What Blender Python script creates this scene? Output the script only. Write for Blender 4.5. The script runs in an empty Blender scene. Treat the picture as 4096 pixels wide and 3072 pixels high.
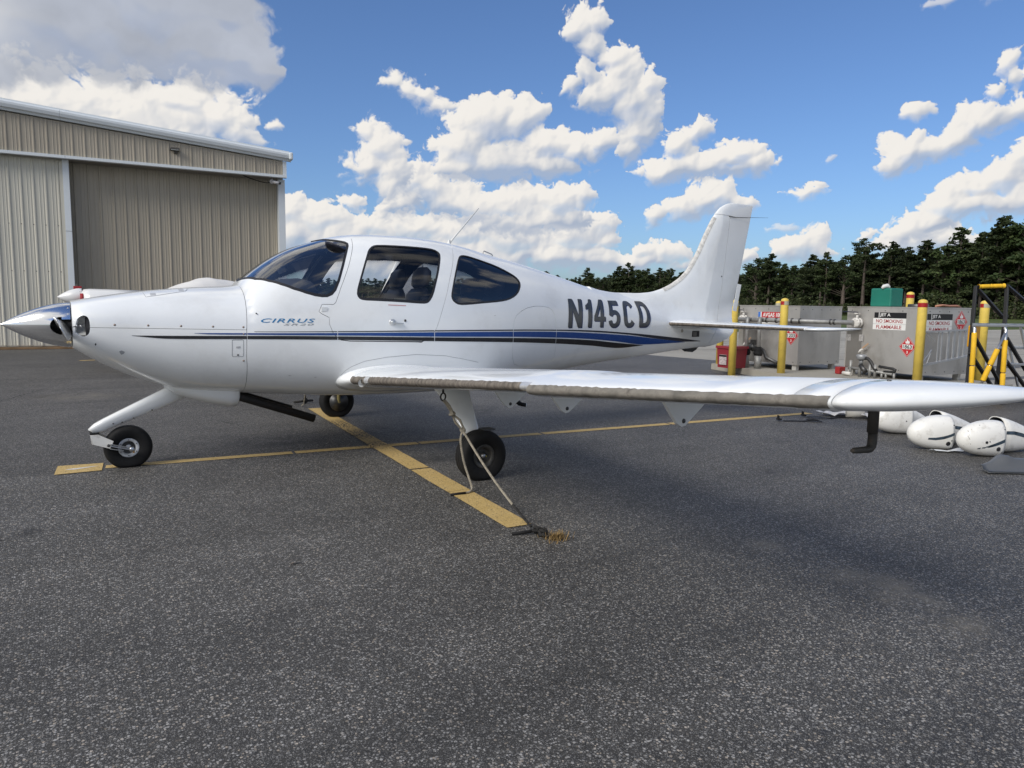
import bpy, bmesh, math, random
import numpy as np
from mathutils import Vector, Matrix
from mathutils.geometry import delaunay_2d_cdt

random.seed(7)
rng = np.random.default_rng(11)
S = bpy.context.scene
COL = S.collection
R_ = math.radians

# ------------------------------------------------------------------ camera
CAM_POS = Vector((0.3735, -6.2103, 1.306))
YAW, PITCH, ROLL = 0.5629, 0.1116, 0.0154
_f = Vector((math.sin(YAW) * math.cos(PITCH), math.cos(YAW) * math.cos(PITCH), -math.sin(PITCH)))
_r = Vector((math.cos(YAW), -math.sin(YAW), 0.0))
_u = _r.cross(_f)
_c, _s = math.cos(ROLL), math.sin(ROLL)
_r, _u = _c * _r + _s * _u, -_s * _r + _c * _u
cam = bpy.data.cameras.new("camera")
cam.sensor_fit = 'HORIZONTAL'
cam.sensor_width = 36.0
cam.lens = 24.98
cam.clip_start, cam.clip_end = 0.05, 3000.0
cam_ob = bpy.data.objects.new("camera", cam)
cam_ob.matrix_world = Matrix(((_r.x, _u.x, -_f.x, CAM_POS.x), (_r.y, _u.y, -_f.y, CAM_POS.y),
                              (_r.z, _u.z, -_f.z, CAM_POS.z), (0, 0, 0, 1)))
COL.objects.link(cam_ob)
S.camera = cam_ob

# ------------------------------------------------------------------ exposure
S.view_settings.view_transform = 'Standard'
S.view_settings.look = 'None'
S.view_settings.gamma = 1.0
S.view_settings.use_curve_mapping = False
S.view_settings.exposure = 0.80

# ------------------------------------------------------------------ sun (veiled by the big cloud on the left)
SUN_EL, SUN_AZ = R_(38.0), R_(-104.0)          # azimuth measured from +Y towards +X
sun = bpy.data.lights.new("sun", 'SUN')
sun.energy = 1.7
sun.angle = R_(30.0)
sun.color = (1.0, 0.965, 0.92)
sun_ob = bpy.data.objects.new("sun", sun)
_sd = Vector((math.sin(SUN_AZ) * math.cos(SUN_EL), math.cos(SUN_AZ) * math.cos(SUN_EL), math.sin(SUN_EL)))
sun_ob.rotation_euler = _sd.to_track_quat('Z', 'Y').to_euler()
sun_ob.location = (-6, 0, 12)
COL.objects.link(sun_ob)

# ------------------------------------------------------------------ world: sky with cumulus
# each cloud bank: brightness, shade of its base, puffs (azimuth, elevation, half width, half height) in degrees
CLOUDS=[
(0.80,0.50,[(15.5,6.3,1.51,1.63),(17.5,6.0,2.06,1.38),(19.6,7.5,1.25,0.69),(21.0,5.6,2.12,1.05),(15.5,4.9,1.35,1.55),(24.6,5.9,2.16,1.24),(28.2,5.5,2.92,1.43),(31.9,5.2,3.67,1.43),(37.3,5.6,2.18,1.42),(39.1,6.1,1.16,0.78),(39.7,5.1,0.90,0.78),(35.6,3.8,5.49,1.08),(18.2,4.6,4.15,1.39),(44.2,4.0,1.76,0.64),(45.4,4.2,0.87,0.56),(42.4,4.2,0.89,0.57),(54.2,4.6,1.96,1.07),(52.8,4.2,0.97,0.81),(55.7,4.0,1.08,0.53),(58.4,5.5,0.65,0.42),(50.1,3.7,1.00,0.69),(61.9,4.8,3.32,1.25),(39.2,3.3,7.22,0.90),(28.2,3.5,7.29,1.45),(20.3,2.9,3.1,1.3),(17.5,2.3,2.2,1.0),(23.2,2.4,2.2,1.0),(21.5,3.9,1.6,1.15)]),
(0.86,0.55,[(25.6,8.7,2.88,1.55),(28.2,7.8,3.63,1.57),(24.2,9.4,1.61,1.54),(31.5,7.5,4.01,1.58),(35.5,7.9,2.18,1.47),(37.5,8.2,1.16,1.11),(33.7,6.5,5.11,1.24),(23.5,7.6,1.78,1.39)]),
(0.80,0.50,[(47.5,8.1,2.54,1.28),(49.5,7.6,1.33,1.18),(45.5,7.4,1.56,0.96),(43.1,6.8,0.92,0.90),(50.5,7.7,0.53,0.80)]),
(0.90,0.35,[(20.9,12.7,0.97,0.91),(22.0,11.5,1.58,1.50),(21.0,10.1,1.57,1.18),(22.6,10.0,1.41,1.35),(23.1,9.0,1.42,1.20)]),
(0.82,0.30,[(22.7,16.3,0.63,0.50),(23.8,15.8,0.91,0.51),(25.3,15.3,0.85,0.77),(26.5,14.6,0.93,0.45),(24.6,15.5,1.06,0.45)]),
(1.00,0.60,[(30.3,13.9,3.06,1.71),(28.5,11.7,2.60,2.08),(31.4,10.9,3.44,1.77),(32.8,13.9,1.73,1.48),(34.8,12.0,1.99,1.51),(37.2,11.9,1.98,1.21),(39.1,12.4,1.21,1.06),(28.1,10.2,2.17,0.96),(34.0,10.5,3.62,0.96)]),
(0.86,0.55,[(37.1,20.4,1.27,1.25),(38.6,20.4,0.84,0.89),(38.0,19.0,1.34,0.97),(39.7,18.1,1.26,1.10),(37.5,17.0,1.28,0.88),(36.3,16.2,0.86,0.57),(40.1,16.2,2.18,1.45),(41.5,15.0,1.96,1.76),(40.4,17.1,1.33,1.12),(42.4,16.1,0.83,1.13),(41.9,13.1,1.47,1.47),(41.2,11.8,0.85,0.93),(38.9,15.6,1.77,1.15)]),
(0.97,0.62,[(44.8,11.9,1.45,1.45),(45.9,13.0,1.23,0.84),(44.0,10.2,2.09,0.87),(47.0,10.4,2.98,1.13),(49.3,11.5,1.39,0.97),(50.3,10.5,1.47,1.04),(48.0,10.9,2.01,0.98)]),
(0.90,0.40,[(54.0,8.3,1.07,0.65),(54.7,8.8,0.62,0.32)]),
(0.60,0.30,[(55.4,10.4,0.43,0.28),(52.6,5.9,0.84,0.40)]),
(0.86,0.50,[(60.7,13.1,0.94,0.47),(62.9,11.3,1.66,0.99),(64.0,12.3,1.30,1.03),(60.1,10.9,1.24,1.20),(59.1,9.8,0.81,0.92),(61.4,10.8,1.82,0.95),(65.3,12.2,1.77,1.01),(65.9,15.7,0.59,0.96),(66.5,14.5,0.49,0.70),(65.2,13.9,0.61,0.50),(66.9,12.6,1.22,0.99),(67.8,14.8,0.95,1.06)]),
(0.92,0.55,[(64.5,8.2,1.43,0.89),(66.1,8.7,1.40,1.21),(67.4,9.6,1.07,1.41),(63.1,7.2,1.50,0.85),(61.8,5.9,1.83,1.05),(60.3,5.2,1.31,0.70),(64.7,6.8,2.86,1.08),(67.6,7.5,1.69,1.43)]),
(0.75,0.20,[(62.2,19.6,1.01,0.21),(64.5,19.5,1.52,0.20)]),
(0.98,0.32,[(-0.6,12.1,4.84,2.25),(5.1,12.0,5.14,2.53),(10.2,12.8,2.32,1.60),(11.1,12.0,1.57,1.25),(11.9,12.8,1.02,0.81),(-3.7,13.1,2.12,1.61),(14.0,12.9,0.42,0.38),(7.5,13.4,2.67,1.50)]),
(0.50,0.78,[(0.5,17.3,10.82,3.31),(9.4,17.2,4.54,2.74),(6.2,19.6,7.44,3.78),(12.0,16.6,2.46,1.83),(13.4,16.4,1.28,1.35),(-7.1,15.4,6.43,3.46),(10.7,19.2,1.84,1.97)]),
]
def _hash(ix,iy,s):
    h=(ix.astype(np.int64)*374761393+iy.astype(np.int64)*668265263+s*982451653)&0xffffffff
    h=((h^(h>>13))*1274126177)&0xffffffff
    return ((h^(h>>16))&0xffff)/65535.0
def vnoise(x,y,s=0):
    ix=np.floor(x); iy=np.floor(y); fx=x-ix; fy=y-iy
    fx=fx*fx*(3-2*fx); fy=fy*fy*(3-2*fy)
    a=_hash(ix,iy,s); b=_hash(ix+1,iy,s); c_=_hash(ix,iy+1,s); d=_hash(ix+1,iy+1,s)
    return (a*(1-fx)+b*fx)*(1-fy)+(c_*(1-fx)+d*fx)*fy
def fbm(x,y,o,s=0):
    r=0;a=.5;t=0
    for i in range(o):
        r=r+a*vnoise(x,y,s+i); t+=a; a*=.5; x=x*2.03+5.2; y=y*2.03+1.3
    return r/t
def worley(x,y,s=0):
    ix=np.floor(x); iy=np.floor(y); m=np.full(x.shape,9.)
    for i in (-1,0,1):
        for j in (-1,0,1):
            cx=ix+i; cy=iy+j
            px=cx+_hash(cx,cy,s); py=cy+_hash(cx,cy,s+77)
            m=np.minimum(m,(x-px)**2+(y-py)**2)
    return 1-np.minimum(np.sqrt(m),1)
def puff(x,y,s=0):
    return (.46*worley(x,y,s)+.27*worley(x*2.1,y*2.1,s+1)+.16*worley(x*4.3,y*4.3,s+2)+.11*worley(x*8.7,y*8.7,s+3))
def sstep(a,b,x):
    t=np.clip((x-a)/(b-a),0,1); return t*t*(3-2*t)
WHITE=np.array([1.0,.965,.915]); GREY=np.array([.46,.53,.66])
def blur(a,n):
    n=max(1,int(n)); 
    for ax in (0,1):
        p=[(0,0),(0,0)]; p[ax]=(n+1,n)
        q=np.cumsum(np.pad(a,p,mode='edge'),axis=ax)
        i=[slice(None)]*2; j=[slice(None)]*2; i[ax]=slice(2*n+1,None); j[ax]=slice(0,-2*n-1)
        a=(q[tuple(i)]-q[tuple(j)])/(2*n+1)
    return a
def colour(den,al,res,bright,kd,lx=-.62,ly=.55):
    """shade a density field (rows = rising elevation); res px per degree"""
    d0=np.clip(den,0,1.0); lam=0
    for w,sg in ((.36,.50),(.34,.20),(.30,.07)):
        h=np.sqrt(blur(blur(d0,sg*res),sg*res)+.003)*3.0*(sg/.35)**.35
        gy,gx=np.gradient(h,1/res)
        lam=lam+w*(-gx*lx-gy*ly+.25)/np.sqrt(gx*gx+gy*gy+.9)
    # cloud above -> darker
    k=min(int(res*3.4),al.shape[0]-1); m=al*np.clip(den+.3,0,1.0)
    cs=np.cumsum(m,0); up=np.zeros_like(al)
    up[:-k]=cs[k:]-cs[:-k]; up[-k:]=cs[-1]-cs[-k:]
    up=blur(up/k,.25*res)
    # little cloud below -> flat base
    k2=min(int(res*1.6),al.shape[0]-1); dn=np.zeros_like(al); dn[k2:]=cs[k2:]-cs[:-k2]; dn[:k2]=cs[:k2]; dn=blur(dn/k2,.2*res)
    base=np.clip(up*2.1,0,1)*np.clip(1-dn*1.9,0,1)
    sh=.76+.56*lam-kd*(.85*base+.48*np.clip(up*1.5,0,1))
    sh=sh*(.55+.45*bright)+.10*np.clip(1-den*4,0,1)
    t=np.clip((sh-.22)/.68,0,1)[...,None]
    return GREY*(1-t)+WHITE*t*(.93+.07*np.clip(sh,0,1.1)[...,None])
def sky_view(az0,el0,res):
    """the clouds in the photograph; az, el in degrees (2-D arrays)"""
    col=np.zeros(az0.shape+(3,)); A=np.zeros(az0.shape)
    for li,(b,kd,es) in enumerate(CLOUDS):
        # work only on the patch of sky this bank can reach
        lo=[min(q[k]-1.6*q[k+2] for q in es)-3 for k in (0,1)]; hi=[max(q[k]+1.6*q[k+2] for q in es)+3 for k in (0,1)]
        c0,c1=np.searchsorted(az0[0],(lo[0],hi[0])); r0,r1=np.searchsorted(el0[:,0],(lo[1],hi[1]))
        if c1-c0<4 or r1-r0<4: continue
        az=az0[r0:r1,c0:c1]; el=el0[r0:r1,c0:c1]
        big=li==len(CLOUDS)-1
        wa=1.0 if big else .8
        wx=az+wa*2.2*(fbm(az*.6,el*.6,5,li*13+3)-.5); wy=el+wa*1.8*(fbm(az*.6+9,el*.6,5,li*13+7)-.5)
        e=np.full(az.shape,-9.); sm=np.zeros(az.shape)
        for a,h,rx,ry in es:
            q=np.sqrt(((wx-a)/(rx*(1.06 if kd>.36 else 1.35)))**2+((wy-h)/(ry*(1.06 if kd>.36 else 1.35)))**2)
            v=(1-q)*min(1,.40+.30*min(rx,ry)); e=np.maximum(e,v); sm=sm+np.exp(np.clip(v,-3,1)*7)
        e=.85*e+.15*np.log(sm+1e-9)/7
        sc=.38 if big else .62
        n=puff(wx*sc,wy*sc*1.1,li*31+5)
        if not big: n=.62*n+.38*puff(wx*1.35,wy*1.5,li*31+9)
        wis=fbm(wx*1.7,wy*2.6,5,li*17+2)
        gy=np.gradient(blur(e,.35*res),1/res)[0]
        low=sstep(-.05,.45,gy)                 # 1 along the underside
        den=e+1.25*(n-.50)*(1-.35*low)+.40*(wis-.5)*(.25+.75*low)
        soft=.13+.42*low
        if kd<=.35: soft=soft+.14; den=den+.25*(wis-.5)
        if big: den=e*1.4+.36*(n-.46)+.15*(wis-.5); soft=.20+.25*low
        al=sstep(0,1,(den+.03*low)/soft)*np.where(e>-.6,1,0)*(1-.22*low)
        if (b<.7 or kd<=.25) and not big: al*=.6
        if big:
            g=fbm(wx*.16,wy*.22,5,91)
            edge=np.clip(1-np.clip(den,0,1)/.20,0,1)*sstep(12.5,16.5,az)
            edge=np.maximum(edge,.9*np.exp(-((az+5)/3.2)**2-((el-16.6)/1.9)**2))
            s=.46+.34*(g-.5)+.14*np.clip((el-11)/12,0,1)-.05
            cc=np.stack([s*.93,s*1.0,s*1.16],-1)
            cc=cc*(1-edge[...,None]*.85)+edge[...,None]*.85*np.array([.93,.92,.90])
        else: cc=colour(den,al,res,b,kd)
        v=col[r0:r1,c0:c1]; v[:]=v*(1-al[...,None])+cc*al[...,None]; v=A[r0:r1,c0:c1]; v[:]=v*(1-al)+al
    return col,A
def sky_rest(az,el,res):
    d2=np.pi/180; s=np.sin(el*d2)+.10; r=np.cos(el*d2)/s
    x=r*np.sin(az*d2); y=r*np.cos(az*d2)
    big=fbm(x*.55+3.1,y*.55+1.7,3,401)
    n=puff(x*1.5,y*1.5,501)
    den=(big-.42)*2.6+.8*(n-.47)
    den=den*np.clip(el/3+.4,0,1)
    al=sstep(0,.2,den)
    cc=colour(den*.8,al,res,.95,.5)
    return cc,al

def make_sky():
    res, lo = 16, 4
    a0, a1, e1 = -20, 84, 34
    w, h = 360 * res, 90 * res
    A, E = np.meshgrid(np.arange(-180, 180, 1 / lo) + .5 / lo, np.arange(0, 90, 1 / lo) + .5 / lo)
    c, al = sky_rest(A, E, lo)
    big = np.concatenate([c, al[..., None]], -1)
    # bilinear enlargement of the part out of view
    fy = np.clip((np.arange(h) + .5) / (res / lo) - .5, 0, big.shape[0] - 1.001); fx = ((np.arange(w) + .5) / (res / lo) - .5)
    iy = fy.astype(int); ty = (fy - iy)[:, None, None]; ix = np.floor(fx).astype(int); tx = (fx - ix)[None, :, None]
    W_ = big.shape[1]
    rows = big[iy] * (1 - ty) + big[np.minimum(iy + 1, big.shape[0] - 1)] * ty
    img = rows[:, ix % W_] * (1 - tx) + rows[:, (ix + 1) % W_] * tx
    A, E = np.meshgrid(np.arange(a0, a1, 1 / res) + .5 / res, np.arange(0, e1, 1 / res) + .5 / res)
    c, al = sky_view(A, E, res)
    c2, al2 = sky_rest(A, E, res)
    # inside the view only the clouds listed above; towards its rim the general sky fades in
    m = np.minimum(np.minimum(A - a0, a1 - A) / 8.0, (e1 - E) / 7.0)
    m = 1 - sstep(0, 1, m)
    al2 = al2 * sstep(.15, .85, m + .0 * al2)
    cc = c2 * al2[..., None] * (1 - al[..., None]) + c
    aa = al2 * (1 - al) + al
    cc = cc / np.maximum(aa, 1e-4)[..., None]
    x0 = int((a0 + 180) * res)
    img[:cc.shape[0], x0:x0 + cc.shape[1]] = np.concatenate([cc, aa[..., None]], -1)
    # low haze: far clouds pale off towards the horizon
    im = bpy.data.images.new("cumulus", w, h, alpha=True, float_buffer=True)
    im.colorspace_settings.name = 'Non-Color'
    im.alpha_mode = 'CHANNEL_PACKED'
    im.pixels.foreach_set(np.ascontiguousarray(img, dtype=np.float32).ravel())
    im.update()
    return im

CLOUD_GAIN = 5.1
world = bpy.data.worlds.new("World")
S.world = world
world.use_nodes = True
nt = world.node_tree
nt.nodes.clear()
N = nt.nodes.new; LK = nt.links.new
tc = N('ShaderNodeTexCoord'); sx = N('ShaderNodeSeparateXYZ'); LK(tc.outputs['Generated'], sx.inputs[0])
def wm(op, a, b=None, clamp=False):
    n = N('ShaderNodeMath'); n.operation = op; n.use_clamp = clamp
    for i, v in enumerate((a, b)):
        if v is None: continue
        if isinstance(v, (int, float)): n.inputs[i].default_value = v
        else: LK(v, n.inputs[i])
    return n.outputs[0]
az = wm('ARCTAN2', sx.outputs[0], sx.outputs[1]); el = wm('ARCSINE', sx.outputs[2])
uu = wm('ADD', wm('DIVIDE', az, 2 * math.pi), .5); vv = wm('MAXIMUM', wm('DIVIDE', el, math.pi / 2), 0.0005)
cx = N('ShaderNodeCombineXYZ'); LK(uu, cx.inputs[0]); LK(vv, cx.inputs[1])
ti = N('ShaderNodeTexImage'); ti.image = make_sky(); ti.extension = 'EXTEND'; ti.interpolation = 'Linear'
LK(cx.outputs[0], ti.inputs[0])
sky = N('ShaderNodeTexSky'); sky.sky_type = 'NISHITA'; sky.sun_disc = False
sky.sun_elevation = SUN_EL; sky.sun_rotation = SUN_AZ
sky.altitude = 0; sky.air_density = 1.0; sky.dust_density = 1.2; sky.ozone_density = 2.2
cg = N('ShaderNodeVectorMath'); cg.operation = 'SCALE'; cg.inputs['Scale'].default_value = CLOUD_GAIN; LK(ti.outputs[0], cg.inputs[0])
mx = N('ShaderNodeMix'); mx.data_type = 'RGBA'; LK(ti.outputs['Alpha'], mx.inputs['Factor'])
st = N('ShaderNodeVectorMath'); st.operation = 'MULTIPLY'; st.inputs[1].default_value = (.455, .57, .745); LK(sky.outputs[0], st.inputs[0])
LK(st.outputs[0], mx.inputs['A']); LK(cg.outputs[0], mx.inputs['B'])
bg = N('ShaderNodeBackground'); bg.inputs['Strength'].default_value = 0.1
LK(mx.outputs['Result'], bg.inputs['Color'])
wo = N('ShaderNodeOutputWorld'); LK(bg.outputs[0], wo.inputs['Surface'])

# ------------------------------------------------------------------ materials
MATS = {}
def mat(name, col, rough=.5, metal=0., vary=0., vscale=4., bump=0., bscale=60., coat=0., spec=.5, dirt=None, dscale=3., damt=.5, stretch=None, objvar=0.):
    """plain Principled material with optional mottling, fine relief, dirt patches and per-object change of value"""
    if name in MATS: return MATS[name]
    m = bpy.data.materials.new(name); m.use_nodes = True
    t = m.node_tree; b = t.nodes['Principled BSDF']; L = t.links.new
    b.inputs['Base Color'].default_value = (*col, 1); b.inputs['Roughness'].default_value = rough
    b.inputs['Metallic'].default_value = metal; b.inputs['Coat Weight'].default_value = coat; b.inputs['Coat Roughness'].default_value = .06
    b.inputs['Specular IOR Level'].default_value = spec
    co = t.nodes.new('ShaderNodeTexCoord').outputs['Object']
    if stretch:
        mp = t.nodes.new('ShaderNodeMapping'); mp.inputs['Scale'].default_value = stretch; L(co, mp.inputs[0]); co = mp.outputs[0]
    cur = None
    if vary:
        n = t.nodes.new('ShaderNodeTexNoise'); n.inputs['Scale'].default_value = vscale; n.inputs['Detail'].default_value = 6; L(co, n.inputs['Vector'])
        mr = t.nodes.new('ShaderNodeMapRange'); mr.inputs['From Min'].default_value = .3; mr.inputs['From Max'].default_value = .7
        mr.inputs['To Min'].default_value = 1 - vary; mr.inputs['To Max'].default_value = 1 + vary; L(n.outputs[0], mr.inputs[0])
        v = t.nodes.new('ShaderNodeVectorMath'); v.operation = 'SCALE'; v.inputs[0].default_value = col; L(mr.outputs[0], v.inputs['Scale']); cur = v.outputs[0]
    if objvar:
        oi = t.nodes.new('ShaderNodeObjectInfo'); mr = t.nodes.new('ShaderNodeMapRange'); mr.inputs['To Min'].default_value = 1 - objvar; mr.inputs['To Max'].default_value = 1 + objvar
        L(oi.outputs['Random'], mr.inputs[0]); v = t.nodes.new('ShaderNodeVectorMath'); v.operation = 'SCALE'; L(mr.outputs[0], v.inputs['Scale'])
        if cur: L(cur, v.inputs[0])
        else: v.inputs[0].default_value = col
        cur = v.outputs[0]
    if dirt:
        n = t.nodes.new('ShaderNodeTexNoise'); n.inputs['Scale'].default_value = dscale; n.inputs['Detail'].default_value = 9; n.inputs['Roughness'].default_value = .68; L(co, n.inputs['Vector'])
        mr = t.nodes.new('ShaderNodeMapRange'); mr.inputs['From Min'].default_value = .52; mr.inputs['From Max'].default_value = .72; mr.inputs['To Max'].default_value = damt; L(n.outputs[0], mr.inputs[0])
        mx = t.nodes.new('ShaderNodeMix'); mx.data_type = 'RGBA'; L(mr.outputs[0], mx.inputs['Factor']); mx.inputs['B'].default_value = (*dirt, 1)
        if cur: L(cur, mx.inputs['A'])
        else: mx.inputs['A'].default_value = (*col, 1)
        cur = mx.outputs['Result']
    if cur: L(cur, b.inputs['Base Color'])
    if bump:
        n = t.nodes.new('ShaderNodeTexNoise'); n.inputs['Scale'].default_value = bscale; n.inputs['Detail'].default_value = 4; L(co, n.inputs['Vector'])
        bp = t.nodes.new('ShaderNodeBump'); bp.inputs['Strength'].default_value = min(bump, 1); bp.inputs['Distance'].default_value = .01; L(n.outputs[0], bp.inputs['Height']); L(bp.outputs[0], b.inputs['Normal'])
    MATS[name] = m
    return m

def glass(name, tint, dark=0.0, refl=1.5):
    m = bpy.data.materials.new(name); m.use_nodes = True; t = m.node_tree; t.nodes.clear(); L = t.links.new
    tr = t.nodes.new('ShaderNodeBsdfTransparent'); tr.inputs[0].default_value = (*tint, 1)
    gl = t.nodes.new('ShaderNodeBsdfGlossy'); gl.inputs['Roughness'].default_value = .015; gl.inputs[0].default_value = (1, 1, 1, 1)
    fr = t.nodes.new('ShaderNodeFresnel'); fr.inputs[0].default_value = 1.52
    mr = t.nodes.new('ShaderNodeMath'); mr.operation = 'MULTIPLY_ADD'; mr.inputs[1].default_value = refl; mr.inputs[2].default_value = dark; mr.use_clamp = True; L(fr.outputs[0], mr.inputs[0])
    mx = t.nodes.new('ShaderNodeMixShader'); L(mr.outputs[0], mx.inputs[0]); L(tr.outputs[0], mx.inputs[1]); L(gl.outputs[0], mx.inputs[2])
    o = t.nodes.new('ShaderNodeOutputMaterial'); L(mx.outputs[0], o.inputs[0])
    return m

WHITE_PAINT = mat('white aircraft paint', (.85, .868, .865), .20, vary=.025, vscale=3.5, coat=.5, dirt=(.50, .48, .43), dscale=2.6, damt=.22)
BLACK_RUBBER = mat('black rubber', (.009, .009, .0095), .75, spec=.3, vary=.25, vscale=20, bump=.2, bscale=150)
BLACK_TRIM = mat('black window seal', (.015, .015, .017), .45)
BLACK_PAINT = mat('black vinyl', (.012, .012, .015), .3, dirt=(.10, .10, .11), dscale=30, damt=.25)
BLUE_PAINT = mat('blue vinyl', (.008, .055, .24), .28, dirt=(.12, .18, .32), dscale=26, damt=.25)
GREY_PAINT = mat('charcoal vinyl', (.055, .06, .065), .22, vary=.25, vscale=14)
NAVY_PAINT = mat('navy vinyl', (.008, .02, .10), .25)
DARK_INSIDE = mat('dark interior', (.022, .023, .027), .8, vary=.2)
HEADLINER = mat('cabin lining', (.08, .085, .10), .85, vary=.1)
LEATHER = mat('charcoal leather', (.075, .075, .08), .5, vary=.2, vscale=9, bump=.15, bscale=60)
LEATHER_LIGHT = mat('worn grey leather', (.14, .135, .13), .5, vary=.3, vscale=22)
CHROME = mat('polished metal', (.86, .87, .88), .15, 1.0, bump=.012, bscale=7)
STEEL = mat('steel', (.42, .42, .42), .38, 1.0, vary=.15)
DARK_STEEL = mat('dark steel', (.10, .10, .10), .45, .8, vary=.2, vscale=20)
RUST = mat('rusty pipe', (.055, .052, .046), .6, .3, dirt=(.10, .055, .025), dscale=18, damt=.8)
SOOT = mat('sooty exhaust', (.022, .021, .02), .6, .4, dirt=(.10, .05, .035), dscale=9, damt=.5)
ALU = mat('bare aluminium', (.62, .63, .64), .32, 1.0, vary=.1, vscale=10)
RIM_PAINT = mat('grey wheel enamel', (.52, .54, .56), .4, dirt=(.10, .09, .08), dscale=25, damt=.5)
ROPE = mat('weathered rope', (.30, .27, .215), .9, vary=.3, vscale=40)
ROPE_DARK = mat('tarred rope', (.022, .021, .02), .9, vary=.4, vscale=40)
YELLOW_PAINT = mat('yellow bollard paint', (.72, .53, .10), .5, vary=.10, vscale=5, dirt=(.35, .25, .07), dscale=7, damt=.45)
FOAM = mat('yellow foam', (.78, .46, .02), .75, vary=.08, vscale=12, bump=.2, bscale=80)
RED_TAPE = mat('red reflective tape', (.35, .012, .014), .35)
SILVER_TAPE = mat('dull reflective tape', (.42, .40, .30), .4)
SIGN_WHITE = mat('sign white', (.72, .72, .70), .4)
SIGN_RED = mat('sign red', (.48, .025, .03), .4)
SIGN_TEXT_RED = mat('sign lettering red', (.32, .02, .025), .4)
SIGN_BLACK = mat('sign black', (.012, .012, .014), .35)
SIGN_BLUE = mat('sign blue', (.06, .18, .55), .4)
BLACK_METAL = mat('black powder coat', (.012, .012, .013), .42)
STAINLESS = mat('brushed stainless', (.56, .545, .52), .36, .62, vary=.12, vscale=2.2, dirt=(.28, .26, .22), dscale=2, damt=.6, bump=.03, bscale=3, stretch=(1, 1, .6))
GALV = mat('galvanised pipe', (.30, .30, .29), .55, .5, vary=.2, vscale=12)
WHITE_VALVE = mat('white valve paint', (.62, .60, .56), .5, dirt=(.25, .2, .15), dscale=20, damt=.5)
HOSE = mat('black hose', (.02, .02, .02), .55, vary=.2)
GREEN_COVER = mat('green vinyl cover', (.01, .16, .115), .45, vary=.08, vscale=3, bump=.25, bscale=9)
WHITE_CLOTH = mat('white canopy cloth', (.66, .65, .63), .85, vary=.04, vscale=5, bump=.2, bscale=14)
PANT_WHITE = mat('scuffed white fibreglass', (.76, .75, .71), .35, vary=.03, vscale=6, dirt=(.30, .27, .22), dscale=10, damt=.5)
PANT_STRIPE = mat('dark slate stripe', (.035, .055, .075), .35, vary=.15)

# ------------------------------------------------------------------ objects
def thing(name, label, cat, loc=(0, 0, 0), group=None):
    o = bpy.data.objects.new(name, None); COL.objects.link(o)
    o.location = loc; o['label'] = label; o['category'] = cat
    o.empty_display_size = .1
    if group: o['group'] = group
    return o
def tag(o, label, cat, group=None):
    o['label'] = label; o['category'] = cat
    if group: o['group'] = group
    return o
def wloc(o):
    v = Vector(o.location)
    while o.parent: o = o.parent; v = v + Vector(o.location)
    return v
def link(name, me, parent=None, m=None, kind=None, label=None):
    o = bpy.data.objects.new(name, me); COL.objects.link(o)
    if m is not None and not me.materials: me.materials.append(m)
    if parent is not None:
        o.parent = parent; o.location = -wloc(parent)
    if kind: o['kind'] = kind
    if label: o['label'] = label
    return o
def mesh(name, v, f, m=None, parent=None, smooth=False, normals=None, kind=None, label=None, origin=None):
    """one mesh object from world-space vertices"""
    v = np.asarray(v, float)
    if origin is None and parent is None and len(v): origin = (float(v[:, 0].mean()), float(v[:, 1].mean()), float(v[:, 2].min()))
    if origin is not None and parent is None: v = v - np.array(origin)
    me = bpy.data.meshes.new(name); me.from_pydata([tuple(p) for p in v], [], [tuple(int(i) for i in q) for q in f]); me.update()
    if smooth:
        me.polygons.foreach_set('use_smooth', [True] * len(me.polygons))
        if normals is not None: me.normals_split_custom_set_from_vertices([tuple(n) for n in normals])
    o = link(name, me, parent, m, kind, label)
    if origin is not None and parent is None: o.location = origin
    return o

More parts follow.
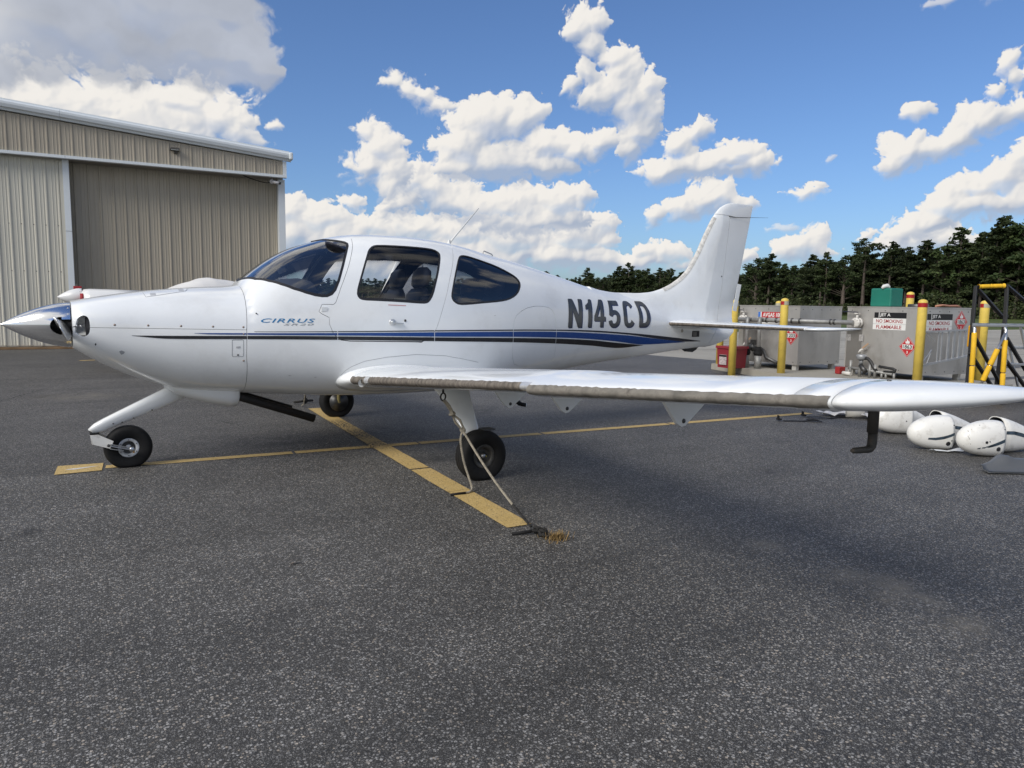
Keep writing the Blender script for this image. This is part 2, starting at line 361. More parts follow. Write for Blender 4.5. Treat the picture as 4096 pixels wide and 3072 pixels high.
class MB:
    """collects simple shapes into one mesh"""
    def __init__(s): s.v, s.f, s.sm = [], [], []
    def add(s, v, f, smooth=False):
        n = len(s.v); s.v.extend([tuple(map(float, p)) for p in v]); s.f.extend([tuple(n + i for i in q) for q in f]); s.sm.extend([smooth] * len(f)); return s
    def box(s, c, d, ax=None, bev=0.0):
        """box centred at c, size d, axes ax (3 unit vectors)"""
        ax = ax or (Vector((1, 0, 0)), Vector((0, 1, 0)), Vector((0, 0, 1)))
        c = Vector(c); h = [x / 2 for x in d]
        if not bev:
            v = [c + ax[0] * h[0] * i + ax[1] * h[1] * j + ax[2] * h[2] * k for k in (-1, 1) for j in (-1, 1) for i in (-1, 1)]
            return s.add(v, [(0, 2, 3, 1), (4, 5, 7, 6), (0, 1, 5, 4), (2, 6, 7, 3), (0, 4, 6, 2), (1, 3, 7, 5)])
        b = min(bev, min(h) * .9); bm = bmesh.new(); bmesh.ops.create_cube(bm, size=1)
        for q in bm.verts: q.co = Vector((q.co.x * d[0], q.co.y * d[1], q.co.z * d[2]))
        bmesh.ops.bevel(bm, geom=bm.edges[:] , offset=b, segments=2, affect='EDGES', profile=.5)
        bm.verts.index_update()
        v = [c + ax[0] * q.co.x + ax[1] * q.co.y + ax[2] * q.co.z for q in bm.verts]; f = [[q.index for q in p.verts] for p in bm.faces]; bm.free()
        return s.add(v, f)
    def bar(s, a, b, w, h=None, up=(0, 0, 1), bev=0.0):
        a, b = Vector(a), Vector(b); z = (b - a); l = z.length; z.normalize(); x = Vector(up).cross(z)
        if x.length < 1e-4: x = Vector((1, 0, 0))
        x.normalize(); y = z.cross(x)
        return s.box((a + b) / 2, (w, h or w, l), (x, y, z), bev)
    def tube(s, pts, r, n=10, cap=True, closed=False):
        pts = [Vector(p) for p in pts]; rr = r if isinstance(r, (list, tuple)) else [r] * len(pts)
        rings = []; prev = None
        for i, p in enumerate(pts):
            a = pts[max(i - 1, 0)]; b = pts[min(i + 1, len(pts) - 1)]
            t = (b - a).normalized() if (b - a).length > 1e-9 else Vector((0, 0, 1))
            if prev is None:
                x = t.cross(Vector((0, 0, 1)));
                if x.length < 1e-3: x = t.cross(Vector((0, 1, 0)))
            else: x = prev - t * prev.dot(t)
            x.normalize(); prev = x; y = t.cross(x)
            rings.append([p + (x * math.cos(2 * math.pi * k / n) + y * math.sin(2 * math.pi * k / n)) * rr[i] for k in range(n)])
        v = [q for g in rings for q in g]
        f = [(i * n + k, i * n + (k + 1) % n, (i + 1) * n + (k + 1) % n, (i + 1) * n + k) for i in range(len(rings) - 1) for k in range(n)]
        s.add(v, f, True)
        if cap:
            m = len(s.v) - len(v); s.f.append(tuple(m + k for k in reversed(range(n)))); s.sm.append(False)
            s.f.append(tuple(m + (len(rings) - 1) * n + k for k in range(n))); s.sm.append(False)
        return s
    def lathe(s, prof, c, axis=(0, 0, 1), n=24, flat=None, up=None):
        """profile of (radius, height) turned about an axis through c"""
        a = Vector(axis).normalized(); x = Vector(up) if up else a.orthogonal(); x.normalize(); y = a.cross(x); c = Vector(c)
        v = []
        for r, h in prof:
            for k in range(n):
                t = 2 * math.pi * k / n; v.append(c + a * h + (x * math.cos(t) + y * math.sin(t)) * r)
        f = [(i * n + k, i * n + (k + 1) % n, (i + 1) * n + (k + 1) % n, (i + 1) * n + k) for i in range(len(prof) - 1) for k in range(n)]
        if flat is not None: v = [Vector((p.x, p.y, max(p.z, flat))) for p in v]
        return s.add(v, f, True)
    def prism(s, pts, d):
        """planar outline pushed along d"""
        pts = [Vector(p) for p in pts]; d = Vector(d); n = len(pts)
        return s.add(pts + [p + d for p in pts], [tuple(reversed(range(n))), tuple(range(n, 2 * n))] + [(i, (i + 1) % n, n + (i + 1) % n, n + i) for i in range(n)])
    def ball(s, c, r, n=12, sc=(1, 1, 1)):
        c = Vector(c); m = max(4, n // 2); v = []; f = []
        for i in range(m + 1):
            t = math.pi * i / m
            for k in range(n):
                p = 2 * math.pi * k / n; v.append(c + Vector((math.sin(t) * math.cos(p) * r * sc[0], math.sin(t) * math.sin(p) * r * sc[1], math.cos(t) * r * sc[2])))
        for i in range(m):
            for k in range(n): f.append((i * n + k, i * n + (k + 1) % n, (i + 1) * n + (k + 1) % n, (i + 1) * n + k))
        return s.add(v, f, True)
    def done(s, name, m=None, parent=None, kind=None, label=None, origin=None):
        v = np.array(s.v)
        if parent is None:
            if origin is None: origin = (float(v[:, 0].mean()), float(v[:, 1].mean()), float(v[:, 2].min()))
            v = v - np.array(origin)
        me = bpy.data.meshes.new(name); me.from_pydata([tuple(p) for p in v], [], s.f); me.update()
        bm = bmesh.new(); bm.from_mesh(me); bmesh.ops.recalc_face_normals(bm, faces=bm.faces); bm.to_mesh(me); bm.free()
        me.polygons.foreach_set('use_smooth', s.sm)
        o = link(name, me, parent, m, kind, label)
        if parent is None: o.location = origin
        return o

def in_poly(P, poly):
    """which of the points (n,2) lie inside the polygon"""
    x, y = P[:, 0], P[:, 1]; ins = np.zeros(len(P), bool); n = len(poly); j = n - 1
    for i in range(n):
        xi, yi = poly[i]; xj, yj = poly[j]
        c = (yi > y) != (yj > y)
        with np.errstate(divide='ignore', invalid='ignore'):
            ins ^= c & (x < (xj - xi) * (y - yi) / (yj - yi if yj != yi else 1e-12) + xi)
        j = i
    return ins
def densify(poly, step, closed=True):
    out = []; n = len(poly)
    for i in range(n if closed else n - 1):
        a = np.array(poly[i], float); b = np.array(poly[(i + 1) % n], float); k = max(1, int(math.ceil(np.linalg.norm(b - a) / step)))
        out += [tuple(a + (b - a) * t / k) for t in range(k)]
    if not closed: out.append(tuple(poly[-1]))
    return out
def smooth_poly(poly, it=2):
    """round a traced closed outline a little (corner cutting)"""
    for _ in range(it):
        q = []
        for i in range(len(poly)):
            a = poly[i]; b = poly[(i + 1) % len(poly)]
            q += [(a[0] * .75 + b[0] * .25, a[1] * .75 + b[1] * .25), (a[0] * .25 + b[0] * .75, a[1] * .25 + b[1] * .75)]
        poly = q
    return poly
def inset(poly, d, fixed=None):
    """move the outline inwards by d (outwards when negative)"""
    P = np.array(poly, float); a = np.roll(P, 1, 0); b = np.roll(P, -1, 0); t = b - a; t /= np.maximum(np.linalg.norm(t, axis=1, keepdims=True), 1e-9)
    area = .5 * np.sum(P[:, 0] * b[:, 1] - b[:, 0] * P[:, 1]); nrm = np.stack([-t[:, 1], t[:, 0]], 1) * (1 if area > 0 else -1)
    Q = P + nrm * d
    return [tuple(q) for q in Q]
def cdt(outline, holes, step, edge=None):
    """triangles filling a polygon with holes, with an even grid of inner points -> points (n,2), faces"""
    edge = edge or step
    loops = [densify(outline, edge)] + [densify(h, edge) for h in holes]
    pts = []; edges = []
    for lp in loops:
        n0 = len(pts); pts += lp; edges += [(n0 + i, n0 + (i + 1) % len(lp)) for i in range(len(lp))]
    P = np.array(pts); lo, hi = P.min(0), P.max(0)
    gx, gy = np.meshgrid(np.arange(lo[0] + step / 2, hi[0], step), np.arange(lo[1] + step / 2, hi[1], step)); gx[1::2] += step * .5
    G = np.stack([gx.ravel(), gy.ravel()], 1)
    if len(G):
        k = in_poly(G, loops[0])
        for h in loops[1:]: k &= ~in_poly(G, h)
        G = G[k]
        if len(G):
            dm = np.full(len(G), 9.)
            for i in range(0, len(P), 200): dm = np.minimum(dm, np.sqrt(((G[:, None] - P[None, i:i + 200]) ** 2).sum(-1)).min(1))
            G = G[dm > step * .45]
    allp = [Vector(p) for p in pts] + [Vector(g) for g in G]
    vs, _, fs, _, _, _ = delaunay_2d_cdt(allp, edges, [], 0, 1e-6)
    V = np.array([(p.x, p.y) for p in vs]); F = [tuple(f) for f in fs]
    C = np.array([V[list(f)].mean(0) for f in F]); k = in_poly(C, loops[0])
    for h in loops[1:]: k &= ~in_poly(C, h)
    F = [f for f, q in zip(F, k) if q]
    return V, F

def text_mesh(txt, bold=0.0, shear=0.0, space=1.0):
    """flat outline of a word: points (n,2) scaled to height 1, faces"""
    cu = bpy.data.curves.new('lettering', 'FONT'); cu.body = txt; cu.size = 1; cu.offset = bold; cu.shear = shear; cu.space_character = space; cu.resolution_u = 4
    o = bpy.data.objects.new('lettering', cu); COL.objects.link(o)
    dg = bpy.context.evaluated_depsgraph_get(); me = o.evaluated_get(dg).to_mesh()
    V = np.array([(p.co.x, p.co.y) for p in me.vertices]); F = [tuple(p.vertices) for p in me.polygons]
    o.evaluated_get(dg).to_mesh_clear(); bpy.data.objects.remove(o); bpy.data.curves.remove(cu)
    return V, F
def letters(txt, origin, ux, uz, w, h, m, name, parent, bold=.012, shear=0., off=.002, normal=None, space=1.0, label=None):
    """flat lettering on a plane: lower left corner, directions, width and height in metres"""
    V, F = text_mesh(txt, bold, shear, space); lo, hi = V.min(0), V.max(0); q = (V - lo) / (hi - lo)
    o = Vector(origin); ux, uz = Vector(ux), Vector(uz); n = Vector(normal) if normal else ux.cross(uz)
    return mesh(name, [o + ux * float(a * w) + uz * float(b * h) + n * off for a, b in q], F, m, parent, label=label)

# ================================================================== GROUND
def node_mat(name):
    m = bpy.data.materials.new(name); m.use_nodes = True; t = m.node_tree; b = t.nodes['Principled BSDF']
    return m, t, b, t.nodes.new, t.links.new
class Kit:
    def __init__(s, t): s.t = t
    def n(s, ty, **kw):
        q = s.t.nodes.new(ty)
        for k, v in kw.items():
            if hasattr(q, k): setattr(q, k, v)
            else: q.inputs[k].default_value = v
        return q
    def l(s, a, b): s.t.links.new(a, b)
    def math(s, op, a, b=None, c=None, clamp=False):
        q = s.t.nodes.new('ShaderNodeMath'); q.operation = op; q.use_clamp = clamp
        for i, v in enumerate((a, b, c)):
            if v is None: continue
            if isinstance(v, (int, float)): q.inputs[i].default_value = v
            else: s.l(v, q.inputs[i])
        return q.outputs[0]
    def rng(s, v, a, b, c=0., d=1., smooth=False):
        q = s.t.nodes.new('ShaderNodeMapRange'); q.interpolation_type = 'SMOOTHSTEP' if smooth else 'LINEAR'
        for k, x in zip(('From Min', 'From Max', 'To Min', 'To Max'), (a, b, c, d)): q.inputs[k].default_value = x
        s.l(v, q.inputs[0]); return q.outputs[0]
    def mix(s, f, a, b, mode='MIX'):
        q = s.t.nodes.new('ShaderNodeMix'); q.data_type = 'RGBA'; q.blend_type = mode
        for k, v in (('Factor', f), ('A', a), ('B', b)):
            if isinstance(v, tuple): q.inputs[k].default_value = (*v, 1)
            elif isinstance(v, (int, float)): q.inputs[k].default_value = v
            else: s.l(v, q.inputs[k])
        return q.outputs['Result']

# asphalt: pale stones of several sizes in a dark binder, worn patches, dust and oil
m, t, b, N, L = node_mat('asphalt'); q = Kit(t)
geo = q.n('ShaderNodeNewGeometry').outputs['Position']
v1 = q.n('ShaderNodeTexVoronoi', Scale=112., Randomness=1.0); q.l(geo, v1.inputs['Vector'])
v2 = q.n('ShaderNodeTexVoronoi', Scale=270., Randomness=1.0); q.l(geo, v2.inputs['Vector'])
def stones(v, lo, hi, cut):
    sep = q.n('ShaderNodeSeparateColor'); q.l(v.outputs['Color'], sep.inputs[0])
    val = q.rng(sep.outputs[0], cut, 1., lo, hi); present = q.rng(sep.outputs[0], cut - .02, cut + .02)
    size = q.rng(sep.outputs[1], 0, 1, .30, .62)
    body = q.rng(q.math('SUBTRACT', v.outputs['Distance'], size), -.10, .10, 1., 0.)
    return q.math('MULTIPLY', body, present), val, sep.outputs[2]
b1, val1, h1 = stones(v1, .08, .34, .50); b2, val2, h2 = stones(v2, .05, .22, .36)
n1 = q.n('ShaderNodeTexNoise', Scale=.42, Detail=7., Roughness=.62); q.l(geo, n1.inputs['Vector'])
n2 = q.n('ShaderNodeTexNoise', Scale=2.6, Detail=6., Roughness=.6); q.l(geo, n2.inputs['Vector'])
n3 = q.n('ShaderNodeTexNoise', Scale=30., Detail=3.); q.l(geo, n3.inputs['Vector'])
base = q.mix(q.rng(n3.outputs[0], .3, .7), (.024, .0233, .0222), (.046, .0447, .0428))
g2 = q.n('ShaderNodeCombineColor'); [q.l(val2, g2.inputs[i]) for i in range(3)]
g1 = q.n('ShaderNodeCombineColor'); [q.l(val1, g1.inputs[i]) for i in range(3)]
c1_ = q.mix(b2, base, g2.outputs[0]); tint = q.mix(q.rng(h1, .75, 1.), (1.0, 1., 1.0), (1.14, 1.0, .84)); s1 = q.mix(1., g1.outputs[0], tint, 'MULTIPLY')
c1_ = q.mix(b1, c1_, s1)
c1_ = q.mix(1., c1_, (1.08, 1.05, 1.0), 'MULTIPLY')
wear = q.math('MULTIPLY', q.rng(n1.outputs[0], .3, .7, .76, 1.24), q.rng(n2.outputs[0], .3, .7, .90, 1.10))
mp_ = q.n('ShaderNodeMapping'); mp_.inputs['Scale'].default_value = (.22, 2.4, 1); mp_.inputs['Rotation'].default_value = (0, 0, .35); q.l(geo, mp_.inputs[0])
n5 = q.n('ShaderNodeTexNoise', Scale=1.0, Detail=6., Roughness=.62); q.l(mp_.outputs[0], n5.inputs['Vector'])
wear = q.math('MULTIPLY', wear, q.rng(n5.outputs[0], .32, .68, .84, 1.16))
wv = q.n('ShaderNodeVectorMath', operation='SCALE'); q.l(c1_, wv.inputs[0]); q.l(wear, wv.inputs['Scale']); c1_ = wv.outputs[0]
def patch_mask(pts, rad):   # soft spots at given places on the ground
    out = None
    for (x, y, r) in pts:
        d = q.n('ShaderNodeVectorMath', operation='DISTANCE'); q.l(geo, d.inputs[0]); d.inputs[1].default_value = (x, y, 0)
        w = q.rng(d.outputs['Value'], r * .15, r, 1., 0., True); out = w if out is None else q.math('MAXIMUM', out, w)
    return out
n4 = q.n('ShaderNodeTexNoise', Scale=5., Detail=8., Roughness=.7); q.l(geo, n4.inputs['Vector'])
dust = q.math('MULTIPLY', patch_mask([(3.57, -4.53, .22), (3.61, -4.58, .16), (3.66, -4.42, .22), (3.60, -4.22, .2), (3.60, -3.74, .16), (3.5, -4.75, .25), (.25, 4.9, .45), (.55, 4.75, .6), (3.3, 2.2, .5)], .3), q.rng(n4.outputs[0], .38, .64, 0, .75))
c1_ = q.mix(dust, c1_, (.20, .18, .145))
oil_ = q.math('MULTIPLY', patch_mask([(.15, 4.95, .30), (2.75, .1, .35), (3.1, .55, .5), (2.0, .5, .5), (4.6, 1.4, .6), (2.9, -.9, .35), (1.15, .15, .22), (1.9, -.1, .18), (1.6, -1.2, .16), (5.2, -2.6, .25), (-.4, .9, .3), (.15, -1.52, .12)], .3), q.rng(n4.outputs[0], .42, .6, 0, .7))
c1_ = q.mix(oil_, c1_, (.012, .012, .013))
q.l(c1_, b.inputs['Base Color']); b.inputs['Specular IOR Level'].default_value = .5
q.l(q.rng(n3.outputs[0], .3, .7, .55, .75), b.inputs['Roughness'])
hgt = q.math('ADD', q.math('MULTIPLY', b1, .7), q.math('MULTIPLY', b2, .4))
bp = q.n('ShaderNodeBump', Strength=.55, Distance=.004); q.l(hgt, bp.inputs['Height']); q.l(bp.outputs[0], b.inputs['Normal'])
ASPHALT = m
# concrete slabs
m, t, b, N, L = node_mat('concrete'); q = Kit(t); geo = q.n('ShaderNodeNewGeometry').outputs['Position']
n1 = q.n('ShaderNodeTexNoise', Scale=.25, Detail=8., Roughness=.65); q.l(geo, n1.inputs['Vector']); n2 = q.n('ShaderNodeTexNoise', Scale=3., Detail=7., Roughness=.7); q.l(geo, n2.inputs['Vector'])
c_ = q.mix(q.rng(n1.outputs[0], .3, .7), (.27, .25, .21), (.38, .36, .31)); c_ = q.mix(q.rng(n2.outputs[0], .52, .75, 0, .5), c_, (.15, .14, .13)); q.l(c_, b.inputs['Base Color']); b.inputs['Roughness'].default_value = .85
CONCRETE = m
# grass: mown field, mottled
m, t, b, N, L = node_mat('mown grass'); q = Kit(t); geo = q.n('ShaderNodeNewGeometry').outputs['Position']
n1 = q.n('ShaderNodeTexNoise', Scale=.09, Detail=8., Roughness=.65); q.l(geo, n1.inputs['Vector']); n2 = q.n('ShaderNodeTexNoise', Scale=6., Detail=6., Roughness=.7); q.l(geo, n2.inputs['Vector'])
c_ = q.mix(q.rng(n1.outputs[0], .3, .7), (.055, .085, .022), (.11, .125, .04)); c_ = q.mix(q.rng(n2.outputs[0], .45, .7, 0, .6), c_, (.035, .06, .018)); q.l(c_, b.inputs['Base Color']); b.inputs['Roughness'].default_value = .9; b.inputs['Specular IOR Level'].default_value = .15
GRASS = m
# worn yellow road paint
m, t, b, N, L = node_mat('worn yellow line paint'); q = Kit(t); geo = q.n('ShaderNodeNewGeometry').outputs['Position']
v1 = q.n('ShaderNodeTexVoronoi', Scale=92.); q.l(geo, v1.inputs['Vector']); n1 = q.n('ShaderNodeTexNoise', Scale=9., Detail=8., Roughness=.7); q.l(geo, n1.inputs['Vector']); n2 = q.n('ShaderNodeTexNoise', Scale=55., Detail=4.); q.l(geo, n2.inputs['Vector'])
c_ = q.mix(q.rng(n1.outputs[0], .35, .7), (.52, .37, .135), (.60, .44, .19)); c_ = q.mix(q.rng(v1.outputs['Distance'], .35, .75, 0, .55), c_, (.30, .20, .075))
spots = patch_mask([(2.74, -.1, .28), (2.78, .5, .6), (2.82, 1.1, .5)], .3)
c_ = q.mix(q.math('MULTIPLY', spots, q.rng(n2.outputs[0], .40, .58)), c_, (.03, .028, .024)); c_ = q.mix(q.rng(n2.outputs[0], .60, .70, 0, .8), c_, (.06, .055, .05)); q.l(c_, b.inputs['Base Color']); b.inputs['Roughness'].default_value = .75
bp = q.n('ShaderNodeBump', Strength=.4, Distance=.003); q.l(v1.outputs['Distance'], bp.inputs['Height']); q.l(bp.outputs[0], b.inputs['Normal'])
YLINE = m

def sheet(name, poly, z, m, kind='structure', parent=None):
    o = mesh(name, [(a, b, z) for a, b in poly], [tuple(range(len(poly)))], m, parent, kind=kind if parent is None else None, origin=(0, 0, 0) if parent is None else None)
    return o
g0 = sheet('grass_field', [(-900, -900), (900, -900), (900, 900), (-900, 900)], -.03, GRASS)
apron = sheet('asphalt_apron', [(-60, -60), (60, -60), (60, -6), (13.0, -.9), (14.07, 5.99), (13.71, 8.49), (12.5, 17), (10, 40), (-60, 40)], 0, ASPHALT)
# concrete taxiway in slabs with open joints
tw = [(13.0, -.9), (60, -6.0), (120, -8), (150, 23), (60.75, 18.99), (31.5, 20.2), (24, 60), (10, 40), (12.5, 17), (13.71, 8.49), (14.07, 5.99)]
taxi = sheet('concrete_taxiway', tw, -.006, CONCRETE)
JOINT = mat('joint sealant', (.05, .048, .045), .8)
for (xa, ya, xb, yb) in ((15, 9.5, 70, 3.6), (14, 13.5, 60, 9.2), (13.8, 5.4, 70, -.9), (19, -1, 22, 19.5), (26, -1.6, 29.5, 19.5), (33.5, -2.4, 37, 19), (42, -3, 46, 18.5), (52, -4, 56, 18)):
    d = Vector((xb - xa, yb - ya, 0)).normalized(); n_ = Vector((-d.y, d.x, 0)) * .02
    sheet('joint', [(xa + n_.x, ya + n_.y), (xa - n_.x, ya - n_.y), (xb - n_.x, yb - n_.y), (xb + n_.x, yb + n_.y)], -.002, JOINT, parent=taxi)
TAR = mat('tar strip', (.09, .088, .085), .8, vary=.2, vscale=2)
for (xa, ya, xb, yb, w) in ((15.2, .6, 40, -3, .35), (16.5, 2.2, 60, -2.6, .5)):
    d = Vector((xb - xa, yb - ya, 0)).normalized(); n_ = Vector((-d.y, d.x, 0)) * w / 2
    sheet('tar_strip', [(xa + n_.x, ya + n_.y), (xa - n_.x, ya - n_.y), (xb - n_.x, yb - n_.y), (xb + n_.x, yb + n_.y)], -.0035, TAR, parent=taxi)
# raised pad under the fuel tanks
pad = MB(); pad.prism([(12.02, 4.30, 0), (11.25, 1.6, 0), (10.75, -.35, 0), (13.6, -.75, 0), (14.4, 4.1, 0)], (0, 0, .12)).done('concrete_pad', CONCRETE, None, kind='structure')
# yellow markings: short crossing segments with breaks where the strips were laid end to end
def line_seg(a, b, w, name='yellow_line', z=.003, taper=0, m_=None, parent=None):
    a, b = Vector((*a, 0)), Vector((*b, 0)); d = (b - a); L_ = d.length; d.normalize(); n_ = Vector((-d.y, d.x, 0)); k = max(2, int(L_ / .12)); r = random.Random(int(a.x * 977 + b.y * 131)); lft, rgt = [], []
    for i in range(k + 1):
        p = a + d * L_ * i / k; j = r.uniform(-.0025, .0025); lft.append(p + n_ * (w / 2 + j) + d * (taper if i == 0 else 0)); rgt.append(p - n_ * (w / 2 + r.uniform(-.0025, .0025)))
    v = [(p.x, p.y, z) for p in lft + rgt]; f = [(i, k + 1 + i, k + 2 + i, i + 1) for i in range(k)]
    return mesh(name, v, f, m_ or YLINE, parent, kind='structure')
P_L, P_R = Vector((.46, .065)), Vector((8.30, -.72))
dl = (P_R - P_L) / (P_R - P_L).length
for a, b in ((.14, 1.545), (1.57, 2.68), (2.70, 3.99), (4.02, 5.62), (5.65, 7.85)):
    pa, pb = P_L + dl * a, P_L + dl * b; line_seg((pa.x, pa.y), (pb.x, pb.y), .105 if a < 5 else .11)
sq_ = [(.284, .237), (.592, .200), (.568, -.074), (.262, -.075)]
mesh('yellow_square', [(a, b, .005) for a, b in sq_], [(0, 3, 2, 1)], YLINE, None, kind='structure')
mesh('white_mark', [(.33, .06, .0065), (.35, .075, .0065), (.52, .10, .0065), (.56, .098, .0065), (.50, .075, .0065), (.44, .055, .0065), (.40, .04, .0065)], [(6, 5, 4, 3, 2, 1, 0)], mat('old white paint', (.62, .62, .60), .8, vary=.3, vscale=40), None, kind='structure')
Q0, Q1 = Vector((2.935, 2.37)), Vector((2.603, -2.785)); dq = (Q1 - Q0) / (Q1 - Q0).length
for a, b in ((0, .62), (.624, 3.53), (3.56, 4.28), (4.284, 5.166)):
    pa, pb = Q0 + dq * a, Q0 + dq * b; line_seg((pa.x, pa.y), (pb.x, pb.y), .165, z=.005)
line_seg((.62, 11.1), (1.9, 11.35), .15); line_seg((11.6, -1.2), (13.6, -1.75), .12)

# hairline cracks in the tarmac
CRK = mat('crack', (.012, .012, .012), .9)
def crack(pts, w, seed):
    r = random.Random(seed); P = []
    for (x0, y0), (x1, y1) in zip(pts[:-1], pts[1:]):
        n = max(3, int(math.hypot(x1 - x0, y1 - y0) / .05))
        for i in range(n): P.append((x0 + (x1 - x0) * i / n + r.uniform(-.012, .012), y0 + (y1 - y0) * i / n + r.uniform(-.012, .012)))
    v = []
    for i, (x, y) in enumerate(P): k = w * math.sin(math.pi * (i + .5) / len(P)) * r.uniform(.5, 1.2); v += [(x - k, y, .0018), (x + k, y + k * .4, .0018)]
    sheet_ = mesh('tarmac_crack', v, [(2 * i, 2 * i + 1, 2 * i + 3, 2 * i + 2) for i in range(len(P) - 1)], CRK, apron)
for i, (p, w) in enumerate((([(1.72, 2.0), (1.86, 1.6), (1.92, 1.35)], .006), ([(-.05, -1.3), (.02, -1.6), (.10, -1.7)], .006), ([(5.8, -1.6), (6.6, -1.9), (7.0, -2.3)], .004), ([(-.6, 8.0), (1.8, 7.2), (4.5, 7.0)], .008), ([(9.2, -.4), (10.5, 1.2), (11.0, 2.4)], .008), ([(.2, 6.2), (-.5, 4.2)], .007))): crack(p, w, i)

# ================================================================== HANGAR
HA = R_(-6.0); HU = Vector((math.cos(HA), math.sin(HA), 0)); HN = Vector((math.sin(HA), -math.cos(HA), 0)); HP0 = Vector((-.98, 15.24, 0))
def hp(s, d, z): return HP0 + HU * s + HN * d + Vector((0, 0, z))
hangar = thing('hangar', 'tan ribbed metal hangar with white trim and one half open sliding door', 'hangar', tuple(hp(0, 0, 0)))
TAN = mat('tan metal cladding', (.37, .33, .26), .45, vary=.03, vscale=1.2, dirt=(.20, .17, .13), dscale=1.6, damt=.25, objvar=.025, stretch=(1, 1, .25))
PALE = mat('pale metal cladding', (.55, .53, .45), .45, vary=.03, vscale=1.2, dirt=(.45, .42, .35), dscale=1.5, damt=.25, objvar=.02, stretch=(1, 1, .25))
TRIM = mat('white metal trim', (.66, .70, .72), .4, vary=.03, vscale=3, dirt=(.45, .45, .42), dscale=3, damt=.2)
def rib_panel(name, s0, s1, d, zb, ztop, m_, parent, rw=.045, rh=.018):
    """one sheet of ribbed cladding: a tall trapezoid rib at its right edge and two low ribs"""
    w = s1 - s0; p = [(0, 0)]
    for c_ in (.36, .63): p += [(c_ * w - .014, 0), (c_ * w - .006, .006), (c_ * w + .006, .006), (c_ * w + .014, 0)]
    p += [(w - rw * 1.25, 0), (w - rw * .85, rh), (w - rw * .35, rh), (w, 0)]
    v = []
    for a, h in p: v.append(hp(s0 + a, d + h, zb)); v.append(hp(s0 + a, d + h, ztop(s0 + a)))
    f = [(2 * i, 2 * i + 2, 2 * i + 3, 2 * i + 1) for i in range(len(p) - 1)]
    return mesh(name, v, f, m_, parent)
roof = lambda s: 5.93 - (s - .32) * .0838        # underside of the rake trim falls with the roof
ribs = [0.421, 0.701, 0.975, 1.253, 1.524, 1.784, 2.048, 2.312, 2.567, 2.864, 3.134, 3.4, 3.662, 3.942, 4.206, 4.478, 4.741, 5.007, 5.276, 5.544, 5.807, 6.073, 6.342, 6.61, 6.79]
for i in range(12): ribs.insert(0, ribs[0] - .272)
for a, b in zip(ribs[:-1], ribs[1:]): rib_panel('header_panel', a, b, 0, 4.80, lambda s: roof(s) - .22, TAN, hangar)
b = MB(); b.prism([hp(-22, -.03, 4.80), hp(ribs[0], -.03, 4.80), hp(ribs[0], -.03, roof(ribs[0]) - .2), hp(-9, -.03, roof(-9) - .2), hp(-22, -.03, roof(3.9) - .2)], HN * .03); b.done('header_wall', TAN, hangar)
# closed volume behind: walls and roof
bk = MB()
for a, c_ in ((hp(6.80, -.66, 0), hp(6.80, -18, 0)),): bk.prism([a, c_, c_ + Vector((0, 0, 5.2)), a + Vector((0, 0, 5.2))], HU * .08)
bk.prism([hp(-22, -18, 0), hp(6.8, -18, 0), hp(6.8, -18, 5.2), hp(-9, -18, 6.5), hp(-22, -18, 5.4)], HN * -.1)
bk.done('rear_wall', TAN, hangar)
rf = MB()
rf.prism([hp(6.96, .10, roof(6.96) + .02), hp(-9, .10, roof(-9) + .02), hp(-9, -18, roof(-9) + .02), hp(6.96, -18, roof(6.96) + .02)], (0, 0, .05))
rf.prism([hp(-22, .10, roof(3.9)), hp(-9, .10, roof(-9) + .02), hp(-9, -18, roof(-9) + .02), hp(-22, -18, roof(3.9))], (0, 0, .05)); rf.done('roof', TRIM, hangar)
# rake trim in lengths: moulded gutter profile with a lip
for a, c_ in ((-9, 1.535), (1.54, 7.0)):
    g = MB(); prof = [(.02, -.20), (.075, -.195), (.085, -.15), (.16, -.13), (.185, -.06), (.185, -.01), (.15, .03), (.02, .05)]
    va = [hp(a, d, roof(a) + z) for d, z in prof]; vb = [hp(c_, d, roof(c_) + z) for d, z in prof]; n = len(prof)
    g.add(va + vb, [(i, (i + 1) % n, n + (i + 1) % n, n + i) for i in range(n)] + [tuple(reversed(range(n))), tuple(range(n, 2 * n))]); g.done('rake_trim', TRIM, hangar)
MB().box(hp(6.99, .10, roof(6.99) - .06), (.10, .24, .20), (HU, HN, Vector((0, 0, 1))), .03).done('gutter_end', TRIM, hangar)
b = MB()
for a, c_ in ((-9, 1.585), (1.59, 6.88)): MB().box(hp((a + c_) / 2, -.02, 4.765), (c_ - a, .16, .07), (HU, HN, Vector((0, 0, 1)))).done('header_trim', TRIM, hangar)
MB().box(hp(6.83, .012, (4.80 + roof(6.83) - .21) / 2), (.10, .05, roof(6.83) - .21 - 4.80), (HU, HN, Vector((0, 0, 1)))).done('corner_trim', TRIM, hangar)
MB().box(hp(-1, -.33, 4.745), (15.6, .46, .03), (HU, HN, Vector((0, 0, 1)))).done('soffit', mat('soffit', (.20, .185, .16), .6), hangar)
# right jamb
MB().box(hp(6.755, -.44, 2.36), (.13, .36, 4.72), (HU, HN, Vector((0, 0, 1)))).done('corner_post', TRIM, hangar)
MB().box(hp(6.845, -.34, 2.36), (.05, .16, 4.72), (HU, HN, Vector((0, 0, 1)))).done('downpipe', TRIM, hangar)
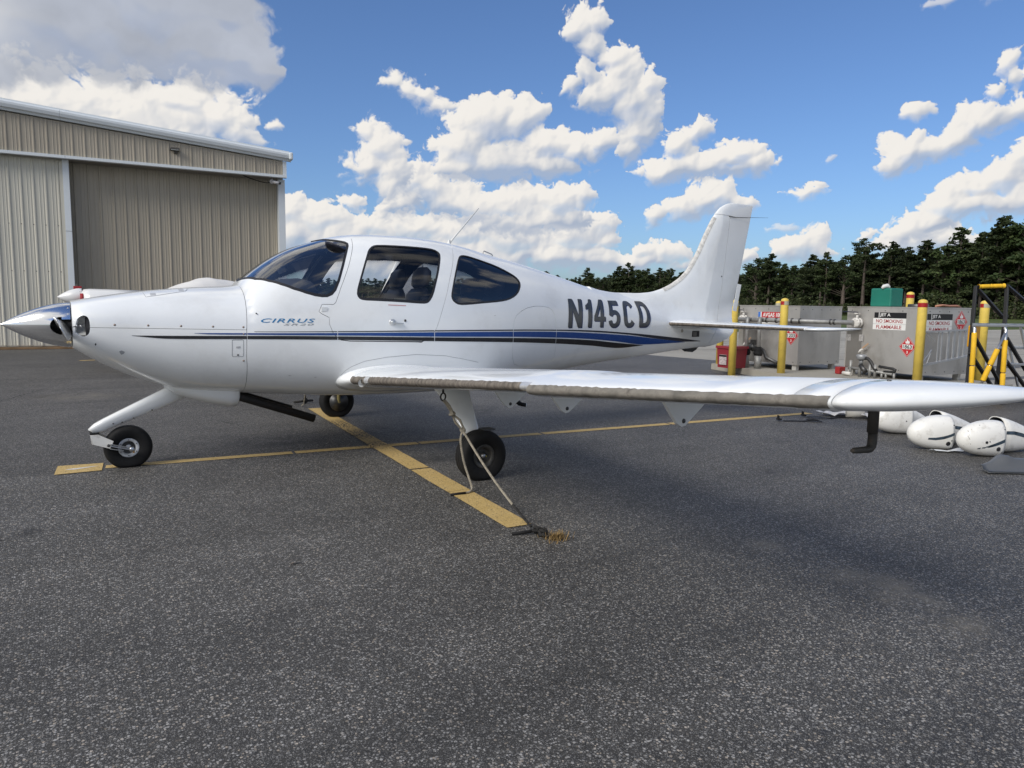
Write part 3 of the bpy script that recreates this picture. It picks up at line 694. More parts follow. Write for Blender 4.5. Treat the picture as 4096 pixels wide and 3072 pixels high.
# sliding doors: far leaf (right) and near leaf (left)
far = MB().box(hp(4.05, -.62, 2.4), (5.3, .05, 4.7), (HU, HN, Vector((0, 0, 1)))).done('sliding_door', TAN, hangar)
dr = [1.50, 1.735, 2.041, 2.307, 2.61, 2.872, 3.138, 3.399, 3.671, 3.915, 4.174, 4.415, 4.68, 4.948, 5.177, 5.43, 5.694, 5.944, 6.205, 6.47, 6.70]
for a, c_ in zip(dr[:-1], dr[1:]): rib_panel('door_panel', a, c_, -.59, .06, lambda s: 4.72, TAN, far, rw=.05, rh=.020)
near = MB().box(hp(-2.6, -.24, 2.4), (8.2, .05, 4.66), (HU, HN, Vector((0, 0, 1)))).done('sliding_door', PALE, hangar, label='paler sliding door leaf in front')
nr = [-.16 + .0, .12, .385, .637, .893, 1.152, 1.42]
for i in range(9): nr.insert(0, nr[0] - .262)
for a, c_ in zip(nr[:-1], nr[1:]): rib_panel('door_panel', a, c_, -.21, .10, lambda s: 4.70, PALE, near, rw=.05, rh=.020)
MB().box(hp(1.46, -.205, 2.39), (.075, .03, 4.62), (HU, HN, Vector((0, 0, 1)))).done('door_edge_lip', PALE, near)
MB().box(hp(1.565, -.22, 1.52), (.135, .10, 2.90), (HU, HN, Vector((0, 0, 1)))).box(hp(1.565, -.221, 3.86), (.135, .098, 1.76), (HU, HN, Vector((0, 0, 1)))).done('door_edge_trim', TRIM, near)
sc = MB()
for z in (3.10, 1.95):
    for s_ in [x - .07 for x in nr]: sc.lathe([(0, .008), (.010, .007), (.012, 0)], hp(s_, -.208, z + (s_ * -.0)), HN, 6)
sc.done('screw', DARK_STEEL, near, kind='stuff')
MB().box(hp(0, -.30, .03), (14, .55, .05), (HU, HN, Vector((0, 0, 1)))).done('door_track', mat('bare earth edge', (.22, .14, .075), .9, vary=.35, vscale=3), hangar)
# flood light over the door
lt = thing('flood_light', 'small bronze flood light on the tan band above the hangar door', 'lamp', tuple(hp(4.06, .03, 5.13)))
MB().box(hp(4.06, .09, 5.20), (.22, .13, .05), (HU, (HN + Vector((0, 0, .35))).normalized(), (Vector((0, 0, 1)) - HN * .35).normalized()), .01).done('lamp_head', mat('bronze', (.06, .055, .045), .5), lt)
MB().box(hp(4.06, .14, 5.185), (.18, .012, .03), (HU, HN, Vector((0, 0, 1)))).done('lens', mat('lens', (.35, .36, .34), .2), lt)
MB().box(hp(4.08, .045, 5.14), (.10, .05, .08), (HU, HN, Vector((0, 0, 1))), .01).done('bracket', mat('bronze', (0, 0, 0)), lt)
# security camera with its cable
sec = thing('security_camera', 'white bullet camera under the right end of the hangar header', 'camera', tuple(hp(6.62, -.2, 4.6)))
MB().tube([hp(6.50, -.10, 4.62), hp(6.68, .0, 4.575)], .042, 12).done('camera_body', mat('camera white', (.55, .54, .54), .4), sec)
MB().lathe([(.0, .03), (.055, .03), (.06, 0), (.06, -.05), (0, -.05)], hp(6.50, -.12, 4.62), (HU * -.3 + HN).normalized(), 14).tube([hp(6.52, -.2, 4.73), hp(6.50, -.13, 4.64)], .02, 8).done('camera_mount', mat('camera white', (0, 0, 0)), sec)
MB().tube([hp(6.68, .0, 4.575), hp(6.715, .02, 4.566)], .036, 12).done('camera_lens', BLACK_METAL, sec)
MB().tube([hp(5.75, -.18, 4.73), hp(5.95, -.16, 4.66), hp(6.2, -.14, 4.595), hp(6.38, -.13, 4.575), hp(6.47, -.12, 4.60)], .012, 6).done('camera_cable', BLACK_RUBBER, sec)

# ------------------------------------------------------------------ body of the light aircraft: smooth tables along its length
def ip(tab):
    xs=np.array([t[0] for t in tab],float); ys=np.array([t[1] for t in tab],float)
    # monotone cubic (pchip-like)
    h=np.diff(xs); d=np.diff(ys)/h; m=np.zeros_like(ys)
    for i in range(1,len(xs)-1):
        if d[i-1]*d[i]>0:
            w1=2*h[i]+h[i-1]; w2=h[i]+2*h[i-1]; m[i]=(w1+w2)/(w1/d[i-1]+w2/d[i])
    m[0]=d[0]; m[-1]=d[-1]
    def f(x):
        x=np.clip(x,xs[0],xs[-1]); i=np.clip(np.searchsorted(xs,x)-1,0,len(h)-1)
        t=(x-xs[i])/h[i]
        return (2*t**3-3*t**2+1)*ys[i]+(t**3-2*t**2+t)*h[i]*m[i]+(-2*t**3+3*t**2)*ys[i+1]+(t**3-t**2)*h[i]*m[i+1]
    return f
ZT=ip([(.42,1.282),(.6,1.318),(.9,1.367),(1.25,1.402),(1.58,1.43),(1.6,1.46),(1.651,1.51),(1.753,1.591),(1.856,1.663),(2.0,1.741),(2.117,1.787),(2.236,1.827),(2.4,1.868),(2.56,1.893),(2.75,1.906),(3.01,1.909),(3.28,1.898),(3.575,1.864),(3.935,1.79),(4.175,1.748),(4.72,1.627),(5.1,1.535),(5.35,1.476),(6.,1.325),(6.6,1.19),(7.1,1.09)])
ZB=ip([(.42,.94),(.52,.87),(.66,.785),(.82,.705),(.98,.645),(1.12,.60),(1.3,.572),(1.6,.55),(2.08,.51),(2.55,.485),(3.2,.475),(3.8,.495),(4.4,.555),(5.,.63),(5.31,.665),(5.68,.708),(6.27,.77),(6.8,.815),(7.1,.83)])
W_=ip([(.42,.36),(.47,.405),(.6,.445),(.8,.475),(1.1,.52),(1.6,.585),(2.2,.63),(2.7,.645),(3.2,.63),(3.7,.585),(4.2,.505),(4.7,.405),(5.3,.295),(6,.205),(6.6,.145),(7.1,.1)])
ZM=ip([(.42,1.09),(.8,1.03),(1.6,.98),(2.5,.96),(3.5,1.0),(4.5,1.08),(5.5,1.1),(7.1,.98)])
NT=ip([(.42,3.0),(1.,2.6),(1.58,2.3),(2.2,2.25),(3.2,2.3),(4.2,2.2),(5.3,2.1),(7.1,2.0)])
NB=ip([(.42,2.6),(1.,2.3),(1.6,2.6),(2.5,3.0),(3.5,2.8),(4.5,2.4),(5.5,2.2),(7.1,2.0)])
def half(x,z):
    """half width of the body at (x,z) (tail dorsal ignored)"""
    zm,zt,zb=ZM(x),ZT(x),ZB(x)
    up=z>=zm
    u=np.where(up,(z-zm)/(zt-zm),(zm-z)/(zm-zb)); n=np.where(up,NT(x),NB(x))
    u=np.clip(u,0,1)
    return W_(x)*np.maximum(1-u**n,0)**(1/n)
SIL = ip([(5.2,1.511),(5.353,1.478),(5.648,1.456),(5.934,1.456),(6.13,1.468),(6.352,1.517),(6.595,1.629),(6.736,1.74),(6.898,1.961),(7.037,2.214),(7.2,2.456),(7.285,2.532),(7.464,2.599),(7.605,2.614),(7.9,2.606)])
def slope(f, x): return (f(x + .004) - f(x - .004)) / .008
XTE = ip([(.8,7.30),(.93,7.465),(1.045,7.53),(1.15,7.546),(1.695,7.685),(2.395,7.838),(2.62,7.885)])
XH = ip([(.8,7.045),(1.04,7.19),(1.15,7.25),(2.47,7.43),(2.62,7.45)])
def fin(x, z):
    d = (SIL(x) - z) / np.sqrt(1 + slope(SIL, x) ** 2); D = .26
    T = .056 * np.clip((XTE(z) - x) / .55, 0, 1) ** .85 + .002
    T = T * (1 + .45 * np.clip((1.75 - z) / .6, 0, 1)) * np.clip((x - 5.2) / .9, 0, 1)
    q = np.clip(d / D, 0, 1)
    return np.where(d < 0, -.0, T * np.sqrt(np.clip(1 - (1 - q) ** 2, 0, 1)))
def ytail(x, z):
    zt = ZT(x); zc = zt - .045; hc = half(x, zc); sl = np.minimum((half(x, zc - .004) - hc) / .004, 2.2); a = np.where(z < zc, half(x, z), hc - sl * (z - zc)); b = fin(x, z); k = .15
    h = np.clip(k - np.abs(a - b), 0, k) / k
    h = h * np.clip((x - 5.2) / .5, 0, 1) * np.clip((SIL(x) - z) / .08, 0, 1)
    return np.maximum(np.maximum(a, b) + h * h * k * .25, 0)
def ysurf(x, z):
    x = np.asarray(x, float); z = np.asarray(z, float)
    return np.where(x < 5.2, half(x, z), ytail(np.maximum(x, 5.2), z))
SC = .62
def th_of(x, z):
    zm, zt, zb = ZM(x), ZT(x), ZB(x); up = z >= zm
    u = np.clip(np.where(up, (z - zm) / (zt - zm), (zm - z) / (zm - zb)), 0, 1); n = np.where(up, NT(x), NB(x))
    return np.where(up, 1, -1) * np.arcsin(u ** (n / 2))
def of_th(x, t):
    up = t >= 0; n = np.where(up, NT(x), NB(x)); a = np.abs(t)
    return W_(x) * np.maximum(np.cos(a), 0) ** (2 / n), ZM(x) + np.where(up, ZT(x) - ZM(x), ZB(x) - ZM(x)) * np.sin(a) ** (2 / n)
HP = math.pi / 2
def body_points(V):
    """(x, theta*SC) -> points on the left side and outward normals"""
    x, t = V[:, 0], np.clip(V[:, 1] / SC, -HP, HP)
    y, z = of_th(x, t); P = np.stack([x, -y, z], 1)
    tt = np.clip(t, -HP + .03, HP - .03); tt = np.where(np.abs(tt) < .02, .02, tt); e = 1e-3
    f = lambda a, b: (lambda q: np.stack([a, -q[0], q[1]], 1))(of_th(a, b))
    n = np.cross(f(x + e, tt) - f(x - e, tt), f(x, tt + e * 5) - f(x, tt - e * 5)); n /= np.linalg.norm(n, axis=1, keepdims=True) + 1e-12
    n *= np.where((n[:, 1] * -1 * np.cos(t) + n[:, 2] * np.sin(t)) < 0, -1, 1)[:, None]
    w = np.clip((np.abs(t) - (HP - .12)) / .12, 0, 1)[:, None]; cap = np.stack([n[:, 0], 0 * x, np.sign(t)], 1)
    n = n * (1 - w) + cap * w; n /= np.linalg.norm(n, axis=1, keepdims=True)
    return P, n
def to_dom(poly, step=.02):
    p = np.array(densify(poly, step)); return [(float(a), float(b)) for a, b in zip(p[:, 0], th_of(p[:, 0], p[:, 1]) * SC)]
def skin(name, outline, holes, m, parent, off=0., step=.045, rim=.012, sides=(-1,), open_edge=False, label=None):
    """a piece of the body's skin; outline and holes are in the (x, theta*SC) domain"""
    V, F = cdt(outline, holes, step, edge=.03); P, Nn = body_points(V); P = P + Nn * off
    out = []
    allv = []; alln = []; allf = []
    for s in sides:
        p = P.copy(); n = Nn.copy()
        if s > 0: p[:, 1] *= -1; n[:, 1] *= -1
        fs = []
        for f in F:
            a, b, c_ = p[f[0]], p[f[1]], p[f[2]]
            if np.cross(b - a, c_ - a) @ n[f[0]] < 0: f = f[::-1]
            fs.append(tuple(f))
        cnt = {}
        for f in fs:
            for i in range(3):
                e = (f[i], f[(i + 1) % 3]); cnt[tuple(sorted(e))] = cnt.get(tuple(sorted(e)), []) + [e]
        vv = list(p); nn = list(n); ff = list(fs)
        if rim:
            for k, es in cnt.items():
                if len(es) != 1: continue
                i, j = es[0]
                if abs(abs(V[i, 1]) - HP * SC) < 1e-4 and abs(abs(V[j, 1]) - HP * SC) < 1e-4: continue
                q = len(vv); en = np.cross(p[j] - p[i], n[i]); en /= np.linalg.norm(en) + 1e-12
                vv += [p[i], p[j], p[j] - n[j] * rim, p[i] - n[i] * rim]; nn += [en] * 4; ff.append((q, q + 3, q + 2, q + 1))
        b0 = len(allv); allv += vv; alln += nn; allf += [tuple(b0 + i for i in f) for f in ff]
    return mesh(name, np.array(allv), allf, m, parent, smooth=True, normals=alln, label=label)
def decal(name, outline, m, parent, off=.0016, step=.04, side=-1, V=None, F=None, label=None):
    """flat print laid onto the side of the body; outline in (x, z)"""
    if V is None: V, F = cdt(outline, [], step, edge=.03)
    x, z = V[:, 0], V[:, 1]; y = ysurf(x, z) + off; e = .004
    gx = (ysurf(x + e, z) - ysurf(x - e, z)) / (2 * e); gz = (ysurf(x, z + e) - ysurf(x, z - e)) / (2 * e)
    n = np.stack([-gx, np.full_like(x, 1), -gz], 1); n /= np.linalg.norm(n, axis=1, keepdims=True)
    P = np.stack([x, y, z], 1)
    if side < 0: P[:, 1] *= -1; n[:, 1] *= -1
    fs = []
    for f in F:
        a, b, c_ = P[f[0]], P[f[1]], P[f[2]]
        fs.append(tuple(f) if np.cross(b - a, c_ - a) @ n[f[0]] > 0 else tuple(f[::-1]))
    return mesh(name, P, fs, m, parent, smooth=True, normals=n, label=label)
def fine_text(txt, x0, x1, z0, z1, bold, shear, step=.03, space=1.0):
    """lettering cut into small faces so that it can follow the body"""
    V, F = text_mesh(txt, bold, shear, space); lo, hi = V.min(0), V.max(0); V = (V - lo) / (hi - lo) * np.array([x1 - x0, z1 - z0]) + np.array([x0, z0])
    bm = bmesh.new(); vs = [bm.verts.new((a, b, 0)) for a, b in V]
    for f in F:
        try: bm.faces.new([vs[i] for i in f])
        except ValueError: pass
    for ax, a, b in ((0, x0, x1), (1, z0, z1)):
        n = int((b - a) / step)
        for k in range(1, n + 1):
            co = [0, 0, 0]; co[ax] = a + k * step; no = [0, 0, 0]; no[ax] = 1
            bmesh.ops.bisect_plane(bm, geom=bm.verts[:] + bm.edges[:] + bm.faces[:], plane_co=co, plane_no=no)
    bm.verts.index_update(); V = np.array([(v.co.x, v.co.y) for v in bm.verts]); F = [tuple(v.index for v in f.verts) for f in bm.faces]; bm.free()
    return V, F

# ================================================================== THE LIGHT AIRCRAFT
plane = thing('airplane', 'white low wing light aircraft with blue and black stripes and polished spinner in the foreground', 'airplane', (2.9, 0, 0))

WS = [(1.597,1.47),(1.621,1.473),(1.671,1.466),(1.752,1.452),(1.831,1.427),(1.915,1.394),(2.004,1.365),(2.073,1.346),(2.126,1.339),(2.17,1.341),(2.211,1.359),(2.246,1.397),(2.286,1.473),(2.347,1.608),(2.392,1.699),(2.436,1.775),(2.442,1.800),(2.425,1.814),(2.393,1.822),(2.334,1.832),(2.287,1.838)]
DW = [(2.591,1.752),(2.637,1.786),(2.694,1.798),(2.902,1.802),(3.118,1.798),(3.22,1.788),(3.26,1.757),(3.253,1.721),(3.21,1.629),(3.137,1.468),(3.097,1.373),(3.056,1.318),(3.02,1.300),(2.951,1.301),(2.785,1.31),(2.585,1.317),(2.455,1.32),(2.419,1.338),(2.408,1.382),(2.444,1.478),(2.508,1.615),(2.567,1.719)]
RW = [(3.456,1.735),(3.506,1.751),(3.577,1.745),(3.72,1.71),(3.868,1.67),(3.989,1.619),(4.071,1.574),(4.104,1.531),(4.102,1.488),(4.063,1.427),(4.006,1.383),(3.921,1.347),(3.808,1.327),(3.598,1.31),(3.448,1.296),(3.352,1.292),(3.298,1.314),(3.273,1.353),(3.282,1.408),(3.336,1.546),(3.404,1.671)]
DOOR = [(2.495,1.845),(2.465,1.772),(2.376,1.592),(2.287,1.421),(2.233,1.302),(2.213,1.284),(2.12,1.283),(2.092,1.225),(2.114,1.208),(2.171,1.179),(2.17,1.127),(2.201,1.045),(2.259,1.0),(2.331,.99),(2.517,.986),(2.968,.975),(3.053,1.012),(3.111,1.087),(3.193,1.291),(3.286,1.524),(3.39,1.728),(3.435,1.815),(3.40,1.845),(3.2,1.870),(2.9,1.878),(2.65,1.872),(2.54,1.862)]
BAG = [(3.972,.751),(3.94,.962),(3.954,1.142),(4.014,1.226),(4.185,1.293),(4.411,1.292),(4.495,1.24),(4.521,1.139),(4.532,.947),(4.547,.802),(4.522,.722),(4.4,.70),(4.1,.705)]
INLET = [(.436,1.061),(.449,1.150),(.472,1.178),(.502,1.185),(.522,1.167),(.530,1.126),(.527,1.075),(.514,1.047),(.481,1.033),(.455,1.043),(.440,1.066)]
ws_dom = [(1.597, HP * SC)] + to_dom(WS[1:-1], 9) + [(2.287, float(th_of(2.287, 1.838)) * SC), (2.236, HP * SC)]
dw_dom, rw_dom = to_dom(smooth_poly(DW, 1)), to_dom(smooth_poly(RW, 1))
door_dom, bag_dom = to_dom(DOOR), to_dom(smooth_poly(BAG, 1))

def xseam(z):  # rear edge of the cowling
    return float(np.interp(z, [.55, .63, .89, 1.08, 1.254, 1.34, 1.40, 1.43], [1.56, 1.557, 1.540, 1.547, 1.563, 1.572, 1.578, 1.578]))
zs = np.linspace(float(ZB(1.56)), float(ZT(1.578)), 40)
seam = []
for t in np.linspace(-HP, HP, 41):
    z = float(of_th(np.array([1.56]), np.array([t]))[1][0]); seam.append((xseam(z), t * SC))
GAP = .0016
fus_out = [(x + GAP, t) for x, t in seam] + [(5.2, HP * SC), (5.2, -HP * SC)]
skin('fuselage', fus_out, [ws_dom[:1] + ws_dom[1:], inset(door_dom, -GAP), rw_dom, inset(bag_dom, -GAP * .7)], WHITE_PAINT, plane, step=.05, sides=(-1, 1))
for s in (-1, 1):
    d = skin('door', inset(door_dom, GAP), [dw_dom], WHITE_PAINT, plane, sides=(s,), step=.045)
    skin('window', inset(dw_dom, .011), [], glass('door glazing', (.93, .94, .95), .0, 1.1) if s < 0 else bpy.data.materials['door glazing'], d, off=-.005, sides=(s,), rim=0)
    skin('window_seal', dw_dom, [inset(dw_dom, .016)], BLACK_TRIM, d, off=.0008, sides=(s,), step=.03, rim=.008)
    skin('rear_window', inset(rw_dom, .011), [], glass('smoked glazing', (.50, .51, .53), .02, 1.8) if s < 0 else bpy.data.materials['smoked glazing'], plane, off=-.005, sides=(s,), rim=0, label='dark smoked teardrop rear window')
    skin('window_seal', rw_dom, [inset(rw_dom, .014)], BLACK_TRIM, plane, off=.0008, sides=(s,), step=.03, rim=.008)
    skin('baggage_door', inset(bag_dom, GAP), [], WHITE_PAINT, plane, sides=(s,))
    if s < 0:
        y = -float(half(2.70, 1.14)) - .002
        MB().lathe([(.0, .006), (.026, .006), (.029, .003), (.029, -.004)], (2.70, y, 1.141), (0, -1, 0), 24).done('handle_plate', mat('handle plate', (.62, .63, .63), .3, .6), d)
        MB().lathe([(0, .022), (.014, .022), (.017, .016), (.017, 0)], (2.70, y, 1.141), (0, -1, 0), 20).bar((2.706, y - .016, 1.137), (2.792, y - .012, 1.130), .010, .024, (0, -1, 0), .004).done('handle', mat('handle grey', (.50, .53, .54), .35, .5), d)
        MB().lathe([(0, .003), (.010, .003), (.011, 0)], (2.815, -float(half(2.815, 1.156)) - .002, 1.156), (0, -1, 0), 14).done('lock', DARK_STEEL, d)
        MB().box((2.135, -float(half(2.135, 1.245)) - .004, 1.245), (.05, .004, .035), bev=.001).done('hinge_cover', WHITE_PAINT, d)
# windshield: one bowed pane wrapping over the centre line
wi = inset(ws_dom, .020)
wi = [(wi[0][0] + .012, HP * SC)] + wi[1:-1] + [(ws_dom[-1][0] - .022, HP * SC)]
skin('windshield', inset(ws_dom, .008)[1:-1] + [(2.228, HP * SC), (1.606, HP * SC)], [], glass('windshield glazing', (.92, .93, .94), .03, 2.6), plane, off=-.004, sides=(-1, 1), rim=0)
skin('windshield_seal', ws_dom + wi[::-1], [], BLACK_TRIM, plane, off=.001, sides=(-1, 1), step=.03, rim=.008)

# cowling, split along the side seam
zsp = lambda x: 1.100 - (x - .53) * .0167
low = [(float(x), float(th_of(x, zsp(x))) * SC) for x in np.linspace(.425, 1.545, 40)]
up_c = [(x - GAP, t) for x, t in seam if t > low[-1][1] + .01]
lo_c = [(x - GAP, t) for x, t in seam if t < low[-1][1] - .01]
inlet = to_dom(smooth_poly(INLET, 1), .01)
inu = [(x, t) for x, t in inlet]
g = .0020
def cut(poly, keep_up):  # half of the air inlet above / below the seam
    return [(x, max(t, float(th_of(x, zsp(x))) * SC + g) if keep_up else min(t, float(th_of(x, zsp(x))) * SC - g)) for x, t in poly]
def with_notch(line, poly, up):
    """run along the seam line, detouring round the inlet"""
    xs = [p[0] for p in poly]; a, b = min(xs), max(xs)
    ts = lambda x: float(th_of(x, zsp(x))) * SC
    arc = [p for p in poly if (p[1] > ts(p[0]) + .002) == up and abs(p[1] - ts(p[0])) > .002]
    cr_ = []
    for p, q_ in zip(poly, poly[1:] + poly[:1]):
        da, db = p[1] - ts(p[0]), q_[1] - ts(q_[0])
        if da * db < 0: x = p[0] + (q_[0] - p[0]) * da / (da - db); cr_.append((x, ts(x)))
    c0 = np.mean([p[0] for p in poly]); t0 = np.mean([ts(p[0]) for p in cr_])
    arc += cr_; arc.sort(key=lambda p: -math.atan2((p[1] - t0) * (1 if up else -1) + 1e-6, p[0] - c0))
    xa, xb = min(p[0] for p in cr_), max(p[0] for p in cr_)
    return [p for p in line if p[0] < xa - .002] + arc + [p for p in line if p[0] > xb + .002]
lu = [(x, t + g) for x, t in with_notch(low, inlet, True)]
ll = [(x, t - g) for x, t in with_notch(low, inlet, False)]
skin('upper_cowling', lu + [(x, t) for x, t in up_c] + [(.425, HP * SC)], [], WHITE_PAINT, plane, step=.04, sides=(-1, 1))
skin('lower_cowling', ll[::-1] + [(.425, -HP * SC)] + lo_c, [], WHITE_PAINT, plane, step=.04, sides=(-1, 1))
# front bulkhead of the cowling with two inlet mouths, air duct and dark engine bay
ring = [(float(a), float(b)) for a, b in zip(*[q for q in of_th(np.full(49, .425), np.linspace(-HP, HP, 49))])]
front = [(-a, b) for a, b in ring] + [(a, b) for a, b in ring[::-1][1:-1]]
m1 = [(-.235 + .095 * math.cos(t), 1.105 + .062 * math.sin(t)) for t in np.linspace(0, 2 * math.pi, 25)[:-1]]; m2 = [(-a, b) for a, b in m1]
hub = [(.10 * math.cos(t), 1.10 + .10 * math.sin(t)) for t in np.linspace(0, 2 * math.pi, 25)[:-1]]
V, F = cdt(front, [m1, m2, hub], .05, .03)
mesh('cowling_nose', [(.432 - .012 * (1 - min(1, abs(a) / .36)), a, b) for a, b in V], F, WHITE_PAINT, plane)
for s in (-1, 1):
    e = MB(); n0 = 14
    vs = []; fs = []
    for i, (x, sc_) in enumerate(((.436, 1.05), (.46, .98), (.49, .95), (.515, .95))):
        for k in range(n0):
            t = R_(62) + R_(236) * k / (n0 - 1); vs.append((x, s * (.235 + .145 * sc_ * math.cos(t)), 1.105 + .078 * sc_ * math.sin(t)))
    for i in range(3):
        for k in range(n0 - 1): fs.append((i * n0 + k, i * n0 + k + 1, (i + 1) * n0 + k + 1, (i + 1) * n0 + k))
    e.add(vs, fs, True); e.done('inlet_duct', WHITE_PAINT, plane)
eb = MB(); k = 28; vs = []; fs = []
xs = np.linspace(.507, 1.52, 9)
for x in xs:
    for t in np.linspace(-math.pi, math.pi, k + 1)[:-1]:
        a = t if abs(t) <= HP else (math.pi - abs(t)) * np.sign(t)
        y, z = of_th(np.array([x]), np.array([a])); sgn = -1 if abs(t) <= HP else 1
        vs.append((x, sgn * max(float(y[0]) - .03, 0), 1.0 + (float(z[0]) - 1.0) * .94))
for i in range(len(xs) - 1):
    for j in range(k): fs.append((i * k + j, i * k + (j + 1) % k, (i + 1) * k + (j + 1) % k, (i + 1) * k + j))
fs.append(tuple(range(k))); fs.append(tuple((len(xs) - 1) * k + j for j in range(k)))
eb.add(vs, fs).done('engine_bay', DARK_INSIDE, plane)
def loft_x(secs, n=24):
    """closed sections across the length: (x, half width, z centre, half height, exponent)"""
    vs = []; fs = []
    for x, w, zc, h, p in secs:
        for t in np.linspace(0, 2 * math.pi, n + 1)[:-1]:
            c_, s_ = math.cos(t), math.sin(t); vs.append((x, w * abs(c_) ** (2 / p) * np.sign(c_), zc + h * abs(s_) ** (2 / p) * np.sign(s_)))
    for i in range(len(secs) - 1):
        for k in range(n): fs.append((i * n + k, i * n + (k + 1) % n, (i + 1) * n + (k + 1) % n, (i + 1) * n + k))
    fs += [tuple(range(n)), tuple((len(secs) - 1) * n + k for k in reversed(range(n)))]
    return vs, fs
v, f = loft_x([(1.02, .12, .66, .05, 2.2), (1.10, .19, .645, .09, 2.2), (1.2, .23, .625, .115, 2.3), (1.35, .26, .60, .135, 2.4), (1.48, .275, .578, .145, 2.5), (1.535, .275, .572, .142, 2.5), (1.550, .25, .572, .12, 2.5)])
MB().add(v, f, True).done('exhaust_fairing', WHITE_PAINT, plane)
b = MB(); q0 = (1.54, -.21, .535)
b.tube([(1.46, -.21, .56), (1.60, -.21, .512), (2.157, -.21, .307)], .034, 14, cap=True).done('exhaust_pipe', SOOT, plane)
MB().tube([(1.46, .17, .56), (1.60, .17, .512), (2.06, .17, .345)], .034, 14).done('exhaust_pipe', SOOT, plane)
# little fittings on the cowling
for x, z in ((.679,1.119),(.888,1.115),(1.10,1.111),(1.314,1.107),(1.525,1.103),(1.525,1.051),(1.52,.849)):
    y = -float(half(x, z)); MB().lathe([(0, .0025), (.007, .002), (.0085, -.001)], (x, y, z), (0, -1, 0), 10).done('fastener', mat('stained fastener', (.34, .27, .22), .5, .4), plane)
for x, z in ((.452, 1.109), (.476, 1.109)):
    MB().lathe([(0, .003), (.006, .002), (.007, -.001)], (x, -.395, z), (0, -1, 0), 10).done('fastener', STEEL, plane)
LAT = [(1.439,1.010),(1.522,1.010),(1.520,.879),(1.437,.880)]
lp = smooth_poly(densify(LAT, .03), 2)
V, F = cdt(lp, [inset(lp, .0035)], .02, .012)
decal('access_panel', None, mat('panel gap', (.30, .31, .32), .6), plane, off=.0012, V=V, F=F)
MB().lathe([(0, .002), (.006, .0015), (.007, 0)], (1.479, -float(half(1.479, .894)) - .001, .894), (0, -1, 0), 10).done('fastener', DARK_STEEL, plane)
decal('latch', [(1.467, .945), (1.497, .947), (1.497, .960), (1.467, .958)], mat('latch grey', (.45, .46, .47), .4), plane, off=.0018)
oil = [(.883,1.352),(.893,1.318),(.96,1.328),(1.043,1.344),(1.173,1.367),(1.195,1.382),(1.19,1.392)]
od = to_dom(oil, .02) + [(1.10, HP * SC - .14), (.93, HP * SC - .14)]
skin('oil_door', inset(od, .003), [], WHITE_PAINT, plane, off=.0025, step=.04, rim=.003)
skin('oil_door_gap', od, [], mat('panel gap', (.3, .3, .3), .6), plane, off=.0006, step=.04, rim=0)
for x, z in ((.945, 1.338), (1.145, 1.375)):
    skin('oil_door_latch', to_dom([(x - .018, z - .010), (x + .018, z - .006), (x + .018, z + .010), (x - .018, z + .006)], .02), [], mat('latch grey', (.40, .42, .44), .4), plane, off=.004, step=.02, rim=.002)
decal('paint_chip', [(.70, .93), (.715, .937), (.735, .926), (.728, .912), (.712, .905), (.705, .917)], mat('bare patch', (.36, .38, .40), .5), plane, off=.0012)
decal('scuff', [(.552, .984), (.560, .990), (.563, .980), (.556, .972)], BLACK_TRIM, plane, off=.0012)
y = -float(half(1.625, 1.207)); MB().lathe([(0, .012), (.004, .010), (.006, 0)], (1.625, y, 1.207), (0, -1, 0), 8).done('fuel_drain', DARK_STEEL, plane)

# cabin interior
lin = [(1.60, -HP * SC), (1.60, HP * SC - .25)]
fus_in = [(1.60, -HP * SC), (4.62, -HP * SC), (4.62, HP * SC), (2.30, HP * SC)] + [inset(ws_dom, -.012)[i] for i in range(len(ws_dom) - 2, 0, -1)] + [(1.60, .80 * SC)]
skin('cabin_lining', fus_in, [inset(dw_dom, -.010), inset(rw_dom, -.010)], HEADLINER, plane, off=-.034, step=.06, sides=(-1, 1), rim=.02)
cb = MB()
fx = np.linspace(1.66, 4.5, 12); fw = [max(float(half(x, .70)) - .05, .1) for x in fx]
cb.prism([(x, -w_, .69) for x, w_ in zip(fx, fw)] + [(x, w_, .69) for x, w_ in zip(fx[::-1], fw[::-1])], (0, 0, .02))
def bulkhead(x, k=.045):
    y, z = of_th(np.full(25, x), np.linspace(-HP, HP, 25)); y = np.maximum(y - k, 0); z = 1.0 + (z - 1.0) * .93
    return [(x, -a, b_) for a, b_ in zip(y, z)] + [(x, a, b_) for a, b_ in zip(y[::-1][1:-1], z[::-1][1:-1])]
cb.prism(bulkhead(4.56), (.02, 0, 0)).prism(bulkhead(1.60), (.02, 0, 0))
cb.done('cabin_floor', DARK_INSIDE, plane)
# glare shield and instrument panel
g = MB(); vs = []; fs = []
for i, (x, zt, w) in enumerate(((1.64, 1.40, .40), (1.80, 1.455, .45), (1.95, 1.49, .48), (2.08, 1.500, .50), (2.16, 1.485, .505), (2.19, 1.455, .505))):
    for j, t in enumerate(np.linspace(-1, 1, 13)): vs.append((x - .05 * t * t * (i / 5), w * t, zt - .13 * abs(t) ** 2.2 - (.0 if i < 5 else .01)))
for i in range(5):
    for j in range(12): fs.append((i * 13 + j, i * 13 + j + 1, (i + 1) * 13 + j + 1, (i + 1) * 13 + j))
g.add(vs, fs, True).box((2.14, 0, 1.20), (.03, .96, .38)).done('instrument_panel', mat('glare shield', (.05, .055, .065), .8, vary=.1), plane)
MB().tube([(2.2, -.42, 1.12), (2.27, -.42, 1.20), (2.29, -.40, 1.30)], .012, 8).box((2.29, -.39, 1.32), (.03, .04, .09), bev=.01).done('side_yoke', mat('yoke', (.5, .5, .5), .5), plane)
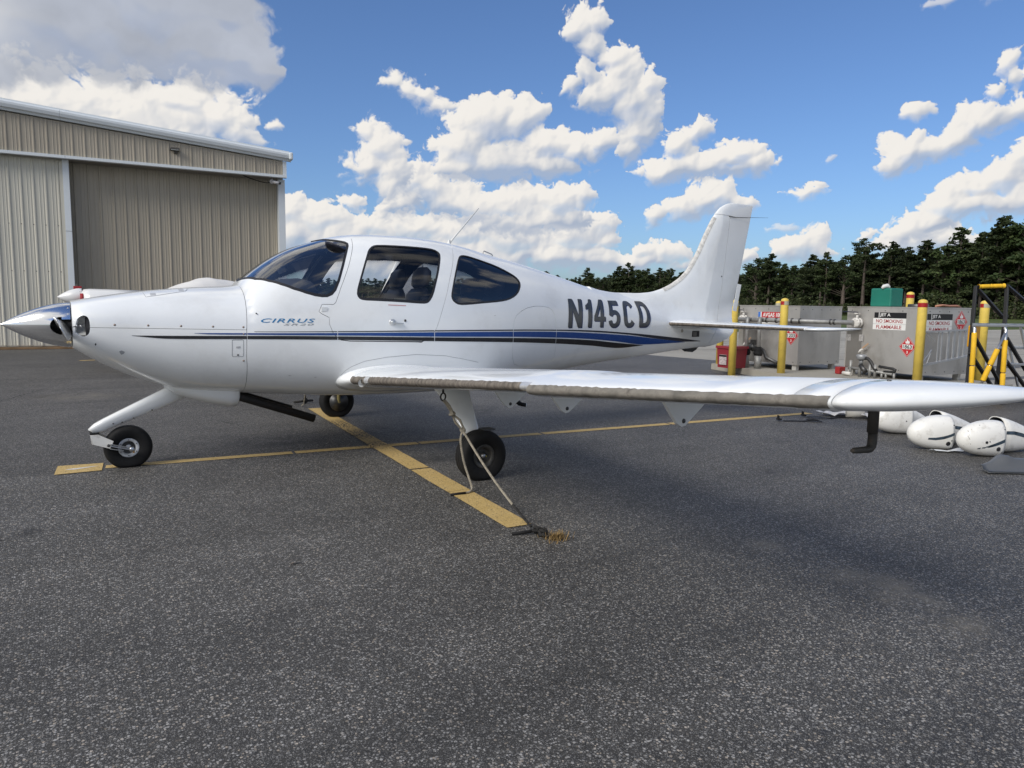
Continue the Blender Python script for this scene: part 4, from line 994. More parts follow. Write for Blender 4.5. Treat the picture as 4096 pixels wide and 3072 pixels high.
for s in (-1, 1):
    MB().lathe([(0, .006), (.10, .006), (.115, 0), (.10, -.006), (0, -.006)], (2.36, s * .27, 1.755), (.45, 0, .9), 18).done('sun_visor', mat('visor', (.03, .034, .06), .5), plane)
def seat(x, y, zb, rec, hr, wear):
    r = MB()
    def pad(pts, w, name, m, parent, thick):
        vs = []; fs = []; n = 16
        for (cx_, cz, th, hw) in pts:
            for t in np.linspace(0, 2 * math.pi, n + 1)[:-1]:
                c_, s_ = math.cos(t), math.sin(t); vs.append((cx_ + th * abs(c_) ** .8 * np.sign(c_), y + hw * abs(s_) ** .6 * np.sign(s_), cz + rec * 0))
        for i in range(len(pts) - 1):
            for k in range(n): fs.append((i * n + k, i * n + (k + 1) % n, (i + 1) * n + (k + 1) % n, (i + 1) * n + k))
        fs += [tuple(range(n)), tuple((len(pts) - 1) * n + k for k in range(n))]
        return MB().add(vs, fs, True).done(name, m, parent)
    back = pad([(x - .10, zb, .05, .20), (x - .09, zb + .05, .07, .225), (x - .06, zb + .2, .065, .23), (x - .02, zb + .38, .06, .225), (x + .01, zb + .50, .055, .20), (x + .025, zb + .555, .035, .14)], 0, 'seat_back', LEATHER, plane, 0)
    pad([(x + .02, zb + .555, .03, .07), (x + .03, zb + .585, .055, .115), (x + .045, zb + .65, .062, .135), (x + .055, zb + .71, .055, .12), (x + .06, zb + .745, .025, .07)], 0, 'headrest', LEATHER, back, 0)
    MB().box((x - .27, y, zb - .02), (.46, .45, .13), bev=.05).done('seat_cushion', LEATHER, back)
    MB().lathe([(0, .004), (.07, .004), (.075, 0)], (x - .10, y - .02, zb + .36), (-1, 0, .1), 16).done('seat_panel', LEATHER_LIGHT if wear else LEATHER, back)
    MB().box((x - .0, y - .19, zb + .30), (.10, .05, .36), bev=.02).done('seat_bolster', LEATHER_LIGHT if wear else LEATHER, back)
seat(3.08, -.29, .88, 0, 0, True); seat(3.10, .29, .88, 0, 0, False); seat(3.86, -.27, .82, 0, 0, True); seat(3.88, .27, .82, 0, 0, False)
MB().box((2.80, -.56, 1.325), (.10, .004, .035)).done('placard', mat('card', (.34, .34, .30), .7), plane)
decal('warning_label', [(2.67, 1.289), (2.83, 1.284), (2.83, 1.278), (2.67, 1.283)], mat('label red', (.55, .25, .25), .5), plane)

# spinner and propeller
sp_c = Vector((.425, 0, 1.105))
prof = [(max(.165 * math.sin(min(1, (u)) * HP) ** .80, .0015), (1 - u) * .425 - .002) for u in np.linspace(0, 1, 26)]
prof = [(.163 * (1 - (1 - u) ** 1.75) ** .98 + .0012, (1 - u) * .425 + .008) for u in np.linspace(0, 1, 150)]
v = []; n = 320; f = []
ax = Vector((-1, 0, 0.012)).normalized(); yy = Vector((0, 1, 0)); zz = ax.cross(yy) * -1
if zz.z < 0: zz = -zz
blades = (R_(181), R_(1))
for r, h in prof:
    for k in range(n):
        t = 2 * math.pi * k / n; v.append(sp_c + ax * h + (yy * math.cos(t) + zz * math.sin(t)) * r)
def in_slot(h, t):
    for b_ in blades:
        d = (t - b_ + math.pi) % (2 * math.pi) - math.pi
        if -.02 < h < .062 and -.30 < d < .32: return True
        if .062 <= h < .135 and ((h - .062) / .073) ** 2 + (d / .42) ** 2 < 1: return True
    return False
for i in range(len(prof) - 1):
    for k in range(n):
        h = (prof[i][1] + prof[i + 1][1]) / 2; t = 2 * math.pi * (k + .5) / n
        if not in_slot(h, t): f.append((i * n + k, i * n + (k + 1) % n, (i + 1) * n + (k + 1) % n, (i + 1) * n + k))
spn = MB().add(v, f, True).done('spinner', CHROME, plane)
MB().lathe([(0, .006), (.155, .006), (.158, .002), (.158, -.010), (0, -.010)], sp_c, ax, 40).lathe([(.0, .15), (.05, .14), (.075, .10), (.08, .02), (.08, 0)], sp_c, ax, 24).done('spinner_backplate', DARK_STEEL, plane)
sc = MB()
for k in range(18):
    t = 2 * math.pi * (k + .5) / 18
    if in_slot(.02, t): continue
    p = sp_c + ax * .022 + (yy * math.cos(t) + zz * math.sin(t)) * .1625; d = (yy * math.cos(t) + zz * math.sin(t))
    sc.lathe([(0, .003), (.005, .002), (.006, -.001)], p, d, 8)
sc.done('spinner_screw', STEEL, spn)
for b_ in blades:
    d = (yy * math.cos(b_) + zz * math.sin(b_)); tdir = (zz * math.cos(b_) - yy * math.sin(b_))
    vs = []; fs = []; m_ = 12
    for u in np.linspace(0, 1, 15):
        r = .07 + u * .86; ch = np.interp(u, [0, .05, .18, .45, .8, .95, 1], [.045, .055, .085, .085, .072, .055, .03]); th = np.interp(u, [0, .06, .2, 1], [.034, .028, .012, .004]); tw = R_(np.interp(u, [0, .1, .4, 1], [48, 42, 30, 22]))
        for k in range(m_):
            t = 2 * math.pi * k / m_; a = math.cos(t) * ch; c_ = math.sin(t) * th
            vs.append(sp_c + ax * (.058 + (-a * math.sin(tw) + c_ * math.cos(tw))) + d * r + tdir * (a * math.cos(tw) + c_ * math.sin(tw)))
    for i in range(14):
        for k in range(m_): fs.append((i * m_ + k, i * m_ + (k + 1) % m_, (i + 1) * m_ + (k + 1) % m_, (i + 1) * m_ + k))
    fs += [tuple(range(m_)), tuple(14 * m_ + k for k in range(m_))]
    MB().add(vs, fs, True).done('propeller_blade', mat('satin blade', (.60, .60, .59), .28, .9, vary=.08, vscale=6) if abs(b_ - blades[0]) < .01 else BLACK_METAL, plane)

# tail: cone, fin, rudder
def tail_grid(fx, u0, u1, nu, nv, zlo, zhi, base=5.2):
    """columns between x=base and the hinge line (sheared), rows from underside to top edge"""
    X = np.zeros((nu, nv)); Z = np.zeros((nu, nv))
    for i, u in enumerate(np.linspace(u0, u1, nu)):
        x = np.full(nv, base + (7.25 - base) * u); vv = (1 - np.cos(np.linspace(0, math.pi, nv))) / 2; z = None
        for _ in range(12):
            zb = zlo(x); zt = zhi(x); zb = zb[0] if u < .001 else float(zb[0]); zt = float(zt[-1])
            z = zb + (zt - zb) * vv; x = base + (fx(z) - base) * u
        X[i], Z[i] = x, z
    return X, Z
def tail_part(name, X, Z, m, parent, closed=True):
    nu, nv = X.shape; x, z = X.ravel(), Z.ravel(); y = ysurf(x, z).copy(); e = .004
    Y = y.reshape(nu, nv); Y[:, 0] = 0; Y[:, -1] = np.where(SIL(X[:, -1]) - Z[:, -1] < .004, 0, Y[:, -1]); y = Y.ravel()
    zi = np.clip(z, None, SIL(x) - .006)
    gx = (ysurf(x + e, zi) - ysurf(x - e, zi)) / (2 * e); gz = (ysurf(x, zi + e) - ysurf(x, zi - e)) / (2 * e)
    gx, gz = np.clip(gx, -6, 6), np.clip(gz, -6, 6)
    nl = np.stack([-gx, np.full_like(x, -1), -gz], 1); nl /= np.linalg.norm(nl, axis=1, keepdims=True); nr = nl * np.array([1, -1, 1])
    v = np.concatenate([np.stack([x, -y, z], 1), np.stack([x, y, z], 1)]); nn = np.concatenate([nl, nr]); q = nu * nv; f = []
    for i in range(nu - 1):
        for j in range(nv - 1):
            a, b, c_, d = i * nv + j, (i + 1) * nv + j, (i + 1) * nv + j + 1, i * nv + j + 1
            f.append((a, b, c_, d)); f.append((q + d, q + c_, q + b, q + a))
    v = list(v); nn = list(nn)
    if closed:   # webs closing the front and rear ends
        for i, sx in ((0, -1), (nu - 1, 1)):
            for j in range(nv - 1):
                k = len(v); v += [v[i * nv + j], v[i * nv + j + 1], v[q + i * nv + j + 1], v[q + i * nv + j]]; nn += [(sx, 0, 0)] * 4; f.append((k, k + 1, k + 2, k + 3) if sx < 0 else (k + 3, k + 2, k + 1, k))
    return mesh(name, np.array(v), f, m, parent, smooth=True, normals=nn)
CREASE = lambda x: ZT(x) + .02 - 0 * x
TIPZ = lambda x: 2.44 + (x - 7.2) * -.035
X, Z = tail_grid(lambda z: XH(z) - .003, 0, 1, 96, 110, lambda x: ZB(np.minimum(x, 7.05)) + np.clip(x - 7.05, 0, 1) * 0, lambda x: np.minimum(SIL(x), TIPZ(x)))
cone = tail_part('tail_cone_and_fin', X, Z, WHITE_PAINT, plane); cone.name = 'tail_fin'
# fin tip cap
nu, nv = 14, 24; X = np.zeros((nu, nv)); Z = np.zeros((nu, nv))
for i, xx in enumerate(np.linspace(7.203, 7.446, nu)):
    zb = TIPZ(xx) + .004; zt = float(SIL(xx)); vv = (1 - np.cos(np.linspace(0, math.pi, nv))) / 2
    X[i] = xx; Z[i] = zb + max(zt - zb, .001) * vv
tail_part('fin_tip', X, Z, WHITE_PAINT, plane)
# rudder
nu, nv = 16, 60; X = np.zeros((nu, nv)); Z = np.zeros((nu, nv))
zl = np.linspace(.80, 2.62, 400)
for i, u in enumerate(np.linspace(0, 1, nu)):
    xcol = XH(zl) + .003 + (XTE(zl) - .002 - XH(zl) - .003) * u
    zb = np.interp(u, [0, .3, .65, .9, 1], [.818, .832, .868, .93, 1.0]); zt = 2.6 if u > .01 else 2.597
    zz_ = zb + (zt - zb) * (1 - np.cos(np.linspace(0, math.pi, nv))) / 2
    X[i] = np.interp(zz_, zl, xcol); Z[i] = np.minimum(zz_, SIL(X[i]))
tail_part('rudder', X, Z, WHITE_PAINT, plane)
tb = MB(); tb.prism([(7.60, -.004, 1.27), (7.665, -.004, 1.26), (7.735, -.004, 1.60), (7.665, -.004, 1.61)], (0, .008, 0)).done('rudder_tab', WHITE_PAINT, plane)
MB().tube([(7.40, -.05, 2.43), (7.52, -.045, 2.425), (8.16, -.02, 2.47)], [.006, .004, .0015], 6).done('static_wick', DARK_STEEL, plane)
# seams of the fin and worn boot on its leading edge
def ridge(name, pts, w, m, off=.0012): return decal(name, [(a - w / 2, b) for a, b in pts] + [(a + w / 2, b) for a, b in pts[::-1]], m, plane, off=off, step=.03)
zz_ = np.linspace(1.60, 2.40, 20)
le = [(float(np.interp(z_, [1.50, 1.517, 1.629, 1.74, 1.961, 2.214, 2.456], [6.29, 6.352, 6.595, 6.736, 6.898, 7.037, 7.2])), float(z_)) for z_ in np.linspace(1.52, 2.40, 26)]
bv = []; nb_ = 0
for x, z in le:     # strip folded round the leading edge
    sl = float(slope(SIL, np.array(x))); d = Vector((sl, 0, -1)).normalized(); zs_ = float(SIL(np.array(x)))
    row = []
    for dd_ in (.036, .024, .013, .005): q = Vector((x, 0, zs_)) + d * dd_; row.append((q.x, float(ysurf(q.x, q.z)) + .0035, q.z))
    tip_ = Vector((x, 0, zs_)) - d * .003; row = [(p[0], -p[1], p[2]) for p in row] + [tuple(tip_)] + row[::-1]; nb_ = len(row); bv += row
mesh('leading_edge_tape', bv, [(i * nb_ + k, i * nb_ + k + 1, (i + 1) * nb_ + k + 1, (i + 1) * nb_ + k) for i in range(len(le) - 1) for k in range(nb_ - 1)], mat('worn tape pale', (.56, .55, .52), .7, vary=.25, vscale=30), plane, smooth=True)
MB().lathe([(0, .004), (.008, .003), (.010, 0)], (7.365, -.03, 2.36), (0, -1, 0), 8).lathe([(0, .004), (.008, .003), (.010, 0)], (7.31, -.052, 1.69), (0, -1, 0), 8).done('rudder_hinge', DARK_STEEL, plane)
# tail fittings
fr = MB(); yv = -float(ysurf(6.80, .985)); fr.box((6.795, yv - .001, .988), (.12, .014, .072), bev=.003).done('tail_vent', BLACK_TRIM, plane)
MB().box((6.775, yv - .009, .988), (.06, .004, .05)).done('tail_vent_pane', mat('vent grey', (.16, .16, .155), .6), plane)
MB().lathe([(0, .004), (.018, .003), (.021, 0)], (6.553, -float(ysurf(6.553, 1.027)), 1.027), (0, -1, 0), 14).done('inspection_cap', mat('cap', (.45, .43, .38), .5), plane)
MB().prism([(6.70, -.03, .822), (6.98, -.03, .824), (6.94, -.03, .785), (6.88, -.03, .758), (6.80, -.03, .765)], (0, .06, 0)).done('tail_skid', BLACK_METAL, plane)
# horizontal tail
def foil(xi, t): return 5 * t * (.2969 * np.sqrt(xi) - .126 * xi - .3516 * xi ** 2 + .2843 * xi ** 3 - .1036 * xi ** 4)
def camber(xi, m_=.022, p=.4): return np.where(xi < p, m_ / p ** 2 * (2 * p * xi - xi ** 2), m_ / (1 - p) ** 2 * (1 - 2 * p + 2 * p * xi - xi ** 2))
def surf_loft(name, st, s0, s1, ns, m, parent, off=0.0, jag=0.0, close=True, cam_=.022, label=None, jseed=3):
    """st: stations (y, x of leading edge, z, chord, thickness ratio, incidence); s runs from -1 (lower trailing edge) over 0 (leading edge) to 1"""
    V = []; nS = len(st); r = np.random.default_rng(jseed); s_ = np.linspace(s0, s1, ns)
    for (y, xl, z, c_, t, inc) in st:
        ja, jb = (r.uniform(-jag, jag), r.uniform(-jag, jag)); s = s0 + ja + (s1 + jb - s0 - ja) * np.linspace(0, 1, ns); xi = s * s
        et = camber(xi, cam_) + np.where(s > 0, 1, -1) * foil(xi, t) + np.where(s == 0, 0, 0)
        if off:
            d = np.gradient(xi), np.gradient(et); l = np.hypot(*d) + 1e-9; xi = xi - d[1] / l * off / c_ * 1.0; et = et + d[0] / l * off / c_ * 1.0
        x = xl + c_ * (xi * math.cos(inc) + et * math.sin(inc)); zz = z + c_ * (-xi * math.sin(inc) + et * math.cos(inc))
        V += [(a, y, b) for a, b in zip(x, zz)]
    f = [(i * ns + k, i * ns + k + 1, (i + 1) * ns + k + 1, (i + 1) * ns + k) for i in range(nS - 1) for k in range(ns - 1)]
    b = MB(); b.add(V, f, True)
    if close:
        b.f.append(tuple(range(ns))); b.sm.append(False); b.f.append(tuple((nS - 1) * ns + k for k in range(ns))); b.sm.append(False)
        for i in range(nS - 1): b.f.append((i * ns + ns - 1, i * ns, (i + 1) * ns, (i + 1) * ns + ns - 1)); b.sm.append(False)
    o = b.done(name, m, parent, label=label)
    return o
TAPE = mat('weathered leading edge tape', (.15, .13, .108), .8, vary=.4, vscale=18, dirt=(.055, .047, .04), dscale=11, damt=.9, bump=.5, bscale=45, stretch=(1, 2.2, 1))
TAPE2 = mat('weathered leading edge tape, paler', (.19, .175, .15), .75, vary=.4, vscale=12, dirt=(.075, .065, .055), dscale=12, damt=.9, bump=.4, bscale=40)
sq = lambda a: math.sqrt(a)
for s in (-1, 1):
    ys = [.06, .14, .4, .8, 1.2, 1.62, 1.70]
    hs = [(s * y, 6.285 + .245 * y + (0), 1.113 - .008 * y, (7.16 + .02 * y) - (6.285 + .245 * y), .10, 0) for y in ys]
    surf_loft('horizontal_stabilizer', [(y, x, z, c_, t, i) for y, x, z, c_, t, i in hs], -sq(.62), sq(.62), 41, WHITE_PAINT, plane, cam_=0.)
    e = MB(); V = []; f = []
    for (y, x, z, c_, t, i) in hs:
        for xi, sg in ((.63, 1), (.72, 1), (.85, 1), (1., 1), (1., -1), (.85, -1), (.72, -1), (.63, -1)): V.append((x + c_ * xi, y, z + sg * (c_ * float(foil(np.array(xi), t)) + .001)))
    for i in range(len(hs) - 1):
        for k in range(8): f.append((i * 8 + k, i * 8 + (k + 1) % 8, (i + 1) * 8 + (k + 1) % 8, (i + 1) * 8 + k))
    e.add(V, f, False); e.f += [tuple(range(8)), tuple((len(hs) - 1) * 8 + k for k in range(8))]; e.sm += [False] * 2
    e.done('elevator', WHITE_PAINT, plane)
    tp = [(s * y, x, z, c_, .10, 0) for y, x, z, c_ in ((1.705, 6.70, 1.10, .50), (1.80, 6.78, 1.10, .46), (1.88, 6.90, 1.103, .36), (1.94, 7.03, 1.108, .24), (1.955, 7.16, 1.112, .12))]
    surf_loft('stabilizer_tip', tp, -1, 1, 31, WHITE_PAINT, plane, cam_=0.)
    if s < 0:
        bs = [(s * y, 6.285 + .245 * y, 1.113 - .008 * y, (7.16 + .02 * y) - (6.285 + .245 * y), .10, 0) for y in np.linspace(.13, 1.69, 40)]
        surf_loft('leading_edge_tape', bs, -.17, .12, 9, TAPE, plane, off=.0025, jag=.006, close=False, cam_=0.)

# wings
def wing_st(y, cuff=None):
    a = abs(y); cuff = (a > 3.24) if cuff is None else cuff
    xl = 2.302 + .0225 * (a - .65); z = .676 + .0835 * (a - .65); te = 3.76 - .128 * (a - .65); t = .118 - .003 * (a - .65); inc = R_(2.6 - .35 * (a - .65))
    if cuff: xl -= .028; z -= .012; t *= 1.06
    c_ = te - xl
    return [y, xl, z, c_, t, inc]
def tip_st(y):
    a = abs(y); b = wing_st(math.copysign(4.9, y)); d = a - 4.9
    xl = np.interp(a, [4.9, 4.96, 5.02, 5.08, 5.14, 5.19, 5.22], [b[1], 2.415, 2.475, 2.57, 2.70, 2.86, 3.02]); te = np.interp(a, [4.9, 5.1, 5.22], [b[1] + b[3], 3.23, 3.22])
    t = b[4] * b[3] / (te - xl) * np.interp(a, [4.9, 5.0, 5.1, 5.18, 5.22], [1.02, .98, .78, .46, .14])
    return [y, float(xl), b[2] + .06 * d + .004 * (d / .32) ** 2, float(te - xl), float(t), b[5]]
for s in (-1, 1):
    inb = [wing_st(s * y) for y in (.30, .55, .8, 1.2, 1.7, 2.2, 2.7)] ; mid = [wing_st(s * y) for y in (2.72, 3.0, 3.225)]; out = [wing_st(s * y) for y in (3.245, 3.6, 4.0, 4.4, 4.75)]
    surf_loft('wing', inb + mid + out, -sq(.775), sq(.775), 61, WHITE_PAINT, plane)
    for nm, a, b in (('flap', .70, 2.70), ('aileron', 2.715, 4.75)):
        V = []; f = []; L_ = []
        for y in np.linspace(a, b, 8):
            q = wing_st(s * y); xi = np.array([.782, .85, .92, 1., 1., .92, .85, .782]); sg = np.array([1, 1, 1, 1, -1, -1, -1, -1]); et = camber(xi) + sg * (foil(xi, q[4]) + .0008)
            V += [(q[1] + q[3] * (u * math.cos(q[5]) + w * math.sin(q[5])), q[0], q[2] + q[3] * (-u * math.sin(q[5]) + w * math.cos(q[5]))) for u, w in zip(xi, et)]
        for i in range(7):
            for k in range(8): f.append((i * 8 + k, i * 8 + (k + 1) % 8, (i + 1) * 8 + (k + 1) % 8, (i + 1) * 8 + k))
        b_ = MB().add(V, f, False); b_.f += [tuple(range(8)), tuple(56 + k for k in range(8))]; b_.sm += [False, False]; b_.done(nm, WHITE_PAINT, plane)
    surf_loft('wing_end', [wing_st(s * y) for y in (4.752, 4.82, 4.895)], -1, 1, 61, WHITE_PAINT, plane)
    surf_loft('wing_tip', [tip_st(s * y) for y in (4.899, 4.93, 4.96, 4.99, 5.02, 5.05, 5.08, 5.11, 5.14, 5.165, 5.19, 5.205, 5.22)], -1, 1, 61, WHITE_PAINT, plane)
    # root fairing: thicker sections growing out of the body
    fr = []
    for y, k, xo in ((.50, 1.45, .085), (.575, 1.30, .06), (.62, 1.18, .038), (.655, 1.08, .018), (.69, 1.02, .006), (.73, 1.0, 0)):
        q = wing_st(s * y); q[1] -= xo; q[3] += xo + .10 * (k - 1); q[4] = q[4] * k * wing_st(s * y)[3] / q[3]; fr.append(q)
    surf_loft('wing_fairing', fr, -1, 1, 61, WHITE_PAINT, plane, off=.002)
    if s < 0:
        segs = [(.70, .885, TAPE), (1.13, 1.99, TAPE), (2.01, 3.165, TAPE), (3.245, 4.885, TAPE2)]
        segs = [(.70, 1.00, TAPE, -.155, .11), (1.09, 1.93, TAPE, -.15, .115), (1.935, 3.14, TAPE, -.15, .115), (3.245, 4.885, TAPE2, -.15, .12)]
        for i, (a, b, m_, l0, l1) in enumerate(segs):
            surf_loft('leading_edge_tape', [wing_st(s * y, y > 3.24) for y in np.linspace(a, b, int((b - a) / .022))], l0, l1, 13, m_, plane, off=.0032, jag=.013, close=False, jseed=i + 1, label='weathered grey anti-chafe tape' if 0 else None)
        # torn ends showing bright metal
        for a, b in ((1.00, 1.09), (3.14, 3.235)):
            surf_loft('tape_backing', [wing_st(s * y, False) for y in np.linspace(a, b, 5)], -.13, .13, 13, mat('bright foil', (.66, .66, .66), .25, .5, vary=.15, vscale=30), plane, off=.002, close=False, jag=.01)
        q = wing_st(-1.0)
        MB().lathe([(.030, 0), (.028, .03), (.018, .10), (0, .16)], (q[1] - .012, -.985, q[2] - .022), (.80, .58, -.10), 14).done('inlet_scoop', WHITE_PAINT, plane)
    # hinge brackets under the trailing edge
    for y in (1.62, 2.42, 3.56):
        q = wing_st(s * y); x0 = q[1] + q[3] * .60; zb = q[2] - q[3] * .66 * math.sin(q[5]) - .075
        pts = [(x0, zb + .045), (x0 + .30, zb + .02), (x0 + .25, zb - .035), (x0 + .175, zb - .10), (x0 + .155, zb - .118), (x0 + .13, zb - .122), (x0 + .105, zb - .105), (x0 + .05, zb - .03)]
        h_ = MB().prism([(x0 - .03 + (a - x0) * 1.2, s * y - .012, zb + .045 + (b - zb - .045) * 1.06) for a, b in pts], (0, .024, 0)).done('hinge_fairing', WHITE_PAINT, plane)
        MB().lathe([(0, .004), (.012, .003), (.013, 0)], (x0 + .14, s * y - .012, zb - .102), (0, -1, 0), 10).done('pivot_bolt', DARK_STEEL, h_)
# screws at the tip joint
for x, y in ((2.62, 4.93), (2.86, 4.93), (3.04, 4.925)):
    q = tip_st(-y); xi = np.array((x - q[1]) / q[3]); zt = q[2] + q[3] * (float(camber(xi)) + float(foil(xi, q[4]))) - (x - q[1]) * math.sin(q[5])
    MB().lathe([(0, .002), (.007, .0015), (.008, -.002)], (x, -y, zt + .001), (0, 0, 1), 10).done('tip_screw', DARK_STEEL, plane)
# pitot mast under the left wing tip and crew step
pz = .975
pt = MB(); pt.tube([(2.75, -4.81, pz + .03), (2.75, -4.81, .880)], .0185, 14); pt.done('pitot_mast', RUST, plane)
MB().tube([(2.752, -4.811, .885), (2.752, -4.811, .846), (2.748, -4.811, .832), (2.738, -4.811, .824), (2.722, -4.811, .822), (2.645, -4.811, .826), (2.632, -4.811, .827)], [.016, .016, .0155, .0145, .0125, .0105, .006], 14).done('pitot_tube', RUST, plane)
MB().tube([(3.74, -.60, .56), (3.77, -.72, .50), (3.86, -.78, .42)], .016, 10).done('crew_step', WHITE_PAINT, plane)
MB().tube([(3.86, -.78, .42), (3.885, -.80, .398)], .021, 12).tube([(3.885, -.80, .398), (3.93, -.815, .39)], .018, 12).done('step_grip', BLACK_RUBBER, plane)
MB().lathe([(0, .006), (.016, .005), (.018, 0)], (3.93, -.815, .39), (1, -.3, -.15), 12).done('step_cap', WHITE_PAINT, plane)
# roof aerial and probe loop
MB().lathe([(.035, 0), (.022, .012), (.013, .03), (.011, .05)], (3.55, 0, float(ZT(3.55)) - .006), (0, 0, 1), 14).tube([(3.552, 0, 1.88), (3.60, 0, 1.935), (3.874, 0, 2.238)], [.011, .009, .0045], 8).done('aerial', mat('aerial white', (.68, .68, .66), .4), plane)
zp = float(ZT(3.94)) - .012
MB().tube([(3.886, -.07, zp + .005), (3.889, -.07, zp + .038), (3.90, -.07, zp + .044), (3.985, -.07, zp + .018), (3.994, -.07, zp + .010), (3.994, -.07, zp - .03)], .0055, 8).done('temperature_probe', STEEL, plane)

# landing gear
def wheel(c, R, w, rim, side, name_rim_mat, squash=.012):
    c = Vector(c); h = w / 2; ax = (0, side, 0)
    prof = [(rim, -h * .62), (rim + .012, -h * .86), (R * .80, -h), (R * .90, -h * .93), (R * .965, -h * .72), (R * .995, -h * .4), (R, -h * .28), (R - .004, -h * .24), (R - .004, -h * .20), (R, -h * .16), (R, h * .16), (R - .004, h * .20), (R - .004, h * .24), (R, h * .28), (R * .995, h * .4), (R * .965, h * .72), (R * .90, h * .93), (R * .80, h), (rim + .012, h * .86), (rim, h * .62)]
    wl = thing_part = MB().lathe(prof, c, ax, 56, flat=.004).done('tyre', BLACK_RUBBER, plane)
    r = MB(); r.lathe([(0, -h * .5), (rim * .9, -h * .5), (rim, -h * .62), (rim * 1.06, -h * .66), (rim * 1.06, -h * .5), (rim * .98, -h * .3), (rim * .98, h * .3), (rim * 1.06, h * .5), (rim * 1.06, h * .66), (rim * .97, h * .70), (rim * .74, h * .62), (rim * .70, h * .50), (rim * .66, h * .20), (rim * .30, h * .16), (rim * .26, h * .44), (0, h * .44)], c, ax, 40)
    r.done('rim', name_rim_mat, wl)
    bo = MB()
    for k in range(6):
        t = 2 * math.pi * k / 6; bo.lathe([(0, .006), (.007, .006), (.007, -.002)], c + Vector((math.cos(t) * rim * .5, side * h * .2, math.sin(t) * rim * .5)), ax, 6)
        t += .5; bo.lathe([(0, .004), (.004, .004), (.004, -.002)], c + Vector((math.cos(t) * rim * .86, side * h * .67, math.sin(t) * rim * .86)), ax, 6)
    bo.done('wheel_bolt', DARK_STEEL, wl)
    return wl
DARK_RIM = mat('dirty wheel rim', (.075, .072, .066), .5, .4, vary=.3, vscale=20)
wheel((.757, 0, .154), .170, .118, .072, -1, RIM_PAINT)
MB().lathe([(0, .012), (.012, .012), (.014, .004), (.014, 0)], (.775, -.030, .150), (0, -1, 0), 10).done('axle_nut', DARK_STEEL, plane)
MB().lathe([(0, .005), (.007, .005), (.007, 0)], (.790, -.036, .118), (0, -1, 0), 8).done('valve_cap', mat('orange cap', (.6, .28, .02), .5), plane)
# nose leg
ls = [((.515, .296), .030, .030, (.55, -.45)), ((.56, .318), .045, .040, (.5, -.6)), ((.62, .35), .046, .044, (.45, -.75)), ((.72, .395), .050, .046, (.42, -.8)), ((.86, .455), .058, .046, (.42, -.85)), ((1.02, .525), .066, .046, (.42, -.9)), ((1.20, .61), .074, .05, (.42, -.9))]
V = []; f = []; n = 18
for (px, pz_), hc, ht, d in ls:
    d = Vector((d[0], 0, d[1])).normalized()
    for k in range(n):
        t = 2 * math.pi * k / n; c_, s_ = math.cos(t), math.sin(t); a = hc * np.sign(c_) * abs(c_) ** .75; V.append((px + d.x * a, ht * np.sign(s_) * abs(s_) ** .75 * (1 - .25 * c_), pz_ + d.z * a))
for i in range(len(ls) - 1):
    for k in range(n): f.append((i * n + k, i * n + (k + 1) % n, (i + 1) * n + (k + 1) % n, (i + 1) * n + k))
f += [tuple(range(n)), tuple((len(ls) - 1) * n + k for k in range(n))]
nose = MB().add(V, f, True).done('nose_gear_leg', WHITE_PAINT, plane)
for x, z in ((.66, .352), (.72, .358), (.80, .385), (.93, .44)): MB().lathe([(0, .003), (.005, .002), (.006, -.002)], (x, -.046, z), (0, -1, 0), 8).done('screw', DARK_STEEL, nose)
fk = MB()
for s in (-1, 1):
    fk.prism([(.508, s * .068 - .006, .274), (.556, s * .068 - .006, .278), (.655, s * .078 - .006, .222), (.630, s * .078 - .006, .166), (.515, s * .068 - .006, .208)], (0, .012, 0))
fk.prism([(.503, -.07, .276), (.512, -.07, .206), (.530, -.07, .204), (.535, -.07, .276)], (0, .14, 0))
fk.done('nose_fork', mat('chipped fork paint', (.72, .71, .67), .4, dirt=(.22, .19, .16), dscale=16, damt=.6), plane)
MB().box((.533, 0, .284), (.062, .12, .012), bev=.003).done('fork_pad', BLACK_RUBBER, plane)
for s in (-1, 1):
    fa = MB(); a = Vector((.632, s * .088, .190)); b = Vector((.776, s * .088, .148))
    fa.bar(a, b, .008, .052, (0, 1, 0), .002).bar(a + Vector((.0, s * .006, .012)), a + (b - a) * .72 + Vector((0, s * .006, .012)), .006, .020, (0, 1, 0)).bar(a + Vector((-.004, s * .006, -.022)), a + (b - a) * .60 + Vector((0, s * .006, -.020)), .006, .014, (0, 1, 0))
    fa.lathe([(0, .012), (.017, .012), (.020, .006), (.020, -.006)], b, (0, s, 0), 14)
    fa.done('fork_arm', ALU, plane)
    bo = MB()
    for u in (.10, .30, .50, .68, .86): p = a + (b - a) * u; bo.lathe([(0, .004), (.006, .004), (.007, -.002)], (p.x, p.y + s * .008, p.z), (0, s, 0), 8)
    bo.lathe([(0, .002), (.011, .002), (.012, -.01)], (.620, s * .085, .192), (0, s, 0), 12).done('fork_bolt', DARK_STEEL, plane)
MB().lathe([(.018, .002), (.046, .002), (.049, .006), (.051, .004)], (.757, -.014, .154), (0, -1, 0), 24).done('hub_dish', DARK_STEEL, plane)
